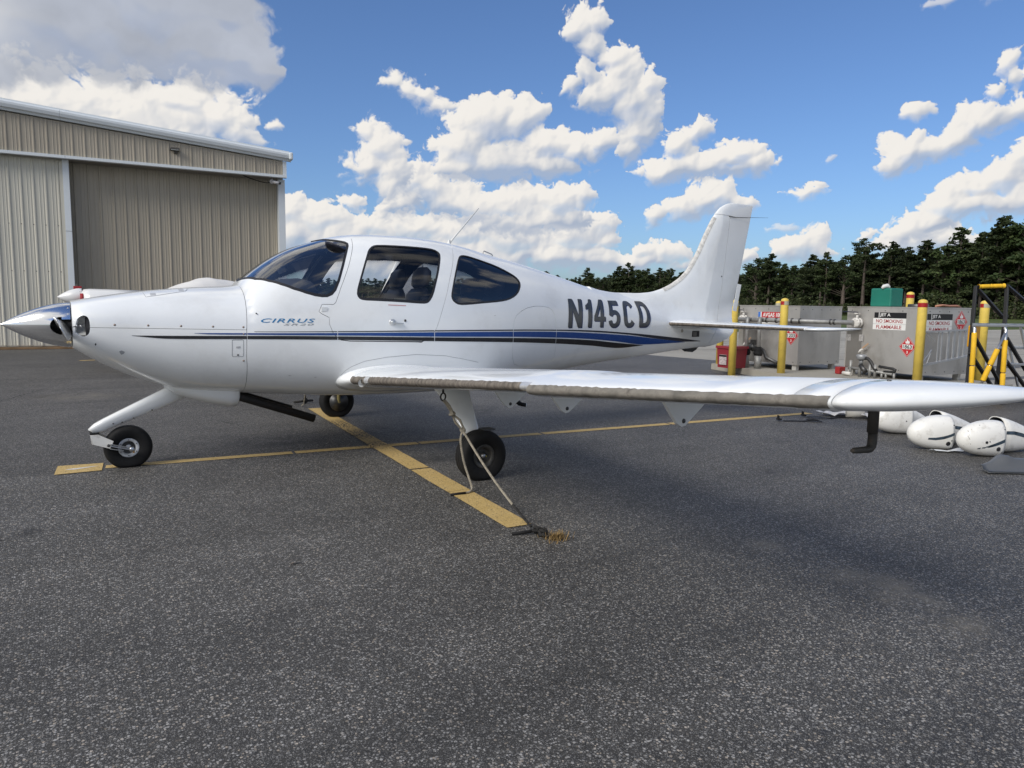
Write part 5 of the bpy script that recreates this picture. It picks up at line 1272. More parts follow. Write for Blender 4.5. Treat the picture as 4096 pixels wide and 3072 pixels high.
# main legs
for s in (-1, 1):
    wheel((2.975, s * 1.665, .180), .194, .150, .088, s, DARK_RIM)
    MB().lathe([(0, .022), (.016, .022), (.020, .012), (.020, 0)], (2.975, s * 1.690, .180), (0, s, 0), 14).done('axle_cap', STEEL, plane)
    st = []
    for y, z, xa, xb, th in ((1.02, .735, 2.74, 3.20, .090), (1.10, .700, 2.765, 3.165, .06), (1.20, .65, 2.80, 3.12, .042), (1.32, .56, 2.835, 3.075, .036), (1.44, .45, 2.862, 3.045, .034), (1.535, .345, 2.885, 3.030, .034), (1.55, .325, 2.888, 3.028, .034)):
        st.append((y, z, xa, xb, th))
    V = []; f = []; n = 20
    for i, (y, z, xa, xb, th) in enumerate(st):
        for k in range(n):
            t = 2 * math.pi * k / n; c_, s_ = math.cos(t), math.sin(t); V.append(((xa + xb) / 2 + (xb - xa) / 2 * np.sign(c_) * abs(c_) ** .9, s * (y + th * s_ * .75), z + th * s_ * .6))
    for i in range(len(st) - 1):
        for k in range(n): f.append((i * n + k, i * n + (k + 1) % n, (i + 1) * n + (k + 1) % n, (i + 1) * n + k))
    f += [tuple(range(n)), tuple((len(st) - 1) * n + k for k in range(n))]
    leg = MB().add(V, f, True).done('main_gear_leg', WHITE_PAINT, plane)
    b = MB(); b.bar((2.955, s * 1.545, .335), (2.965, s * 1.585, .20), .09, .022, (1, 0, 0), .005).tube([(2.975, s * 1.56, .18), (2.975, s * 1.69, .18)], .014, 10); b.done('axle_bracket', mat('primer yellow', (.30, .25, .10), .6), leg)
    b = MB(); b.box((3.02, s * 1.60, .30), (.11, .05, .075), bev=.012).box((3.03, s * 1.655, .372), (.10, .09, .012), bev=.003).lathe([(.0, .012), (.10, .012), (.11, 0), (0, 0)], (2.975, s * 1.58, .18), (0, s, 0), 24); b.done('brake_caliper', DARK_STEEL, leg)
    MB().lathe([(0, .003), (.005, .003), (.005, 0)], (3.0, s * 1.70, .176), (0, s, 0), 8).done('valve_cap', mat('yellow cap', (.6, .5, .1), .5), plane)

# painted stripes and markings (left side, and mirrored on the right)
def band(top, bot): return [(a, b) for a, b in top] + [(a, b) for a, b in bot[::-1]]
black_t = [(.781,1.044),(1.03,1.041),(1.545,1.038),(1.813,1.036),(2.393,1.026),(3.198,1.009),(3.947,.992),(4.534,.973),(5.041,.946),(5.459,.908),(5.932,.869)]
black_b = [(.781,1.042),(1.029,1.019),(1.544,1.014),(1.813,1.010),(2.392,.998),(3.198,.976),(3.949,.952),(4.542,.923),(5.056,.888),(5.569,.846),(5.932,.867)]
blue_t = [(1.185,1.060),(1.261,1.060),(1.546,1.059),(1.814,1.057),(2.393,1.056),(3.198,1.055),(3.945,1.051),(4.529,1.041),(5.029,1.021),(5.648,.984),(6.088,.943),(6.627,.892)]
blue_b = [(1.185,1.058),(1.282,1.051),(1.545,1.047),(1.814,1.043),(2.393,1.034),(3.198,1.016),(3.946,1.003),(4.533,.983),(5.039,.957),(5.455,.923),(5.962,.876),(6.628,.889)]
thin_t = [(1.60,1.071),(1.815,1.070),(2.394,1.071),(3.198,1.073),(3.945,1.071),(4.527,1.063),(5.027,1.049),(5.643,1.013),(6.303,.960),(6.90,.901)]
thin_b = [(1.60,1.068),(1.814,1.066),(2.394,1.064),(3.198,1.063),(3.945,1.060),(4.528,1.051),(5.028,1.033),(5.647,.994),(6.201,.934),(6.671,.896),(6.90,.896)]
def pieces(top, bot, cuts):
    T = ip(top); B = ip(bot); x0, x1 = top[0][0], top[-1][0]; ed = [x0] + [c_ for c_ in cuts if x0 < c_ < x1] + [x1]
    for a, b in zip(ed[:-1], ed[1:]):
        a2 = a + (.003 if a != x0 else 0); b2 = b - (.003 if b != x1 else 0); xs = np.linspace(a2, b2, max(4, int((b2 - a2) / .06)))
        yield [(float(x), float(T(x))) for x in xs] + [(float(x), float(B(x))) for x in xs[::-1]]
cuts = [1.546, 2.232, 3.09, 3.951, 4.529]
for side in (-1, 1):
    for nm, T, B, m_ in (('black_stripe', black_t, black_b, BLACK_PAINT), ('blue_stripe', blue_t, blue_b, BLUE_PAINT), ('pinstripe', thin_t, thin_b, mat('dark pinstripe', (.02, .022, .035), .3))):
        for p in pieces(T, B, cuts): decal(nm, p, m_, plane, side=side, step=.028, off=.0022)
def arc_(cx_, cy_, rx, ry, a0, a1, n=16, e=2.0):
    o = []
    for t in np.linspace(R_(a0), R_(a1), n): c_, s_ = math.cos(t), math.sin(t); o.append((cx_ + rx * np.sign(c_) * abs(c_) ** (2 / e), cy_ + ry * np.sign(s_) * abs(s_) ** (2 / e)))
    return o
GLYPH = {   # block capitals in a unit square: outline, holes
    'N': ([(0, 0), (.27, 0), (.27, .60), (.71, 0), (1, 0), (1, 1), (.73, 1), (.73, .40), (.29, 1), (0, 1)], []),
    '1': ([(.42, 0), (.96, 0), (.96, 1), (.58, 1), (.48, .88), (.02, .78), (.02, .64), (.42, .68)], []),
    '4': ([(.55, 0), (.83, 0), (.83, .22), (1, .22), (1, .38), (.83, .38), (.83, 1), (.52, 1), (0, .40), (0, .22), (.55, .22)], [[(.26, .38), (.55, .38), (.55, .77)]]),
    '5': ([(.10, 1), (.93, 1), (.93, .83), (.36, .83), (.34, .625)] + arc_(.50, .325, .50, .325, 95, -168, 26, 2.3) + arc_(.50, .325, .22, .175, -168, 152, 20, 2.3) + [(.05, .46)], []),
    'C': (arc_(.5, .5, .5, .5, 34, 326, 40, 2.7) + arc_(.5, .5, .22, .335, 326, 34, 34, 2.7), []),
    'D': ([(0, 0), (.40, 0)] + arc_(.42, .5, .58, .5, -88, 88, 26, 2.5) + [(.40, 1), (0, 1)], [[(.28, .165), (.40, .165)] + arc_(.42, .5, .30, .335, -86, 86, 20, 2.5) + [(.40, .835), (.28, .835)]])}
LET = [('N', 4.700, 4.905), ('1', 4.955, 5.058), ('4', 5.092, 5.268), ('5', 5.318, 5.500), ('C', 5.560, 5.745), ('D', 5.818, 6.005)]
for ch, a, b in LET:
    zl_, zh = (1.081, 1.372) if ch in 'N14' else (1.074, 1.364)
    mp = lambda P: [(a + (b - a) * u + .10 * (zh - zl_) * w_ - .006, zl_ + (zh - zl_) * w_) for u, w_ in P]
    V, F = cdt(mp(GLYPH[ch][0]), [mp(h) for h in GLYPH[ch][1]], .022, .022)
    o_ = .003 if ch == 'D' else 0
    decal('registration_shadow', None, NAVY_PAINT, plane, off=.0016 + o_, V=V + np.array([.011, -.008]), F=F)
    decal('registration_letter', None, GREY_PAINT, plane, off=.0030 + o_, V=V, F=F)
V, F = fine_text('CIRRUS', 1.652, 2.058, 1.138, 1.170, .012, .32, space=1.15); decal('maker_lettering', None, mat('logo blue', (.03, .20, .42), .3), plane, off=.0016, V=V, F=F)
V, F = fine_text('SR20', 1.815, 2.045, 1.116, 1.131, .004, .32, space=1.2); decal('model_lettering', None, mat('logo grey', (.30, .32, .34), .35), plane, off=.0016, V=V, F=F)

# seam of the wing root fairing
ft = [(2.262,.672),(2.268,.714),(2.30,.75),(2.346,.78),(2.455,.823),(2.645,.851),(2.913,.868),(3.201,.848),(3.387,.813),(3.56,.776)]
fp = densify(ft, .05, False)
decal('fairing_seam', [(a, b + .0016) for a, b in fp] + [(a, b - .0016) for a, b in fp[::-1]], mat('panel gap', (.3, .3, .3)), plane, off=.0012, step=.05)
fl_ = [(2.262,.672),(2.30,.622),(2.372,.591),(2.581,.554),(2.80,.53)]; fp = densify(fl_, .05, False)
decal('fairing_seam', [(a, b + .0016) for a, b in fp] + [(a, b - .0016) for a, b in fp[::-1]], mat('panel gap', (.3, .3, .3)), plane, off=.0012, step=.05)
for i, (x, z) in enumerate(((1.85, .72), (2.05, .70), (4.75, .98), (5.62, .985), (6.35, 1.10), (3.72, 1.20))): decal('scratch', [(x, z), (x + .012, z + .004), (x + .03, z + .002), (x + .014, z - .002)], mat('old scuff', (.50, .50, .49), .6), plane, off=.0019)

# ================================================================== FUEL TANKS
Z1 = Vector((0, 0, 1))
def plane_dir(p0, p1):
    d = (Vector(p1) - Vector(p0)); d.z = 0; d.normalize(); return d
def tank(name, label, A, B, C_, z0, z1, top_hang=.012):
    """A left corner, B near corner, C_ right corner (ground points) of a boxy stainless tank"""
    A, B, C_ = Vector((*A, 0)), Vector((*B, 0)), Vector((*C_, 0)); D = A + (C_ - B)
    o = thing(name, label, 'fuel tank', tuple(B + Z1 * .12), 'stainless fuel tanks on the concrete pad')
    b = MB(); b.prism([p + Z1 * z0 for p in (A, B, C_, D)], Z1 * (z1 - z0)); body = b.done('tank_shell', STAINLESS, o)
    c0 = (A + B + C_ + D) / 4; e = lambda p: c0 + (p - c0) * 1.012
    MB().prism([e(p) + Z1 * (z1 + .002) for p in (A, B, C_, D)], Z1 * .018).done('tank_lid', STAINLESS, o)
    for p in (A, B, C_, D):
        q = c0 + (p - c0) * .86; MB().box((q.x, q.y, .12 + (z0 - .12) / 2), (.09, .09, z0 - .125)).done('tank_foot', mat('foot paint', (.50, .49, .46), .6), o)
    u, w = plane_dir(A, B), plane_dir(B, C_); nu_, nw = Vector((u.y, -u.x, 0)), Vector((w.y, -w.x, 0))
    if nu_.dot(CAM_POS - B) < 0: nu_ = -nu_
    if nw.dot(CAM_POS - B) < 0: nw = -nw
    sc = MB(); LA, LB = (B - A).length, (C_ - B).length
    for L_, p, d, n_ in ((LA, A, u, nu_), (LB, B, w, nw)):
        for i in range(5):
            for zz in (z0 + .05, z1 - .05): sc.lathe([(0, .005), (.008, .004), (.010, 0)], p + d * (L_ * (i + .3) / 4.6) + n_ * .001 + Z1 * zz, n_, 6)
    sc.done('screw', DARK_STEEL, o, kind='stuff')
    return o, dict(A=A, B=B, C=C_, u=u, w=w, nu=nu_, nw=nw, LA=LA, LB=LB, z0=z0, z1=z1)
def sign_plate(o, p, ux, n, w, h, m, name, label=None):
    p = Vector(p); v = [p, p + ux * w, p + ux * w + Z1 * h, p + Z1 * h]
    b = MB(); b.prism([q + n * .002 for q in v], n * .004); return b.done(name, m, o, label=label)
def placard_stack(o, p, ux, n, w, kind):
    """top band plus white notices below, p = upper left corner"""
    h = w * .155; p = Vector(p)
    if kind == 'JET':
        sign_plate(o, p - Z1 * h * 1.02, ux, n, w, h * 1.02, SIGN_BLACK, 'jet_a_sign')
        b = MB(); b.prism([p + ux * (w * .145) - Z1 * (h * .98) + n * .0065, p + ux * (w * .165) - Z1 * (h * .98) + n * .0065, p + ux * (w * .165) - Z1 * .0 + n * .0065, p + ux * (w * .145) + n * .0065], n * .001); b.done('sign_bar', SIGN_WHITE, o)
        letters('JET A', p + ux * (w * .185) - Z1 * (h * .88), ux, Z1, w * .33, h * .72, SIGN_WHITE, 'sign_lettering', o, .022, off=.0072, normal=n)
    else:
        sign_plate(o, p - Z1 * h * 1.02, ux, n, w, h * 1.02, SIGN_RED, 'avgas_sign')
        for a, c_, m_ in ((0, .085, SIGN_BLUE), (.085, .125, SIGN_WHITE)):
            b = MB(); b.prism([p + ux * (w * a) - Z1 * (h * 1.02) + n * .0065, p + ux * (w * c_) - Z1 * (h * 1.02) + n * .0065, p + ux * (w * c_) + n * .0065, p + ux * (w * a) + n * .0065], n * .001); b.done('sign_band', m_, o)
        letters('AVGAS 100LL', p + ux * (w * .17) - Z1 * (h * .90), ux, Z1, w * .78, h * .76, SIGN_WHITE, 'sign_lettering', o, .030, off=.0072, normal=n)
    for i, tx in enumerate(('NO SMOKING', 'FLAMMABLE')):
        z = p - Z1 * (h * 1.08 + i * h * 1.10 + h * 1.05) - ux * (w * .03)
        sign_plate(o, z, ux, n, w * 1.03, h * 1.05, SIGN_WHITE, 'notice_plate')
        letters(tx, z + ux * (w * (.10 if i == 0 else .115)) + Z1 * (h * .20), ux, Z1, w * (.83 if i == 0 else .79), h * .66, SIGN_TEXT_RED, 'notice_lettering', o, .014, off=.0072, normal=n)
def hazard(o, c, ux, n, r, num):
    c = Vector(c); rr = r
    b = MB(); b.prism([c + ux * a * rr + Z1 * d * rr + n * .002 for a, d in ((0, 1.12), (-1, 0), (0, -1.12), (1, 0))], n * .003); b.done('hazard_diamond', SIGN_RED, o)
    k = .93
    q = .965
    vin = [c + ux * a * rr * .94 + Z1 * d * rr * .94 + n * .006 for a, d in ((0, 1.12), (-1, 0), (0, -1.12), (1, 0))]; vo = [c + ux * a * rr * .905 + Z1 * d * rr * .905 + n * .006 for a, d in ((0, 1.12), (-1, 0), (0, -1.12), (1, 0))]
    mesh('diamond_border', vin + vo, [(i, (i + 1) % 4, 4 + (i + 1) % 4, 4 + i) for i in range(4)], SIGN_WHITE, o)
    b = MB(); b.prism([c + ux * a * rr + Z1 * d * rr + n * .0062 for a, d in ((-.60, -.24), (.60, -.24), (.60, .26), (-.60, .26))], n * .001); b.done('number_plate', SIGN_WHITE, o)
    letters(num, c - ux * rr * .52 - Z1 * rr * .20, ux, Z1, rr * 1.04, rr * .42, SIGN_BLACK, 'hazard_number', o, .022, off=.0078, normal=n)
    letters('3', c - ux * rr * .08 - Z1 * rr * .72, ux, Z1, rr * .17, rr * .28, SIGN_WHITE, 'hazard_class', o, .03, off=.0066, normal=n)
    fl = [(-.20, .36), (-.27, .52), (-.20, .66), (-.15, .56), (-.10, .72), (-.02, .92), (.03, .74), (.08, .60), (.13, .74), (.21, .60), (.25, .46), (.19, .36)]
    V, F = cdt([(a * rr, d * rr) for a, d in fl], [], rr * .2, rr * .2); mesh('flame_symbol', [c + ux * float(a) + Z1 * float(d) + n * .0066 for a, d in V], F, SIGN_WHITE, o)

jet, J = tank('jet_fuel_tank', 'stainless tank with black JET A signs and the green cover on top', (12.60, 1.63), (12.46, .13), (13.56, -.03), .23, 1.345)
u, n_ = J['u'], J['nu']; at = lambda t, z: J['A'] + u * t + Z1 * z
y2t = lambda y: (1.63 - y)
placard_stack(jet, at(y2t(1.075), 1.265), u, n_, .60, 'JET')
hazard(jet, at(y2t(.415), .69), u, n_, .155, '1863')
w, nw = J['w'], J['nw']; at2 = lambda t, z: J['B'] + w * t + Z1 * z
placard_stack(jet, at2(.02, 1.255), w, nw, .62, 'JET')
hazard(jet, at2(.87, 1.125), w, nw, .165, '1863')
def tap(o, p, n_, u_):
    b = MB(); p = Vector(p); b.tube([p, p + n_ * .10, p + n_ * .14 - Z1 * .01, p + n_ * .15 - Z1 * .06 - u_ * .03], [.018, .018, .02, .017], 10).done('drain_tap', WHITE_VALVE, o)
    MB().bar(p + n_ * .10 + Z1 * .02, p + n_ * .08 + Z1 * .11 + u_ * .10, .014, .028).done('tap_lever', mat('worn lever', (.36, .24, .15), .6), o)
def flange_valve(o, p, n_, u_):
    p = Vector(p); b = MB(); b.lathe([(0, .0), (.05, 0), (.05, .05), (.088, .05), (.088, .075), (.05, .08), (.05, .12), (.088, .125), (.088, .15), (.045, .155), (0, .155)], p, n_, 20)
    for k in range(8):
        t = 2 * math.pi * k / 8; x = u_; b.tube([p + n_ * .04 + (x * math.cos(t) + Z1 * math.sin(t)) * .07, p + n_ * .165 + (x * math.cos(t) + Z1 * math.sin(t)) * .07], .008, 6)
    b.tube([p + n_ * .10 + Z1 * .05, p + n_ * .10 + Z1 * .16], .022, 10).box(p + n_ * .10 + Z1 * .165, (.09, .06, .022)).done('flange_valve', WHITE_VALVE, o)
    MB().bar(p + n_ * .10 + Z1 * .185, p + n_ * .10 + Z1 * .195 - u_ * .30, .03, .016).done('valve_handle', mat('navy handle', (.012, .015, .035), .5), o)
flange_valve(jet, at(y2t(1.345), 1.075), n_, u); tap(jet, at(y2t(1.20), .60), n_, u)
MB().box(at(y2t(1.45), .62) + n_ * .006, (.30, .012, .72), (u, n_, Z1)).done('pump_panel', mat('dull steel panel', (.26, .25, .235), .45, .6, vary=.1), jet)
for dy in (-.10, .16): MB().box(at(y2t(1.46 + dy * -1), .80) + n_ * .014, (.09, .003, .12), (u, n_, Z1)).done('data_plate', mat('data plate', (.33, .32, .31), .5, vary=.35, vscale=60), jet)
# pump, meter and hose in front of the jet tank
pump = thing('hose_pump', 'fuel pump with meter and black hose in front of the JET A tank', 'pump', tuple(at(y2t(1.0), .12) + n_ * .25))
b = MB(); o_ = n_ * .22
for y in (1.32, 1.13, .93, .83): b.tube([at(y2t(y), .12) + o_, at(y2t(y), .36 if y < 1.1 else .40) + o_], .026, 10)
b.tube([at(y2t(1.36), .27) + o_, at(y2t(.50), .22) + o_], .024, 10)
for y in (.70, .62, .47): b.tube([at(y2t(y), .12) + o_, at(y2t(y), .24) + o_], .02, 8)
b.done('pipe_rack', GALV, pump)
b = MB(); b.lathe([(0, .10), (.07, .10), (.09, .09), (.09, .03), (.06, 0), (0, 0)], at(y2t(1.11), .42) + o_, Z1, 16).tube([at(y2t(1.11), .34) + o_, at(y2t(1.11), .44) + o_], .035, 10); b.done('meter', mat('meter grey', (.30, .31, .32), .45, .4), pump)
MB().tube([at(y2t(1.05), .46) + o_, at(y2t(.98), .45) + o_, at(y2t(.92), .40) + o_, at(y2t(.86), .31) + o_, at(y2t(.80), .245) + o_], .03, 10).tube([at(y2t(.76), .335) + o_, at(y2t(.62), .325) + o_, at(y2t(.50), .315) + o_, at(y2t(.45), .30) + o_, at(y2t(.46), .27) + o_, at(y2t(.55), .255) + o_, at(y2t(.66), .25) + o_], .024, 10).done('hose', HOSE, pump)
MB().tube([at(y2t(1.10), .33) + o_ * 1.1, at(y2t(.98), .22) + o_ * 1.2], .045, 10).done('pump_body', DARK_STEEL, pump)
MB().box(at(y2t(1.62), .19) + o_ * .5, (.10, .16, .13), (u, n_, Z1), .01).done('sump_box', mat('red sump', (.30, .02, .02), .5), pump)
MB().tube([at(y2t(1.42), .165) + o_ * 1.3, at(y2t(1.25), .16) + o_ * 1.3], .035, 10).done('sump_valve', WHITE_VALVE, pump)

av, V_ = tank('avgas_tank', 'stainless tank with the red AVGAS 100LL sign left of the other tank', (12.31, 3.86), (12.23, 2.36), (13.46, 2.30), .23, 1.345)
u, n_ = V_['u'], V_['nu']; av_at = lambda y, z: V_['A'] + u * (3.86 - y) + Z1 * z
placard_stack(av, av_at(3.36, 1.235), u, n_, .69, 'AV')
hazard(av, av_at(2.53, .79), u, n_, .165, '1203')
flange_valve(av, av_at(3.66, 1.075), n_, u); tap(av, av_at(3.55, .60), n_, u)
MB().box(av_at(3.55, .62) + n_ * .006, (.36, .012, .80), (u, n_, Z1)).done('pump_panel', mat('dull steel panel', (.3, .3, .3)), av)
MB().tube([av_at(3.20, .52) + n_ * .10, av_at(3.05, .45) + n_ * .12, av_at(2.98, .34) + n_ * .15, av_at(2.7, .25) + n_ * .15], .035, 10).ball(av_at(3.36, .52) + n_ * .12, .085, 12).box(av_at(3.34, .58) + n_ * .12, (.09, .09, .18)).done('pump', DARK_STEEL, av)
# vapour pipe between the tanks, carried on two standpipes
pp = thing('fuel_pipe', 'grey horizontal pipe joining the two tanks on standpipes', 'pipe', (12.0, 2.9, .12))
p0 = av_at(3.66, 1.075) + n_ * .36; p1 = J['A'] + J['u'] * y2t(1.345) + Z1 * 1.075 + J['nu'] * .20; d = (p1 - p0)
MB().tube([p0 - d * .03, p1], .042, 12).done('pipe_run', GALV, pp)
cl = MB()
for t in (.30, .385, .52, .585, .83, .86): cl.tube([p0 + d * (t - .006), p0 + d * (t + .006)], .053, 12)
cl.done('pipe_coupling', DARK_STEEL, pp)
for t in (.16, .27):
    q = p0 + d * t; q2 = q + n_ * .10; MB().tube([q, q + n_ * .10 + Z1 * .03, q2 - Z1 * .05, q2 - Z1 * .16, Vector((q2.x, q2.y, .12))], [.038, .042, .042, .038, .038], 12).done('standpipe', GALV, pp)
    MB().lathe([(.06, .0), (.075, .02), (.075, .14), (.045, .19), (0, .19)], (q2.x, q2.y, .36), Z1, 14).lathe([(.088, .0), (.088, .05), (.04, .08)], (q2.x, q2.y, .40), Z1, 14).done('pipe_boot', BLACK_RUBBER, pp)
    MB().lathe([(0, .26), (.07, .26), (.07, 0), (0, 0)], (q2.x, q2.y, .12), Z1, 14).done('pipe_base', GALV, pp)
# red bucket
bk = thing('fire_bucket', 'square red bin with a printed label beside the AVGAS tank', 'bin', (11.75, 3.16, .12))
rd = mat('red plastic', (.23, .022, .032), .4, vary=.08)
bu, bn = V_['u'], V_['nu']; bc = Vector((11.62, 3.42, .12))
def taper_box(c_, w0, w1, h, m_, name, o, z=0):
    v = [c_ + bu * a * w_ + bn * b_ * w_ + Z1 * zz for zz, w_ in ((z, w0), (z + h, w1)) for a, b_ in ((-1, -1), (1, -1), (1, 1), (-1, 1))]
    return MB().add(v, [(3, 2, 1, 0), (4, 5, 6, 7)] + [(i, (i + 1) % 4, 4 + (i + 1) % 4, 4 + i) for i in range(4)]).done(name, m_, o)
taper_box(bc, .185, .205, .40, rd, 'bin_body', bk); taper_box(bc, .225, .222, .045, rd, 'bin_rim', bk, .385)
sign_plate(bk, bc + bn * .202 - bu * .13 + Z1 * .06, bu, bn, .19, .20, mat('bin label', (.42, .36, .36), .5, vary=.5, vscale=45), 'bin_label')
sign_plate(bk, bc + bn * .206 - bu * .13 + Z1 * .22, bu, bn, .19, .035, SIGN_BLACK, 'label_band')
# green cover on the tank top
gc = thing('green_cover', 'green vinyl cover over a box on top of the JET A tank', 'cover', (12.78, 1.05, 1.365))
gb = bmesh.new(); bmesh.ops.create_cube(gb, size=1)
bmesh.ops.subdivide_edges(gb, edges=gb.edges[:], cuts=7, use_grid_fill=True)
gv = []; r = np.random.default_rng(5)
for q in gb.verts:
    p = q.co; k = 1 + .05 * max(0, (-p.z)) ; s_ = np.array([p.x, p.y, p.z]); rd_ = 1 - .025 * (abs(p.x * 2) ** 8 * abs(p.z * 2) ** 8 + abs(p.y * 2) ** 8 * abs(p.z * 2) ** 8)
    q.co = Vector((p.x * .30 * k * rd_ + .006 * math.sin(p.z * 14 + p.y * 9), p.y * .40 * k * rd_ + .007 * math.sin(p.z * 11 + p.x * 7), (p.z * .325 + .1625) * (rd_ if p.z > 0 else 1) + .006 * math.sin(p.x * 16 + p.y * 13) * (p.z > .4)))
gb.verts.index_update(); v = [Vector((12.86, 1.065, 1.366)) + J['nu'] * 0 + (J['w'] * q.co.x + J['u'] * -q.co.y + Z1 * q.co.z) for q in gb.verts]; f = [[q.index for q in p.verts] for p in gb.faces]; gb.free()
MB().box(Vector((12.86, 1.065, 1.366 + .1625)), (.31, .40, .325), (J['w'], J['u'], Z1), .022).done('cover_cloth', GREEN_COVER, gc)
MB().tube([(12.68, 1.06, 1.69), (12.70, 1.04, 1.72), (12.78, 1.02, 1.735), (12.80, .98, 1.70)], [.02, .035, .04, .02], 8).done('white_knot', mat('white rag', (.66, .66, .64), .8), gc)
ht = thing('tank_hatch', 'dark round hatch lid on the right part of the JET A tank top', 'hatch', (12.95, .45, 1.365))
MB().lathe([(0, .05), (.15, .05), (.16, .04), (.16, 0)], (12.72, .42, 1.366), Z1, 20).done('hatch_lid', DARK_STEEL, ht)
rp = tag(MB().tube([(12.66, .10, 1.385), (12.8, .06, 1.40), (13.0, .05, 1.39), (13.2, .03, 1.395), (13.30, .02, 1.375)], .018, 8).done('orange_cord', mat('faded orange cord', (.42, .20, .13), .7)), 'faded orange cord lying along the JET A tank top edge', 'cord')

# bollards with a reflective band and rounded cap
BOL = 'yellow bollards round the fuel tanks'
def bollard(x, y, z0, z1, r, label, red=(-.9, 1.6)):
    o = thing('bollard', label, 'bollard', (x, y, z0), BOL)
    MB().lathe([(0, 0), (r, 0), (r, z1 - z0 - r * .55), (r * .96, z1 - z0 - r * .33), (r * .78, z1 - z0 - r * .1), (r * .42, z1 - z0 + .005), (0, z1 - z0 + .01)], (x, y, z0), Z1, 24).done('post', YELLOW_PAINT, o)
    zt = z1 - .115
    def band_(a, b_, m_, nm):
        n = max(4, int(abs(b_ - a) / .26)); v = []
        for i in range(n + 1):
            t = a + (b_ - a) * i / n
            for zz in (zt, zt + .066): v.append((x + math.cos(t) * (r + .0025), y + math.sin(t) * (r + .0025), zz))
        mesh(nm, v, [(2 * i, 2 * i + 2, 2 * i + 3, 2 * i + 1) for i in range(n)], m_, o, smooth=True)
    c_ = math.atan2(CAM_POS.y - y, CAM_POS.x - x)     # the red wrap ends part of the way round
    band_(c_ + red[0], c_ + red[1], RED_TAPE, 'red_band')
    if red[1] - red[0] < 6: band_(c_ + red[1] + .002, c_ + red[0] + 2 * math.pi - .002, SILVER_TAPE, 'faded_band')
bollard(11.11, 2.97, .0, 1.452, .070, 'yellow bollard standing right behind the rudder of the white aircraft', (-3.6, -1.2))
bollard(12.10, 4.16, .12, 1.25, .070, 'yellow bollard at the left end of the concrete pad', (-3.1, 3.1))
bollard(11.56, 2.21, .12, 1.488, .070, 'yellow bollard in front of the AVGAS tank and its diamond sign', (-2.6, -.1))
bollard(15.5, 5.35, .0, 1.485, .072, 'yellow bollard showing only its top behind the AVGAS tank', (3.0, 3.2))
bollard(11.76, -.165, .12, 1.475, .069, 'yellow bollard in front of the near corner of the JET A tank', (-3.1, 3.1))
bollard(14.55, 1.57, .0, 1.665, .070, 'yellow bollard rising behind the JET A tank beside the green cover', (-3.1, 3.1))
bollard(13.9, -.09, .0, 1.49, .073, 'yellow bollard standing behind the black steps', (-2.6, -.25))

# ladder lying on edge along the right face of the jet tank
LADDER = mat('ladder aluminium', (.58, .59, .60), .35, .75, vary=.06, vscale=9)
ld = thing('aluminium_ladder', 'aluminium step ladder hung on edge across the tank right of the corner bollard', 'ladder', (12.1, -.12, .4))
la, lb = Vector((11.95, -.10, 0)), Vector((13.55, -.17, 0))
du = (lb - la).normalized(); dn = Vector((du.y, -du.x, 0))
MB().bar(la + Z1 * .965, lb + Z1 * 1.01, .025, .06, dn).done('rail', LADDER, ld); MB().bar(la + Z1 * .43 + du * .03, lb + Z1 * .575 - du * .1, .025, .06, dn).done('rail', LADDER, ld)
for t in (.28, .34, .46, .56, .66, .76, .87): MB().bar(la + du * (1.6 * t) + Z1 * (.43 + .14 * t), la + du * (1.6 * t) + Z1 * (.965 + .04 * t), .05 if t > .4 else .022, .018, dn).done('rung', LADDER, ld)
br = MB()
for a, b_ in (((.06, .96), (.26, .80)), ((.14, .95), (.32, .82)), ((.06, .48), (.26, .68)), ((.16, .46), (.24, .62)), ((.02, .46), (.14, .58))): br.bar(la + du * a[0] + Z1 * a[1] + dn * .01, la + du * b_[0] + Z1 * b_[1] + dn * .01, .012, .012)
br.done('brace', LADDER, ld)
for z in (.955, .44): MB().box(la + Z1 * z, (.09, .05, .045), (du, dn, Z1), .006).done('ladder_foot', mat('yellow ladder foot', (.70, .60, .02), .5), ld)

# black boarding steps with yellow foam, and the small aluminium steps beside them
stp = thing('boarding_steps', 'black steel steps with yellow foam on the top bar at the right edge', 'steps', (11.5, -1.2, 0))
ta, tb_ = Vector((11.48, -1.04, 1.66)), Vector((11.85, -1.28, 1.68)); ga, gb_ = Vector((11.30, -1.12, 0.02)), Vector((11.70, -1.40, 0.02))
wv = Vector((.95, -.26, 0)).normalized()
def post(a, b_, nm='upright'): return MB().bar(a, b_, .046, .040, (1, 0, 0), .005).done(nm, BLACK_METAL, stp)
post(ga, ta); post(gb_, tb_)
MB().bar(ta, tb_, .030, .030, (0, 0, 1), .006).done('top_bar', BLACK_METAL, stp)
fm = MB(); dd = (tb_ - ta)
prof = []
for i in range(25):
    t = i / 24; prof.append((.030 + (.005 if i in (0, 1, 12, 23, 24) else 0) - (.006 if i in (2, 11, 13, 22) else 0), t * (dd.length - .07)))
fm.lathe(prof, ta + dd.normalized() * .035, dd.normalized(), 14).done('foam_sleeve', FOAM, stp)
for a, off in ((ta, wv * .55 - Z1 * .42), (tb_, wv * .95 - Z1 * .55)):
    post(a, a + off, 'handrail'); e_ = a + off; post(e_, e_ + wv * .10, 'handrail'); post(e_ + wv * .06, Vector((e_.x + wv.x * .0, e_.y + wv.y * .0, .05)), 'rear_post')
for g_, h in ((ga, 1.0), (gb_, .92)):
    post(g_ + Z1 * h, g_ + wv * .78 + Z1 * .06, 'stringer'); post(g_ + Z1 * (h - .30), g_ + wv * .62 + Z1 * .05, 'stringer')
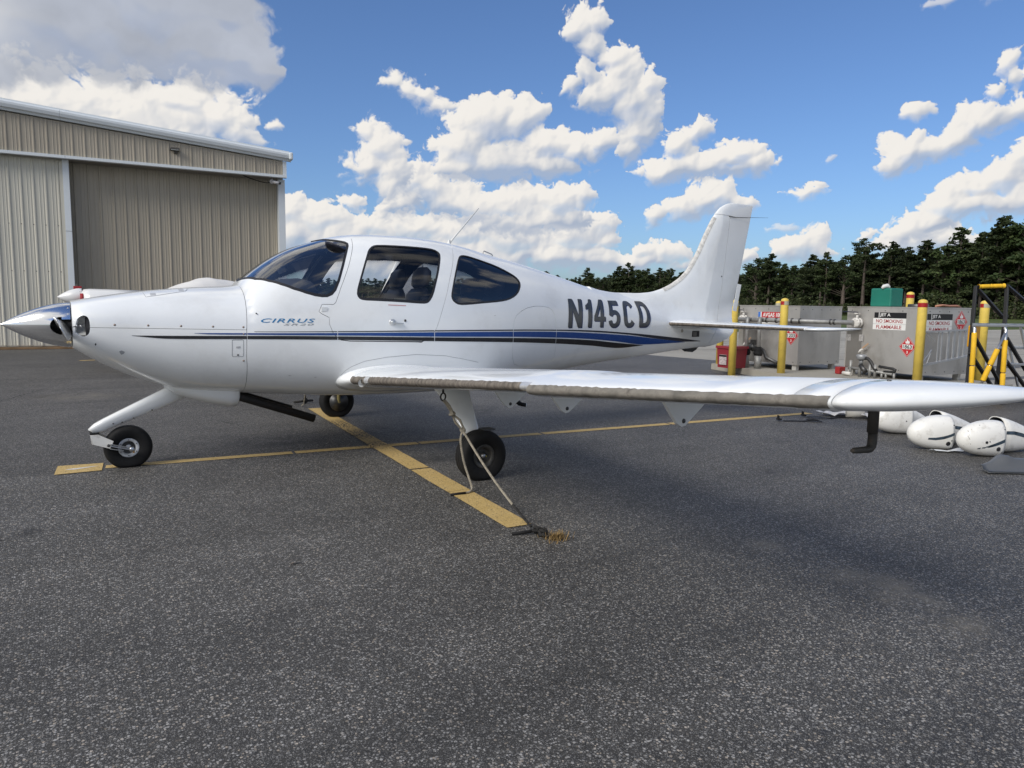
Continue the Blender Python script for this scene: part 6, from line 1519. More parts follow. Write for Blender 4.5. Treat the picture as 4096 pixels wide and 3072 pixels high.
post(ga + Z1 * .04, ga + wv * .62 + Z1 * .04, 'base_bar'); post(gb_ + Z1 * .04, gb_ + wv * .8 + Z1 * .04, 'base_bar'); post(ga + wv * .6 + Z1 * .04, gb_ + wv * .6 + Z1 * .04, 'base_bar')
MB().box(gb_ + Z1 * .62 - (tb_ - gb_).normalized() * 0 + Vector((-.02, -.035, 0)), (.03, .006, .16)).done('step_label', mat('pale label', (.5, .5, .46), .5), stp)
ws_ = thing('work_steps', 'small aluminium folding steps with yellow foam on the legs in front of the black steps', 'steps', (11.45, -1.2, 0))
ux_ = (gb_ - ga).normalized(); uo = Vector((-.5, -.8, 0)).normalized() * .16
fl, fr_ = ga + uo + ux_ * -.04, gb_ + uo + ux_ * -.10
pl, pr = fl + Vector((.06, .05, 1.10)), fr_ + Vector((.03, .04, 1.09))
for a, b_ in ((fl, pl), (fr_, pr)): MB().tube([a, a + (b_ - a) * .95, b_ + Vector((.03, .03, -.0))], .022, 10).done('leg', ALU, ws_)
pc = (pl + pr) / 2 + wv * .22; MB().box(pc + Z1 * .0, (.50, .44, .04), (ux_, wv, Z1), .008).box(pc + ux_ * .45, (.44, .44, .035), (ux_, wv, Z1), .008).done('platform', ALU, ws_)
gr = MB()
for i in range(9): gr.box(pc + ux_ * (-.24 + i * .12) + Z1 * .024, (.05, .40, .01), (ux_, wv, Z1))
gr.done('tread_ribs', ALU, ws_)
for k, (a, b_) in enumerate(((fl, pl), (fr_, pr))):
    d_ = (b_ - a); t0 = .10 if k == 0 else .02
    for t1, t2 in ((t0, t0 + .37), (t0 + .38, t0 + .80)):
        MB().lathe([(0, 0), (.028, .0), (.034, .012), (.032, d_.length * (t2 - t1) * .5), (.034, d_.length * (t2 - t1) - .012), (.028, d_.length * (t2 - t1)), (0, d_.length * (t2 - t1))], a + d_ * t1, d_.normalized(), 14).done('foam_sleeve', FOAM, ws_)
a, b_ = fl + Z1 * .02 + ux_ * .04, fr_ + Z1 * 1.0 - ux_ * .03; MB().tube([a, b_], .017, 8).done('cross_brace', ALU, ws_)
d_ = b_ - a
for t1, t2 in ((.30, .52), (.53, .76)): MB().lathe([(0, 0), (.030, 0), (.036, .012), (.034, d_.length * (t2 - t1) - .012), (.030, d_.length * (t2 - t1)), (0, d_.length * (t2 - t1))], a + d_ * t1, d_.normalized(), 14).done('foam_sleeve', FOAM, ws_)
lo_ = pc + wv * .22 - ux_ * .1
for i, (z, k) in enumerate(((.80, .12), (.56, .24))): MB().box(lo_ + ux_ * (.05 + k * .25) + wv * (k * .5) + Z1 * (z - pc.z), (.34, .16, .035), (ux_, wv, Z1), .006).done('step_tread', ALU, ws_)
sd = MB()
for q in (-.12, .10, .22): sd.bar(pc + ux_ * q + wv * .2, pc + ux_ * (q + .16) + wv * .42 - Z1 * 1.04, .028, .02)
for q in (.52, .66): sd.bar(pc + ux_ * q + wv * .1, pc + ux_ * (q + .12) + wv * .3 - Z1 * 1.04, .03, .02)
sd.done('rear_frame', ALU, ws_)
tag(MB().box((12.45, -.62, .92), (.20, .10, .34), bev=.02).done('yellow_bin', mat('amber plastic', (.62, .30, .01), .4)), 'amber plastic box seen between the legs of the aluminium steps', 'box')

# ================================================================== ROPES
def rope_strands(path, r=.0074, pitch=.042, b=None, step=.006):
    """three strands twisted round a path"""
    b = b or MB(); P = [Vector(p) for p in path]; L_ = [0]
    for i in range(1, len(P)): L_.append(L_[-1] + (P[i] - P[i - 1]).length)
    n = max(2, int(L_[-1] / step)); pts = []; up = Vector((.3, .9, .2)).normalized()
    def at_(s):
        i = 0
        while i < len(L_) - 2 and L_[i + 1] < s: i += 1
        t = (s - L_[i]) / max(L_[i + 1] - L_[i], 1e-9); return P[i].lerp(P[i + 1], t), (P[i + 1] - P[i]).normalized()
    st = [[], [], []]
    for k in range(n + 1):
        s = L_[-1] * k / n; p, d = at_(s); x = d.cross(up); x = x.normalized() if x.length > 1e-4 else Vector((1, 0, 0)); y = d.cross(x)
        for j in range(3):
            a = 2 * math.pi * (s / pitch + j / 3); st[j].append(p + (x * math.cos(a) + y * math.sin(a)) * r * .62)
    for s in st: b.tube(s, r * .60, 5)
    return b
def knot(b, c, r, axis=(0, 0, 1), turns=2.5, n=40, tilt=.5):
    c = Vector(c); pts = []
    for i in range(n + 1):
        t = 2 * math.pi * turns * i / n; q = Vector((math.cos(t) * r, math.sin(t) * r * .8, (i / n - .5) * r * 1.8 + math.sin(t * 1.5) * r * .35)); q.rotate(Matrix.Rotation(tilt, 3, 'Y')); pts.append(c + q)
    return rope_strands(pts, .0074, .042, b)
rope = thing('tie_down_rope', 'grey twisted rope tying the left wing to the ground beside the wheel', 'rope', (2.61, -2.95, 0))
ring = (2.585, -1.81, .672)
MB().tube([(ring[0] + .024 * math.cos(t), ring[1] + .01 * math.cos(t), ring[2] - .012 + .026 * math.sin(t)) for t in np.linspace(0, 2 * math.pi, 21)], .0055, 8, cap=False).tube([(ring[0], ring[1], ring[2] + .015), (ring[0], ring[1], ring[2] + .05)], .008, 8).done('tie_down_ring', BLACK_METAL, plane)
k1, k2 = Vector((2.655, -1.815, .535)), Vector((2.733, -1.83, .412))
G = Vector((2.608, -2.90, .03))
b = MB()
rope_strands([(ring[0] - .006, ring[1], ring[2] - .035), (2.60, -1.81, .62), k1], b=b); rope_strands([(ring[0] + .008, ring[1] - .006, ring[2] - .035), (2.625, -1.825, .60), k1 + Vector((.01, 0, 0))], b=b)
knot(b, k1, .016); rope_strands([k1, k1.lerp(k2, .4) + Vector((-.012, .0, -.01)), k2], b=b); rope_strands([k1 + Vector((.012, 0, -.01)), k1.lerp(k2, .5) + Vector((.016, -.005, .015)), k2 + Vector((.008, 0, .008))], b=b)
knot(b, k2, .015, tilt=-.4); b.done('hitch', ROPE, rope)
sag = [k2 + (G - k2) * t + Vector((0, 0, -.035 * math.sin(math.pi * t))) for t in np.linspace(0, 1, 14)]
cutp = 10
rope_strands(sag[:cutp + 1]).done('taut_rope', ROPE, rope)
rope_strands(sag[cutp:]).done('taut_rope_end', ROPE_DARK, rope, label='tar stained lower end of the rope')
tail = [k2 + Vector((-.012, 0, -.02)), Vector((2.705, -1.85, .33)), Vector((2.715, -1.88, .20)), Vector((2.735, -1.92, .09)), Vector((2.735, -1.965, .03)), Vector((2.70, -2.0, .014)), Vector((2.655, -2.01, .012))]
from mathutils.interpolate import poly_3d_calc
def catmull(P, n=6):
    P = [Vector(p) for p in P]; o = []
    for i in range(len(P) - 1):
        a = P[max(i - 1, 0)]; b_ = P[i]; c_ = P[i + 1]; d = P[min(i + 2, len(P) - 1)]
        for k in range(n):
            t = k / n; o.append(.5 * ((2 * b_) + (c_ - a) * t + (2 * a - 5 * b_ + 4 * c_ - d) * t * t + (3 * b_ - a - 3 * c_ + d) * t ** 3))
    return o + [P[-1]]
rope_strands(catmull(tail)).done('loose_tail', ROPE, rope)
MB().tube([(2.66, -2.01, .012), (2.61, -2.0, .011), (2.555, -1.995, .010)], .0095, 8).done('taped_end', BLACK_RUBBER, rope)
b = MB(); knot(b, (2.615, -2.955, .024), .022, turns=3.2, tilt=.9); knot(b, (2.622, -3.0, .02), .02, turns=2.2, tilt=.3); rope_strands([(2.62, -2.95, .03), (2.60, -3.02, .018), (2.625, -3.05, .012), (2.65, -3.03, .012), (2.63, -2.97, .03)], b=b)
b.done('anchor_knot', ROPE_DARK, rope)
MB().tube([(2.605, -2.95, .022), (2.54, -2.925, .014), (2.475, -2.905, .011)], .0095, 8).done('taped_end', BLACK_RUBBER, rope)
rr = thing('tie_down_rope', 'thin rope and dark anchor hanging under the far wing behind the exhaust pipes', 'rope', (2.93, 2.84, 0))
rope_strands([(2.72, 1.95, .68), (2.75, 2.05, .45), (2.80, 2.3, .2), (2.82, 2.45, .05), (2.84, 2.6, .012)], .006).done('slack_rope', ROPE, rr)
MB().tube([(2.95, 2.84, .62), (2.95, 2.84, .05)], .012, 6).done('anchor_rope', ROPE_DARK, rr)
b = MB(); knot(b, (2.95, 2.84, .04), .03, tilt=.8); b.tube([(2.80, 2.80, .03), (2.94, 2.84, .035), (3.06, 2.88, .03)], .016, 6); b.done('anchor_knot', ROPE_DARK, rr)
# dry grass growing at the anchor
b = MB(); r = random.Random(4)
for i in range(230):
    a = r.uniform(0, 2 * math.pi); d = abs(r.gauss(0, .030)); x, y = 2.655 + math.cos(a) * d * 1.5, -3.085 + math.sin(a) * d; h = r.uniform(.012, .05); t = r.uniform(0, 2 * math.pi); lean = r.uniform(.2, 1.2) * h; w_ = r.uniform(.0012, .0028)
    p = Vector((x, y, .001)); q = p + Vector((math.cos(t) * lean, math.sin(t) * lean, h)); s_ = Vector((-math.sin(t), math.cos(t), 0)) * w_; m_ = p.lerp(q, .55) + Vector((0, 0, h * .12))
    b.add([p - s_, p + s_, m_ + s_ * .8, m_ - s_ * .8, q], [(0, 1, 2, 3), (3, 2, 4)])
DRY = mat('dry grass blades', (.25, .165, .065), .85, vary=.5, vscale=60)
tuft = b.done('dry_grass', DRY, None, kind='stuff'); tuft['label'] = 'brown dry grass tuft at the rope anchor'
# fallen leaf
lf = mesh('fallen_leaf', [(1.27, -2.74, .006), (1.285, -2.752, .012), (1.31, -2.748, .016), (1.325, -2.735, .010), (1.305, -2.728, .006), (1.285, -2.728, .004)], [(0, 1, 5), (1, 2, 4, 5), (2, 3, 4)], mat('dead leaf', (.28, .17, .10), .8, vary=.2, vscale=60))
tag(lf, 'single brown dead leaf on the open asphalt', 'leaf')

# ================================================================== WHEEL FAIRINGS ON THE GROUND
IU = Vector((math.cos(YAW), -math.sin(YAW), 0)); IV = Vector((math.sin(YAW), math.cos(YAW), 0))
PK = 1.0
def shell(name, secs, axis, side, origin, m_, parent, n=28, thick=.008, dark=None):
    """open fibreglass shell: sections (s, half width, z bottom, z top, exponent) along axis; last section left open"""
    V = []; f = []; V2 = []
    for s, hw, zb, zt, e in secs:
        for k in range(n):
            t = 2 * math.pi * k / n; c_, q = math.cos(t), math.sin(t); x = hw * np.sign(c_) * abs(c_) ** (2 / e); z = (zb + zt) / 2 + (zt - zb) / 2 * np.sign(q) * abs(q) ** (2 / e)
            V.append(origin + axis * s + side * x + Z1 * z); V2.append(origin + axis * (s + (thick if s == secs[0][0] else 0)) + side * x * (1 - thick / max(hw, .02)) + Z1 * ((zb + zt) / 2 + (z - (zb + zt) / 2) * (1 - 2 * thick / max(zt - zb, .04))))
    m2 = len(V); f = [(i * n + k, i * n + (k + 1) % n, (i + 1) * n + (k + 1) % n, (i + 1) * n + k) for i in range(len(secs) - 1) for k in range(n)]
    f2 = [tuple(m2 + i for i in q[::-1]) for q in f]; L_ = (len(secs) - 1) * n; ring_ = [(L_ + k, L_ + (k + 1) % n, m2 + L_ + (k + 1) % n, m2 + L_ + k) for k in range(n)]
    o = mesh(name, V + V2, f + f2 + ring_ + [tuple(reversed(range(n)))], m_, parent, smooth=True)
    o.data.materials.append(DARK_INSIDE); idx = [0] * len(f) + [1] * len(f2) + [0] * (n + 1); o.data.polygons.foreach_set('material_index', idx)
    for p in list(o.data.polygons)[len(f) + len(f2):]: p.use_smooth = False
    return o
FRONT = [(.0, .012, .14, .17, 2), (.008, .035, .11, .205, 2), (.03, .062, .08, .235, 2), (.07, .086, .05, .268, 2.1), (.13, .104, .025, .298, 2.2), (.20, .114, .010, .318, 2.4), (.28, .118, .004, .328, 2.6), (.35, .118, .002, .328, 2.7), (.375, .117, .002, .326, 2.8)]
def wall_pt(secs, s, z):
    S_ = [q[0] for q in secs]; hw, zb, zt, e = (float(np.interp(s, S_, [q[i] for q in secs])) for i in (1, 2, 3, 4)); t = min(.999, abs((z - (zb + zt) / 2) / ((zt - zb) / 2))); return hw * (1 - t ** e) ** (1 / e)
def pant_strip(name, secs, axis, side, origin, m_, parent, top, bot, off=.0015, step=.03):
    V, F = cdt(top + bot[::-1], [], step, step); sgn = -1
    return mesh(name, [origin + axis * float(a) * PK - side * (wall_pt(secs, a * PK, b_ * PK) + off) + Z1 * float(b_) * PK for a, b_ in V], F, m_, parent, smooth=True)
def sc_secs(secs, k): return [(s * k, w_ * k, a * k, b_ * k, e) for s, w_, a, b_, e in secs]
def rear_secs(k=1): return [(q[0] * k, q[1] * k, q[2] * k, q[3] * k, q[4]) for q in [(.52, .006, .10, .12, 2), (.50, .014, .085, .135, 2), (.42, .038, .05, .18, 2.1), (.30, .068, .02, .235, 2.2), (.18, .094, .006, .285, 2.4), (.08, .110, .002, .318, 2.6), (.0, .117, .002, .335, 2.7)]]
PG = 'wheel fairings laid out on the asphalt'
def half_pant(loc, ang, front, label, detail=None, k=1.0):
    o = thing('wheel_fairing', label, 'wheel fairing', tuple(loc), PG); a = IU * math.cos(ang) + IV * math.sin(ang); sd = Vector((-a.y, a.x, 0)); org = Vector(loc)
    secs = sc_secs(FRONT, k) if front else rear_secs(k)
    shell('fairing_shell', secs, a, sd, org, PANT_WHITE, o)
    return o, a, sd, org, secs
# left pair, half hidden behind the pitot tube
o, a, sd, org, secs = half_pant((7.62, -1.93, 0), .02, True, 'plain white wheel fairing nose half hidden by the pitot tube', k=PK)
MB().lathe([(0, .003), (.006, .002), (.007, 0)], org + a * .30 - sd * .118 + Z1 * .15, -sd, 8).done('rivet', DARK_STEEL, o)
o, a, sd, org, secs = half_pant((7.92, -1.93, 0), .25, False, 'white rear fairing half with dark mouth behind the middle nose fairing', k=PK)
# middle pair
o, a, sd, org, secs = half_pant((7.09, -2.60, 0), .03, True, 'middle white wheel fairing nose with a dark curved stripe and black round hole', k=PK)
so = sorted(secs)
pant_strip('curved_stripe', so, a, sd, org, PANT_STRIPE, o, [(.135, .128), (.20, .132), (.27, .145), (.33, .163), (.374, .182)], [(.135, .112), (.20, .108), (.27, .118), (.33, .138), (.374, .156)])
MB().lathe([(0, .004), (.018, .004), (.021, .002), (.021, -.004)], org + a * .325 - sd * wall_pt(so, .325, .075) + Z1 * .075, (-sd - Z1 * .12).normalized(), 16).done('axle_hole', BLACK_TRIM, o)
for s_, z in ((.352, .105), (.365, .25), (.365, .03)): MB().lathe([(0, .002), (.006, .002), (.006, -.003)], org + a * s_ * PK - sd * wall_pt(so, s_ * PK, z * PK) + Z1 * z * PK, -sd, 8).done('rivet', DARK_STEEL, o)
o, a, sd, org, secs = half_pant((7.60, -2.59, 0), .10, False, 'white rear fairing half with dark stripe between the two striped noses', k=PK)
so = sorted(secs); pant_strip('curved_stripe', so, a, sd, org, PANT_STRIPE, o, [(.03, .20), (.12, .20), (.22, .185), (.33, .155), (.42, .13)], [(.03, .172), (.12, .17), (.22, .152), (.33, .125), (.42, .108)])
# right pair
o, a, sd, org, secs = half_pant((7.18, -3.00, 0), .10, True, 'scuffed white wheel fairing nose with a broken top notch and chipped stripe', k=PK)
so = sorted(secs)
pant_strip('chipped_stripe', so, a, sd, org, PANT_STRIPE, o, [(.215, .115), (.28, .140), (.33, .160), (.366, .176)], [(.215, .096), (.28, .112), (.33, .130), (.366, .146)])
for i, (s_, z, l_) in enumerate(((.165, .088, .03), (.195, .098, .025), (.13, .080, .025))): pant_strip('stripe_flake', so, a, sd, org, PANT_STRIPE, o, [(s_, z + .010), (s_ + l_, z + .016)], [(s_ - .004, z), (s_ + l_ - .006, z + .002)])
for s_, z, rr_ in ((.315, .085, .020), (.195, .145, .0125), (.222, .152, .005), (.36, .05, .005), (.362, .26, .005)): MB().lathe([(0, .003), (rr_ * .9, .003), (rr_, .001), (rr_, -.006)], org + a * s_ * PK - sd * wall_pt(so, s_ * PK, z * PK) + Z1 * z * PK, (-sd).normalized(), 14).done('axle_hole', BLACK_TRIM, o)
nt_ = MB(); nt_.box(org + a * .112 + Z1 * .250 - sd * .02, (.060, .075, .014), (a, sd, (Z1 - a * .5).normalized()), .004).done('broken_notch', mat('raw fibreglass', (.50, .44, .34), .7), o)
MB().box(org + a * .070 + Z1 * .236 - sd * .02, (.03, .065, .010), (a, sd, (Z1 - a * .8).normalized())).done('notch_gap', BLACK_TRIM, o)
dt_ = MB()
for s_, y in ((.16, .05), (.20, .05), (.25, .05), (.30, .05), (.17, -.06), (.22, -.065), (.27, -.07)):
    zt = float(np.interp(s_, [q[0] for q in so], [q[3] for q in so])); dt_.lathe([(0, .003), (.007, .003), (.008, -.004)], org + a * s_ + sd * (-y) + Z1 * (zt - .010 - abs(y) * .12), Z1, 8)
dt_.done('rivet', DARK_STEEL, o)
cr = MB()
for s_, z0_, z1_ in ((.03, .10, .21), (.045, .20, .165), (.055, .21, .12)): cr.bar(org + a * (s_) - sd * (wall_pt(so, s_, z0_) + .001) + Z1 * z0_, org + a * (s_ + .012) - sd * (wall_pt(so, s_ + .012, z1_) + .001) + Z1 * z1_, .003, .002)
cr.done('crack', BLACK_TRIM, o)
o, a, sd, org, secs = half_pant((7.72, -3.07, 0), .12, False, 'white rear fairing half with wide black mouth at the right edge', k=PK)
so = sorted(secs); pant_strip('curved_stripe', so, a, sd, org, PANT_STRIPE, o, [(.012, .215), (.10, .212), (.20, .19), (.32, .15), (.45, .12)], [(.012, .185), (.10, .18), (.20, .155), (.32, .12), (.45, .105)])
# grey fairing panel
gp = thing('grey_fairing', 'dark grey moulded plastic fairing panel lying at the right edge', 'fairing', (6.75, -3.62, 0))
V = []; f = []; prof = [(-.06, .0, .010), (-.05, .0, .022), (.00, .03, .030), (.03, .05, .060), (.06, .10, .085), (.10, .20, .095), (.16, .32, .088), (.20, .40, .06)]
gl = np.linspace(0, .62, 15); g0_ = Vector((6.64, -3.50, .02))
gd = Vector((.83, -.50, 0)).normalized(); gs = Vector((.50, .83, 0)).normalized()
for i, s_ in enumerate(gl):
    k = min(1, .25 + s_ / .35); hump = .035 * math.exp(-((s_ - .22) / .07) ** 2) + .02 * k
    for w_, _, z in prof: V.append(g0_ + gd * s_ + gs * (w_ * (1.0 if w_ < 0 else k) + .05) + Z1 * (z * (.35 + .65 * k) * .75 + (hump if w_ > .05 else 0) - .02 + .02 * (1 - s_ / .62)))
n = len(prof); f = [(i * n + k, i * n + k + 1, (i + 1) * n + k + 1, (i + 1) * n + k) for i in range(len(gl) - 1) for k in range(n - 1)]
q = len(V); V2 = [p - Z1 * .008 for p in V]; f2 = [tuple(q + i for i in x[::-1]) for x in f]
bd = [(k, k + 1) for k in range(n - 1)] + [((len(gl) - 1) * n + k + 1, (len(gl) - 1) * n + k) for k in range(n - 1)] + [((i + 1) * n, i * n) for i in range(len(gl) - 1)] + [(i * n + n - 1, (i + 1) * n + n - 1) for i in range(len(gl) - 1)]
mesh('moulded_panel', V + V2, f + f2 + [(x, y, q + y, q + x) for x, y in bd], mat('grey plastic', (.10, .105, .11), .45, vary=.05), gp, smooth=True)
# clear plastic bag, straps, white cloths
bg_ = MB(); r = random.Random(8); pts = [(7.12, -2.78), (7.16, -2.80), (7.20, -2.83), (7.25, -2.86), (7.30, -2.885), (7.35, -2.90), (7.40, -2.90)]
V = []; 
for i, (x, y) in enumerate(pts):
    for k in range(5): V.append((x + r.uniform(-.01, .01) + .012 * k, y - .022 * k + r.uniform(-.008, .008) + .03, .006 + r.uniform(0, .018) + .012 * (i in (0, 6))))
bg_.add(V, [(i * 5 + k, i * 5 + k + 1, (i + 1) * 5 + k + 1, (i + 1) * 5 + k) for i in range(6) for k in range(4)])
tag(bg_.done('plastic_bag', mat('milky plastic', (.62, .64, .66), .2, spec=.6)), 'crumpled clear plastic bag between the middle and right fairings', 'bag')
def strap(pts, w_, m_, name, o, thick=.004):
    P = catmull(pts, 5); b = MB(); V = []
    for i, p in enumerate(P):
        d = (P[min(i + 1, len(P) - 1)] - P[max(i - 1, 0)]); d.z = 0; d.normalize(); s_ = Vector((-d.y, d.x, 0)) * w_ / 2; V += [p - s_, p + s_, p + s_ + Z1 * thick, p - s_ + Z1 * thick]
    return b.add(V, [(4 * i + k, 4 * i + (k + 1) % 4, 4 * i + 4 + (k + 1) % 4, 4 * i + 4 + k) for i in range(len(P) - 1) for k in range(4)]).done(name, m_, o)
so_ = thing('cover_straps', 'black webbing straps with plastic buckles on the asphalt under the wing tip', 'straps', (7.5, -1.1, 0)); WEB = mat('black webbing', (.012, .012, .013), .8)
strap([(7.42, -.98, .006), (7.52, -1.06, .012), (7.62, -1.10, .006), (7.72, -1.16, .016), (7.78, -1.24, .005)], .05, WEB, 'strap', so_); strap([(7.95, -.92, .006), (7.98, -1.03, .02), (8.10, -1.12, .006), (8.22, -1.12, .01), (8.4, -1.2, .006)], .05, WEB, 'strap', so_)
strap([(7.66, -1.13, .02), (7.70, -1.15, .03), (7.76, -1.2, .02)], .075, WEB, 'strap_pad', so_)
for x, y in ((7.38, -.95), (7.93, -.88)):
    b = MB(); b.box((x, y, .025), (.05, .055, .02), (IU, IV, Z1), .004)
    for k in (-1, 0, 1): b.box(Vector((x, y, .045)) - IU * .01 + IV * (.02 * k), (.010, .010, .05), (IU, IV, Z1))
    b.done('buckle', BLACK_RUBBER, so_)
def cloth(name, pts, label, seed):
    r = np.random.default_rng(seed); V, F = cdt(pts, [], .06, .06); z = .012 + .05 * np.abs(np.sin(V[:, 0] * 21 + V[:, 1] * 9)) * np.abs(np.sin(V[:, 1] * 14 + 1)) + r.uniform(0, .012, len(V))
    o = mesh(name, [(a, b_, c_) for (a, b_), c_ in zip(V, z)], F, WHITE_CLOTH, smooth=True); tag(o, label, 'cloth', 'white cloths on the asphalt'); return o
cloth('white_cloth', [(8.20, -.85), (8.55, -.95), (8.70, -1.12), (8.50, -1.22), (8.25, -1.08)], 'white cloth bundle beside the black straps', 3)
cloth('white_cloth', [(8.45, -1.22), (8.85, -1.28), (8.95, -1.50), (8.62, -1.62), (8.42, -1.42)], 'white cloth bundle nearest the plain hidden fairing', 9)
tag(MB().tube([(8.36, -1.16, .05), (8.50, -1.30, .06)], .05, 10).done('rolled_cloth', mat('grubby roll', (.45, .43, .38), .8)), 'small grubby roll between the two white cloths', 'cloth roll')

# ================================================================== SECOND AIRCRAFT, parked beyond the first
p2 = thing('airplane', 'second white aircraft with white spinner parked behind the nose, seen over the cowling', 'airplane', (2.6, 8.65, 0))
W2M = mat('older white paint', (.74, .74, .72), .35, vary=.03, coat=.2, dirt=(.45, .42, .38), dscale=2.5, damt=.2)
OY = 8.65
def loft2(name, secs, m_, parent, n=28, cap=True):
    """secs: x, y centre, half width, z bottom, z top, exponent"""
    V = []; f = []
    for x, yc, w_, zb, zt, e in secs:
        for t in np.linspace(0, 2 * math.pi, n + 1)[:-1]:
            c_, s_ = math.cos(t), math.sin(t); V.append((x, yc + w_ * np.sign(c_) * abs(c_) ** (2 / e), (zb + zt) / 2 + (zt - zb) / 2 * np.sign(s_) * abs(s_) ** (2 / e)))
    for i in range(len(secs) - 1):
        for k in range(n): f.append((i * n + k, i * n + (k + 1) % n, (i + 1) * n + (k + 1) % n, (i + 1) * n + k))
    b = MB().add(V, f, True)
    if cap: b.f += [tuple(range(n)), tuple((len(secs) - 1) * n + k for k in range(n))]; b.sm += [False, False]
    return b.done(name, m_, parent)
loft2('cowling', [(.665, OY, .30, 1.00, 1.40, 3), (.70, OY, .40, .93, 1.455, 3), (.80, OY, .46, .84, 1.468, 3), (1.2, OY, .53, .74, 1.462, 2.8), (1.66, OY, .575, .68, 1.455, 2.6)], W2M, p2)
loft2('fuselage', [(1.665, OY, .575, .68, 1.455, 2.6), (2.0, OY, .60, .65, 1.48, 2.6), (2.6, OY, .62, .63, 1.52, 2.6), (3.6, OY, .58, .66, 1.50, 2.5), (4.6, OY, .42, .76, 1.42, 2.3), (5.8, OY, .26, .88, 1.32, 2.2), (7.2, OY, .10, 1.0, 1.25, 2)], W2M, p2)
ax2 = Vector((-1, 0, -.01))
MB().lathe([(.158 * (1 - (1 - u) ** 1.9) + .001, (1 - u) * .36) for u in np.linspace(0, 1, 20)] + [(.158, -.02), (.10, -.03)], (.655, OY, 1.315), ax2, 28).done('spinner', mat('spinner white', (.72, .72, .71), .3, coat=.3), p2)
MB().lathe([(.118, .105), (.120, .10), (.118, .095)], (.655, OY, 1.315), ax2, 28).done('spinner_ring', mat('ring grey', (.3, .3, .3), .4), p2)
b = MB()
for k in range(10):
    t = 2 * math.pi * k / 10; b.lathe([(0, .004), (.006, .003), (.007, -.002)], (.645, OY + math.cos(t) * .158, 1.315 + math.sin(t) * .158), (0, math.cos(t), math.sin(t)), 6)
b.done('spinner_screw', DARK_STEEL, p2)
for sg in (1, -1):
    b = MB(); bd = Vector((0, -.84 * sg, -.55 * sg)).normalized() if sg > 0 else Vector((0, .25, 1)).normalized()
bl = MB(); c0 = Vector((.59, OY, 1.275))
for d_, L_ in ((Vector((0, -.95, -.30)).normalized(), .86), (Vector((0, .95, .30)).normalized(), .86)):
    td = Vector((1, 0, 0)).cross(d_)
    V = []
    for u, w_ in ((.09, .035), (.2, .06), (.5, .07), (.95, .05), (1, .03)):
        for k, (a, h) in enumerate(((-1, .004), (0, .012), (1, .004), (0, -.006))): V.append(c0 + d_ * (L_ * u) + td * (w_ * a * .8) + Vector((1, 0, 0)) * (h + w_ * a * .55))
    bl.add(V, [(i * 4 + k, i * 4 + (k + 1) % 4, i * 4 + 4 + (k + 1) % 4, i * 4 + 4 + k) for i in range(4) for k in range(4)])
bl.done('propeller_blade', BLACK_METAL, p2)
# red cowl plugs and flag
for s in (-1, 1): loft2('inlet_plug', [(.640, OY + s * .26, .11, 1.16, 1.38, 2.2), (.70, OY + s * .26, .115, 1.15, 1.385, 2.2)], mat('red plug foam', (.30, .015, .02), .7), p2)
fg = tag(MB().box((.615, OY + .12, 1.475), (.13, .02, .075), bev=.008).box((.60, OY + .12, 1.42), (.05, .012, .07)).done('red_flag', mat('red plug foam', (0, 0, 0))), 'small red warning flag standing on the second aircraft nose', 'flag')
# white canopy cover draped over the cabin, with folds
V = []; f = []; xs = np.linspace(1.62, 4.4, 46); n = 27
topz = lambda x: float(np.interp(x, [2.05, 2.3, 2.6, 2.75, 2.95, 3.15, 3.6, 4.4], [1.50, 1.60, 1.70, 1.715, 1.705, 1.675, 1.60, 1.46]))
xs = np.linspace(2.05, 4.4, 46)
for i, x in enumerate(xs):
    for k, t in enumerate(np.linspace(-1, 1, n)):
        w_ = .60; h = topz(x); fold = .004 * math.sin(x * 17 + t * 7) + .012 * max(0, math.sin(15 * (x - 2.55) + 5.2 * t)) * math.exp(-((x - 2.78) / .22) ** 2)
        y = OY + w_ * np.sign(t) * (1 - (1 - abs(t)) ** 1.6) ; z = 1.18 + (h - 1.18) * (1 - abs(t) ** 3.2) + fold
        V.append((x, y, z))
f = [(i * n + k, i * n + k + 1, (i + 1) * n + k + 1, (i + 1) * n + k) for i in range(len(xs) - 1) for k in range(n - 1)]
cv = mesh('canopy_cover', V, f, WHITE_CLOTH, None, smooth=True); tag(cv, 'wrinkled white cloth cover over the cabin of the second aircraft', 'cover')
def simple_wing(name, st, m_, parent, vertical=False):
    V = []; f = []; k = 14
    for a, x0, z0_, c_, t in st:
        for j in range(k):
            u = 2 * math.pi * j / k; xi = (1 - math.cos(u)) / 2 if True else 0; sg = 1 if u < math.pi else -1; h = sg * float(foil(np.array(xi), t)) * c_
            V.append((x0 + xi * c_, OY + (h if vertical else a), (a if vertical else z0_ + h)))
    for i in range(len(st) - 1):
        for j in range(k): f.append((i * k + j, i * k + (j + 1) % k, (i + 1) * k + (j + 1) % k, (i + 1) * k + j))
    b = MB().add(V, f, True); b.f += [tuple(range(k)), tuple((len(st) - 1) * k + j for j in range(k))]; b.sm += [False, False]
    return b.done(name, m_, parent)
simple_wing('wing', [(-4.9, 2.45, 1.03, .85, .12), (-.4, 2.3, .68, 1.5, .15)], W2M, p2); simple_wing('wing', [(.4, 2.3, .68, 1.5, .15), (4.9, 2.45, 1.03, .85, .12)], W2M, p2)
simple_wing('tail_fin', [(1.15, 6.15, 0, 1.15, .08), (1.6, 6.35, 0, .95, .08), (2.33, 6.72, 0, .62, .08), (2.37, 6.80, 0, .52, .04)], W2M, p2, True)
simple_wing('horizontal_stabilizer', [(-1.8, 6.7, 1.08, .5, .08), (1.8, 6.7, 1.08, .5, .08)], W2M, p2)
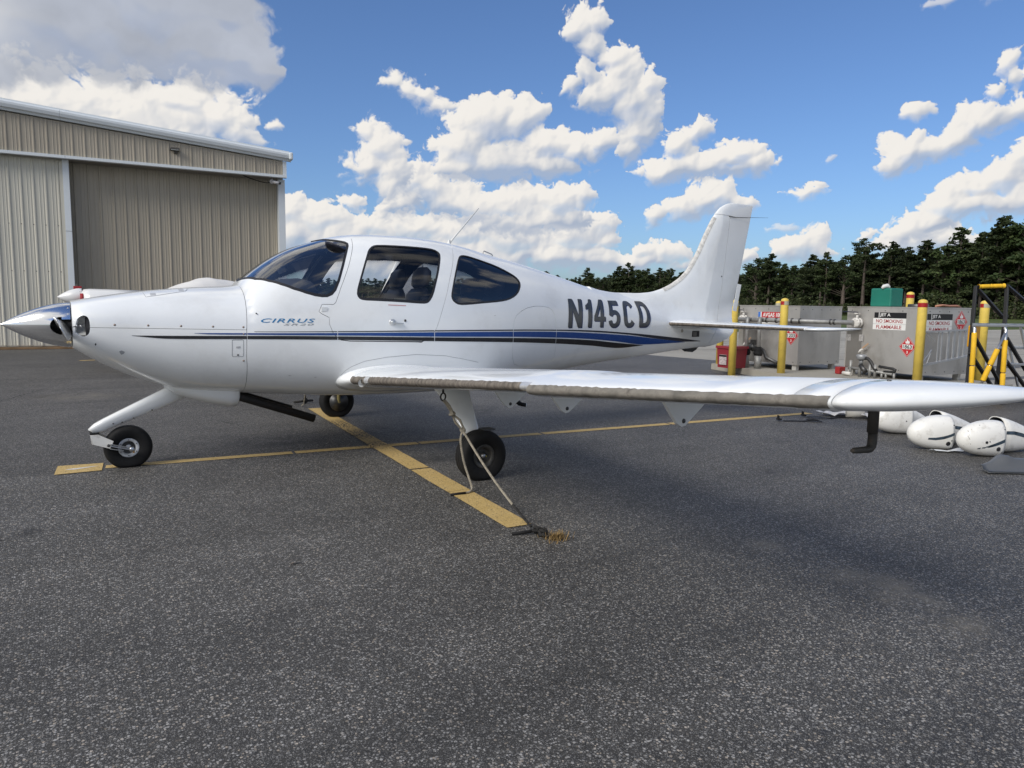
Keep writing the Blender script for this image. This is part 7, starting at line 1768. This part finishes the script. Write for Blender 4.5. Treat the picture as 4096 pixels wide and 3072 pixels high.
for x, y in ((1.36, OY), (2.95, OY - 1.6), (2.95, OY + 1.6)):
    wl = MB().lathe([(.07, -.06), (.15, -.07), (.185, -.04), (.19, 0), (.185, .04), (.15, .07), (.07, .06), (0, .05)], (x, y, .188), (0, -1, 0), 28, flat=.004).done('tyre', BLACK_RUBBER, p2)
    MB().tube([(x, y + (.0 if y == OY else math.copysign(-.09, y - OY)), .19), (x + (.2 if y == OY else -.05), OY + (y - OY) * .78, .78)], .04, 10).done('gear_leg', W2M, p2)

# ================================================================== TREES
def leaf_mat(name, a, b_, c_):
    m, t, b, N, L = node_mat(name); q = Kit(t); geo = q.n('ShaderNodeNewGeometry'); oi = q.n('ShaderNodeObjectInfo')
    n1 = q.n('ShaderNodeTexNoise', Scale=.7, Detail=3.); q.l(geo.outputs['Position'], n1.inputs['Vector'])
    col = q.mix(q.rng(n1.outputs[0], .33, .67), a, b_); col = q.mix(q.rng(geo.outputs['Random Per Island'], .55, 1., 0, .8), col, c_)
    v = q.n('ShaderNodeVectorMath', operation='SCALE'); q.l(col, v.inputs[0]); q.l(q.rng(oi.outputs['Random'], 0, 1, .72, 1.25), v.inputs['Scale'])
    q.l(v.outputs[0], b.inputs['Base Color']); b.inputs['Roughness'].default_value = .7; b.inputs['Specular IOR Level'].default_value = .25
    return m
PINE = leaf_mat('pine needles', (.017, .029, .010), (.036, .052, .018), (.072, .086, .034))
OAK = leaf_mat('broad leaves', (.021, .038, .011), (.040, .064, .019), (.074, .096, .032))
SHRUB = leaf_mat('shrub leaves', (.020, .031, .011), (.042, .056, .019), (.085, .095, .038))
BARK = mat('pine bark', (.085, .068, .056), .9, vary=.3, vscale=3, objvar=.3)
def tufts(b, c, rx, rz, n, size, r, down=.25, dens=1.8):
    """leaf sprays filling an uneven clump"""
    for _ in range(n):
        d = Vector((r.gauss(0, 1), r.gauss(0, 1), r.gauss(0, 1))).normalized() * (r.random() ** (1 / dens)); p = Vector(c) + Vector((d.x * rx, d.y * rx, d.z * rz))
        s = size * r.uniform(.6, 1.35); u = Vector((r.gauss(0, 1), r.gauss(0, 1), r.gauss(0, .6))).normalized(); w_ = u.cross(Vector((r.gauss(0, 1), r.gauss(0, 1), r.gauss(0, 1)))).normalized(); m_ = p + u * s * .5 + Vector((0, 0, -down * s))
        b.add([p - w_ * s * .28, p + w_ * s * .28, m_ + w_ * s * .36 + u * s * .2, p + u * s, m_ - w_ * s * .36 + u * s * .2], [(0, 1, 2, 3, 4)])
def make_pine(seed, H, bare, spread, n_br, sparse=1.0, leaf=.31, cone=1.7):
    """trunk mesh and crown mesh of a pine of height H with its base at the origin"""
    r = random.Random(seed); tk = MB(); lean = Vector((r.uniform(-.03, .03), r.uniform(-.03, .03), 0)); pts = [Vector((0, 0, -.3))]; k = 8
    for i in range(1, k + 1): z = H * .97 * i / k; pts.append(Vector((lean.x * z + r.uniform(-.06, .06), lean.y * z + r.uniform(-.06, .06), z)))
    rad = [.018 * H * (1 - .93 * i / k) + .015 for i in range(k + 1)]; tk.tube(pts, rad, 7)
    cr = MB()
    def trunk_at(z): return Vector((lean.x * z, lean.y * z, z))
    for i in range(n_br):
        f = (i + r.random()) / n_br; z = H * (bare + (1 - bare) * f ** .9); prof = (1 - f ** cone) * (.62 + .38 * min(1, f * 4)); L_ = spread * max(.14, prof) * r.uniform(.45, 1.2); a = r.uniform(0, 2 * math.pi)
        e = trunk_at(z) + Vector((math.cos(a) * L_, math.sin(a) * L_, L_ * r.uniform(-.05, .45))); s_ = trunk_at(z - .1)
        tk.tube([s_, s_.lerp(e, .5) + Vector((0, 0, -.08 * L_)), e], [.035 + .012 * L_, .03, .015], 4)
        for t in ((.45, .75, 1.) if L_ > 1.2 else (.9,)):
            c = s_.lerp(e, t); cs = .42 + .36 * L_ * (.55 + .45 * t) * .5; tufts(cr, c + Vector((0, 0, .15)), cs * r.uniform(.8, 1.25), cs * .50, int(62 * sparse * (.6 + cs)), leaf, r)
    tufts(cr, trunk_at(H * .955), .60, .75, int(60 * sparse), leaf, r)
    return tk, cr
def make_oak(seed, H, spread):
    r = random.Random(seed); tk = MB(); tk.tube([(0, 0, -.3), (.1, 0, H * .3), (0, .1, H * .62), (.1, 0, H * .85)], [.028 * H, .02 * H, .012 * H, .03], 7); cr = MB()
    for i in range(26):
        f = r.random(); z = H * (.22 + .72 * f); L_ = spread * math.sin((.15 + .80 * f) * math.pi) * r.uniform(.45, 1.05); a = r.uniform(0, 6.283); e = Vector((math.cos(a) * L_, math.sin(a) * L_, z)); s_ = Vector((0, 0, z * .75))
        tk.tube([s_, e], [.08, .03], 4); cs = r.uniform(.75, 1.35); tufts(cr, e, cs, cs * .72, int(90 * cs), .36, r)
    tufts(cr, (0, 0, H * .93), .9, .8, 110, .36, r)
    return tk, cr
protos = {}
def proto(key, maker, leafmat):
    tk, cr = maker
    def me(b, nm, m_):
        q = bpy.data.meshes.new(nm); q.from_pydata([tuple(p) for p in b.v], [], b.f); q.update(); q.materials.append(m_); return q
    protos[key] = (me(tk, 'trunk', BARK), me(cr, 'crown', leafmat))
HREF = 16.
for i in range(4): proto(('dense', i), make_pine(20 + i, HREF, .16, 2.9, 46, 1.0, cone=2.0 + .5 * i), PINE)
for i in range(3): proto(('tall', i), make_pine(40 + i, HREF, .42, 2.5, 28, .95, cone=2.6), PINE)
for i in range(2): proto(('open', i), make_pine(60 + i, HREF, .55, 2.6, 20, .55, .28, cone=3.0), PINE)
for i in range(3): proto(('broad', i), make_oak(80 + i, HREF, 4.0), OAK)
PXF = 1534.7
def dirpx(px):       # ground direction seen at a column of the photograph (0..2212)
    v = _f + _r * ((px - 1106) / PXF); v.z = 0; return v.normalized(), v
depth_t = [(600, 520), (690, 470), (1000, 395), (1200, 330), (1350, 280), (1600, 205), (1770, 165), (2000, 148), (2200, 134), (2500, 120)]
top_t = [(600, 606), (780, 602), (1000, 600), (1150, 590), (1200, 588), (1230, 596), (1262, 581), (1300, 592), (1330, 580), (1352, 571), (1390, 577), (1420, 572), (1462, 582), (1500, 585), (1560, 588), (1600, 576), (1622, 559), (1648, 553), (1690, 566), (1740, 557), (1770, 552), (1800, 548), (1850, 522), (1880, 548), (1902, 531), (1950, 548), (1976, 527), (2020, 530), (2053, 503), (2080, 515), (2102, 509), (2137, 480), (2177, 500), (2209, 462), (2300, 440), (2500, 400)]
def itab(tab, x): return float(np.interp(x, [q[0] for q in tab], [q[1] for q in tab]))
KIND = {'dense': 'dense pine', 'tall': 'bare-trunked pine', 'open': 'airy gapped pine', 'broad': 'rounded broad-leaved tree'}
PLACES = ((1180, 'seen through the cabin windows'), (1400, 'over the rear fuselage'), (1540, 'just left of the fin'), (1640, 'just right of the fin'), (1740, 'above the AVGAS tank'), (1830, 'above the tank gap'), (1960, 'above the green cover'), (2040, 'above the orange cord'), (2120, 'left of the black steps'), (9999, 'above the black steps'))
ORD = ['first', 'second', 'third', 'fourth', 'fifth', 'sixth', 'seventh', 'eighth', 'ninth', 'tenth', 'eleventh', 'twelfth', 'thirteenth', 'fourteenth', 'fifteenth', 'sixteenth', 'seventeenth', 'eighteenth', 'nineteenth', 'twentieth', 'next', 'last']
def place_words(px):
    for lim, w_ in PLACES:
        if px < lim: return w_
rt = random.Random(99); TREES = []
def plant(px, depth, top, kind, row):
    d, v = dirpx(px); z_axis = v.dot(_f); sc_ = depth / z_axis; P = CAM_POS + v * sc_; P.z = -.03
    hor = 657.5 + .0154 * (px - 1106); H = max(5., (hor - top) * depth / PXF + 1.3); k = rt.randrange({'dense': 4, 'tall': 3, 'open': 2, 'broad': 3}[kind]); tm, cm = protos[(kind, k)]
    nm = 'pine_tree' if kind != 'broad' else 'broadleaf_tree'
    o = thing(nm, '', 'tree', tuple(P), 'trees along the far edge of the airfield')
    TREES.append((place_words(px), row, kind, px, o))
    o.rotation_euler.z = rt.uniform(0, 6.28); s = H / HREF; w_ = s * rt.uniform(1.05, 1.5) * (1.0 if H > 11 else 1.15); o.scale = (w_, w_, s)
    for nm2, me in (('trunk', tm), ('crown', cm)):
        c = bpy.data.objects.new(nm2, me); COL.objects.link(c); c.parent = o
for hx, hy, hk in ((1262, 580, 'tall'), (1330, 577, 'dense'), (1352, 570, 'tall'), (1622, 556, 'broad'), (1648, 551, 'tall'), (1742, 553, 'dense'), (1770, 548, 'tall'), (1850, 518, 'open'), (1902, 527, 'dense'), (1940, 538, 'tall'), (1976, 523, 'tall'), (2020, 527, 'broad'), (2053, 498, 'dense'), (2102, 507, 'tall'), (2137, 474, 'dense'), (2177, 497, 'tall'), (2212, 453, 'broad'), (2250, 440, 'dense')): plant(hx, itab(depth_t, hx) * .985, hy, hk, 'front')
px = 640.
while px < 2420:
    dep = itab(depth_t, px) * rt.uniform(.98, 1.05); top = itab(top_t, px) + (rt.uniform(4, 24) if px > 1180 else rt.uniform(-2, 4))
    kd = rt.choices(['dense', 'tall', 'open', 'broad'], [.40, .30, .14, .16])[0]
    plant(px, dep, top, kd, 'front'); px += (2.35 if px > 1170 else 3.1) * PXF / dep * rt.uniform(.8, 1.3)
px = 1175.
while px < 2420:
    dep = itab(depth_t, px) * rt.uniform(1.10, 1.18); top = itab(top_t, px) + rt.uniform(6, 22)
    plant(px, dep, top, rt.choices(['dense', 'tall', 'broad'], [.5, .35, .15])[0], 'second'); px += 3.0 * PXF / dep * rt.uniform(.8, 1.3)
for pl in [q[1] for q in PLACES]:
    for row in ('front', 'second'):
        for kd in KIND:
            g_ = sorted([q for q in TREES if q[0] == pl and q[1] == row and q[2] == kd], key=lambda q: q[3])
            for i, q in enumerate(g_):
                w_ = '%s %s' % (ORD[min(i, 21)], KIND[kd]) if len(g_) > 1 else KIND[kd]
                q[4]['label'] = '%s%s of the %s row %s' % (w_, ' from left' if len(g_) > 1 else '', row, pl)
# the wood behind and the low growth along its edge read as masses
def mass(name, rows, gap, hfun, leafn, size, m_, zb, seed, label):
    b = MB(); r = random.Random(seed); V = []; F_ = []
    for rowk in rows:
        px = 560.
        while px < 2520:
            dep = itab(depth_t, px) * rowk; d, v = dirpx(px); P = CAM_POS + v * (dep / v.dot(_f)) ; h = hfun(px, dep, r)
            for _ in range(leafn):
                s = size * r.uniform(.6, 1.4) * (dep / 180) ** .35; p = Vector((P.x + r.gauss(0, gap * .55), P.y + r.gauss(0, gap * .55), zb + (h - zb) * r.random() ** .8)); u = Vector((r.gauss(0, 1), r.gauss(0, 1), r.gauss(0, .7))).normalized(); w_ = u.cross(Vector((r.gauss(0, 1), r.gauss(0, 1), r.gauss(0, 1)))).normalized()
                n0 = len(V); V += [p - u * s * .5, p + w_ * s * .33, p + u * s * .5, p - w_ * s * .33]; F_.append((n0, n0 + 1, n0 + 2, n0 + 3))
            px += gap * PXF / dep
    o = mesh(name, V, F_, m_, None, kind='stuff'); o['label'] = label
def hwood(px, dep, r): hor = 657.5 + .0154 * (px - 1106); return ((hor - itab(top_t, px)) * itab(depth_t, px) / PXF + 1.3) * r.uniform(.70, .90)
mass('far_wood', (1.20, 1.29, 1.40), 2.4, hwood, 230, 1.5, PINE, .2, 5, 'dark depth of the pine wood behind the front trees')
mass('undergrowth', (.955, .985, 1.05), 1.6, lambda px, dep, r: (1.2 + 3.6 * abs(math.sin(px * .021) * math.sin(px * .0063 + 1)) + 1.2 * math.sin(px * .11) ** 2) * r.uniform(.7, 1.15), 120, .55, SHRUB, -.1, 6, 'low green bushes along the foot of the trees')
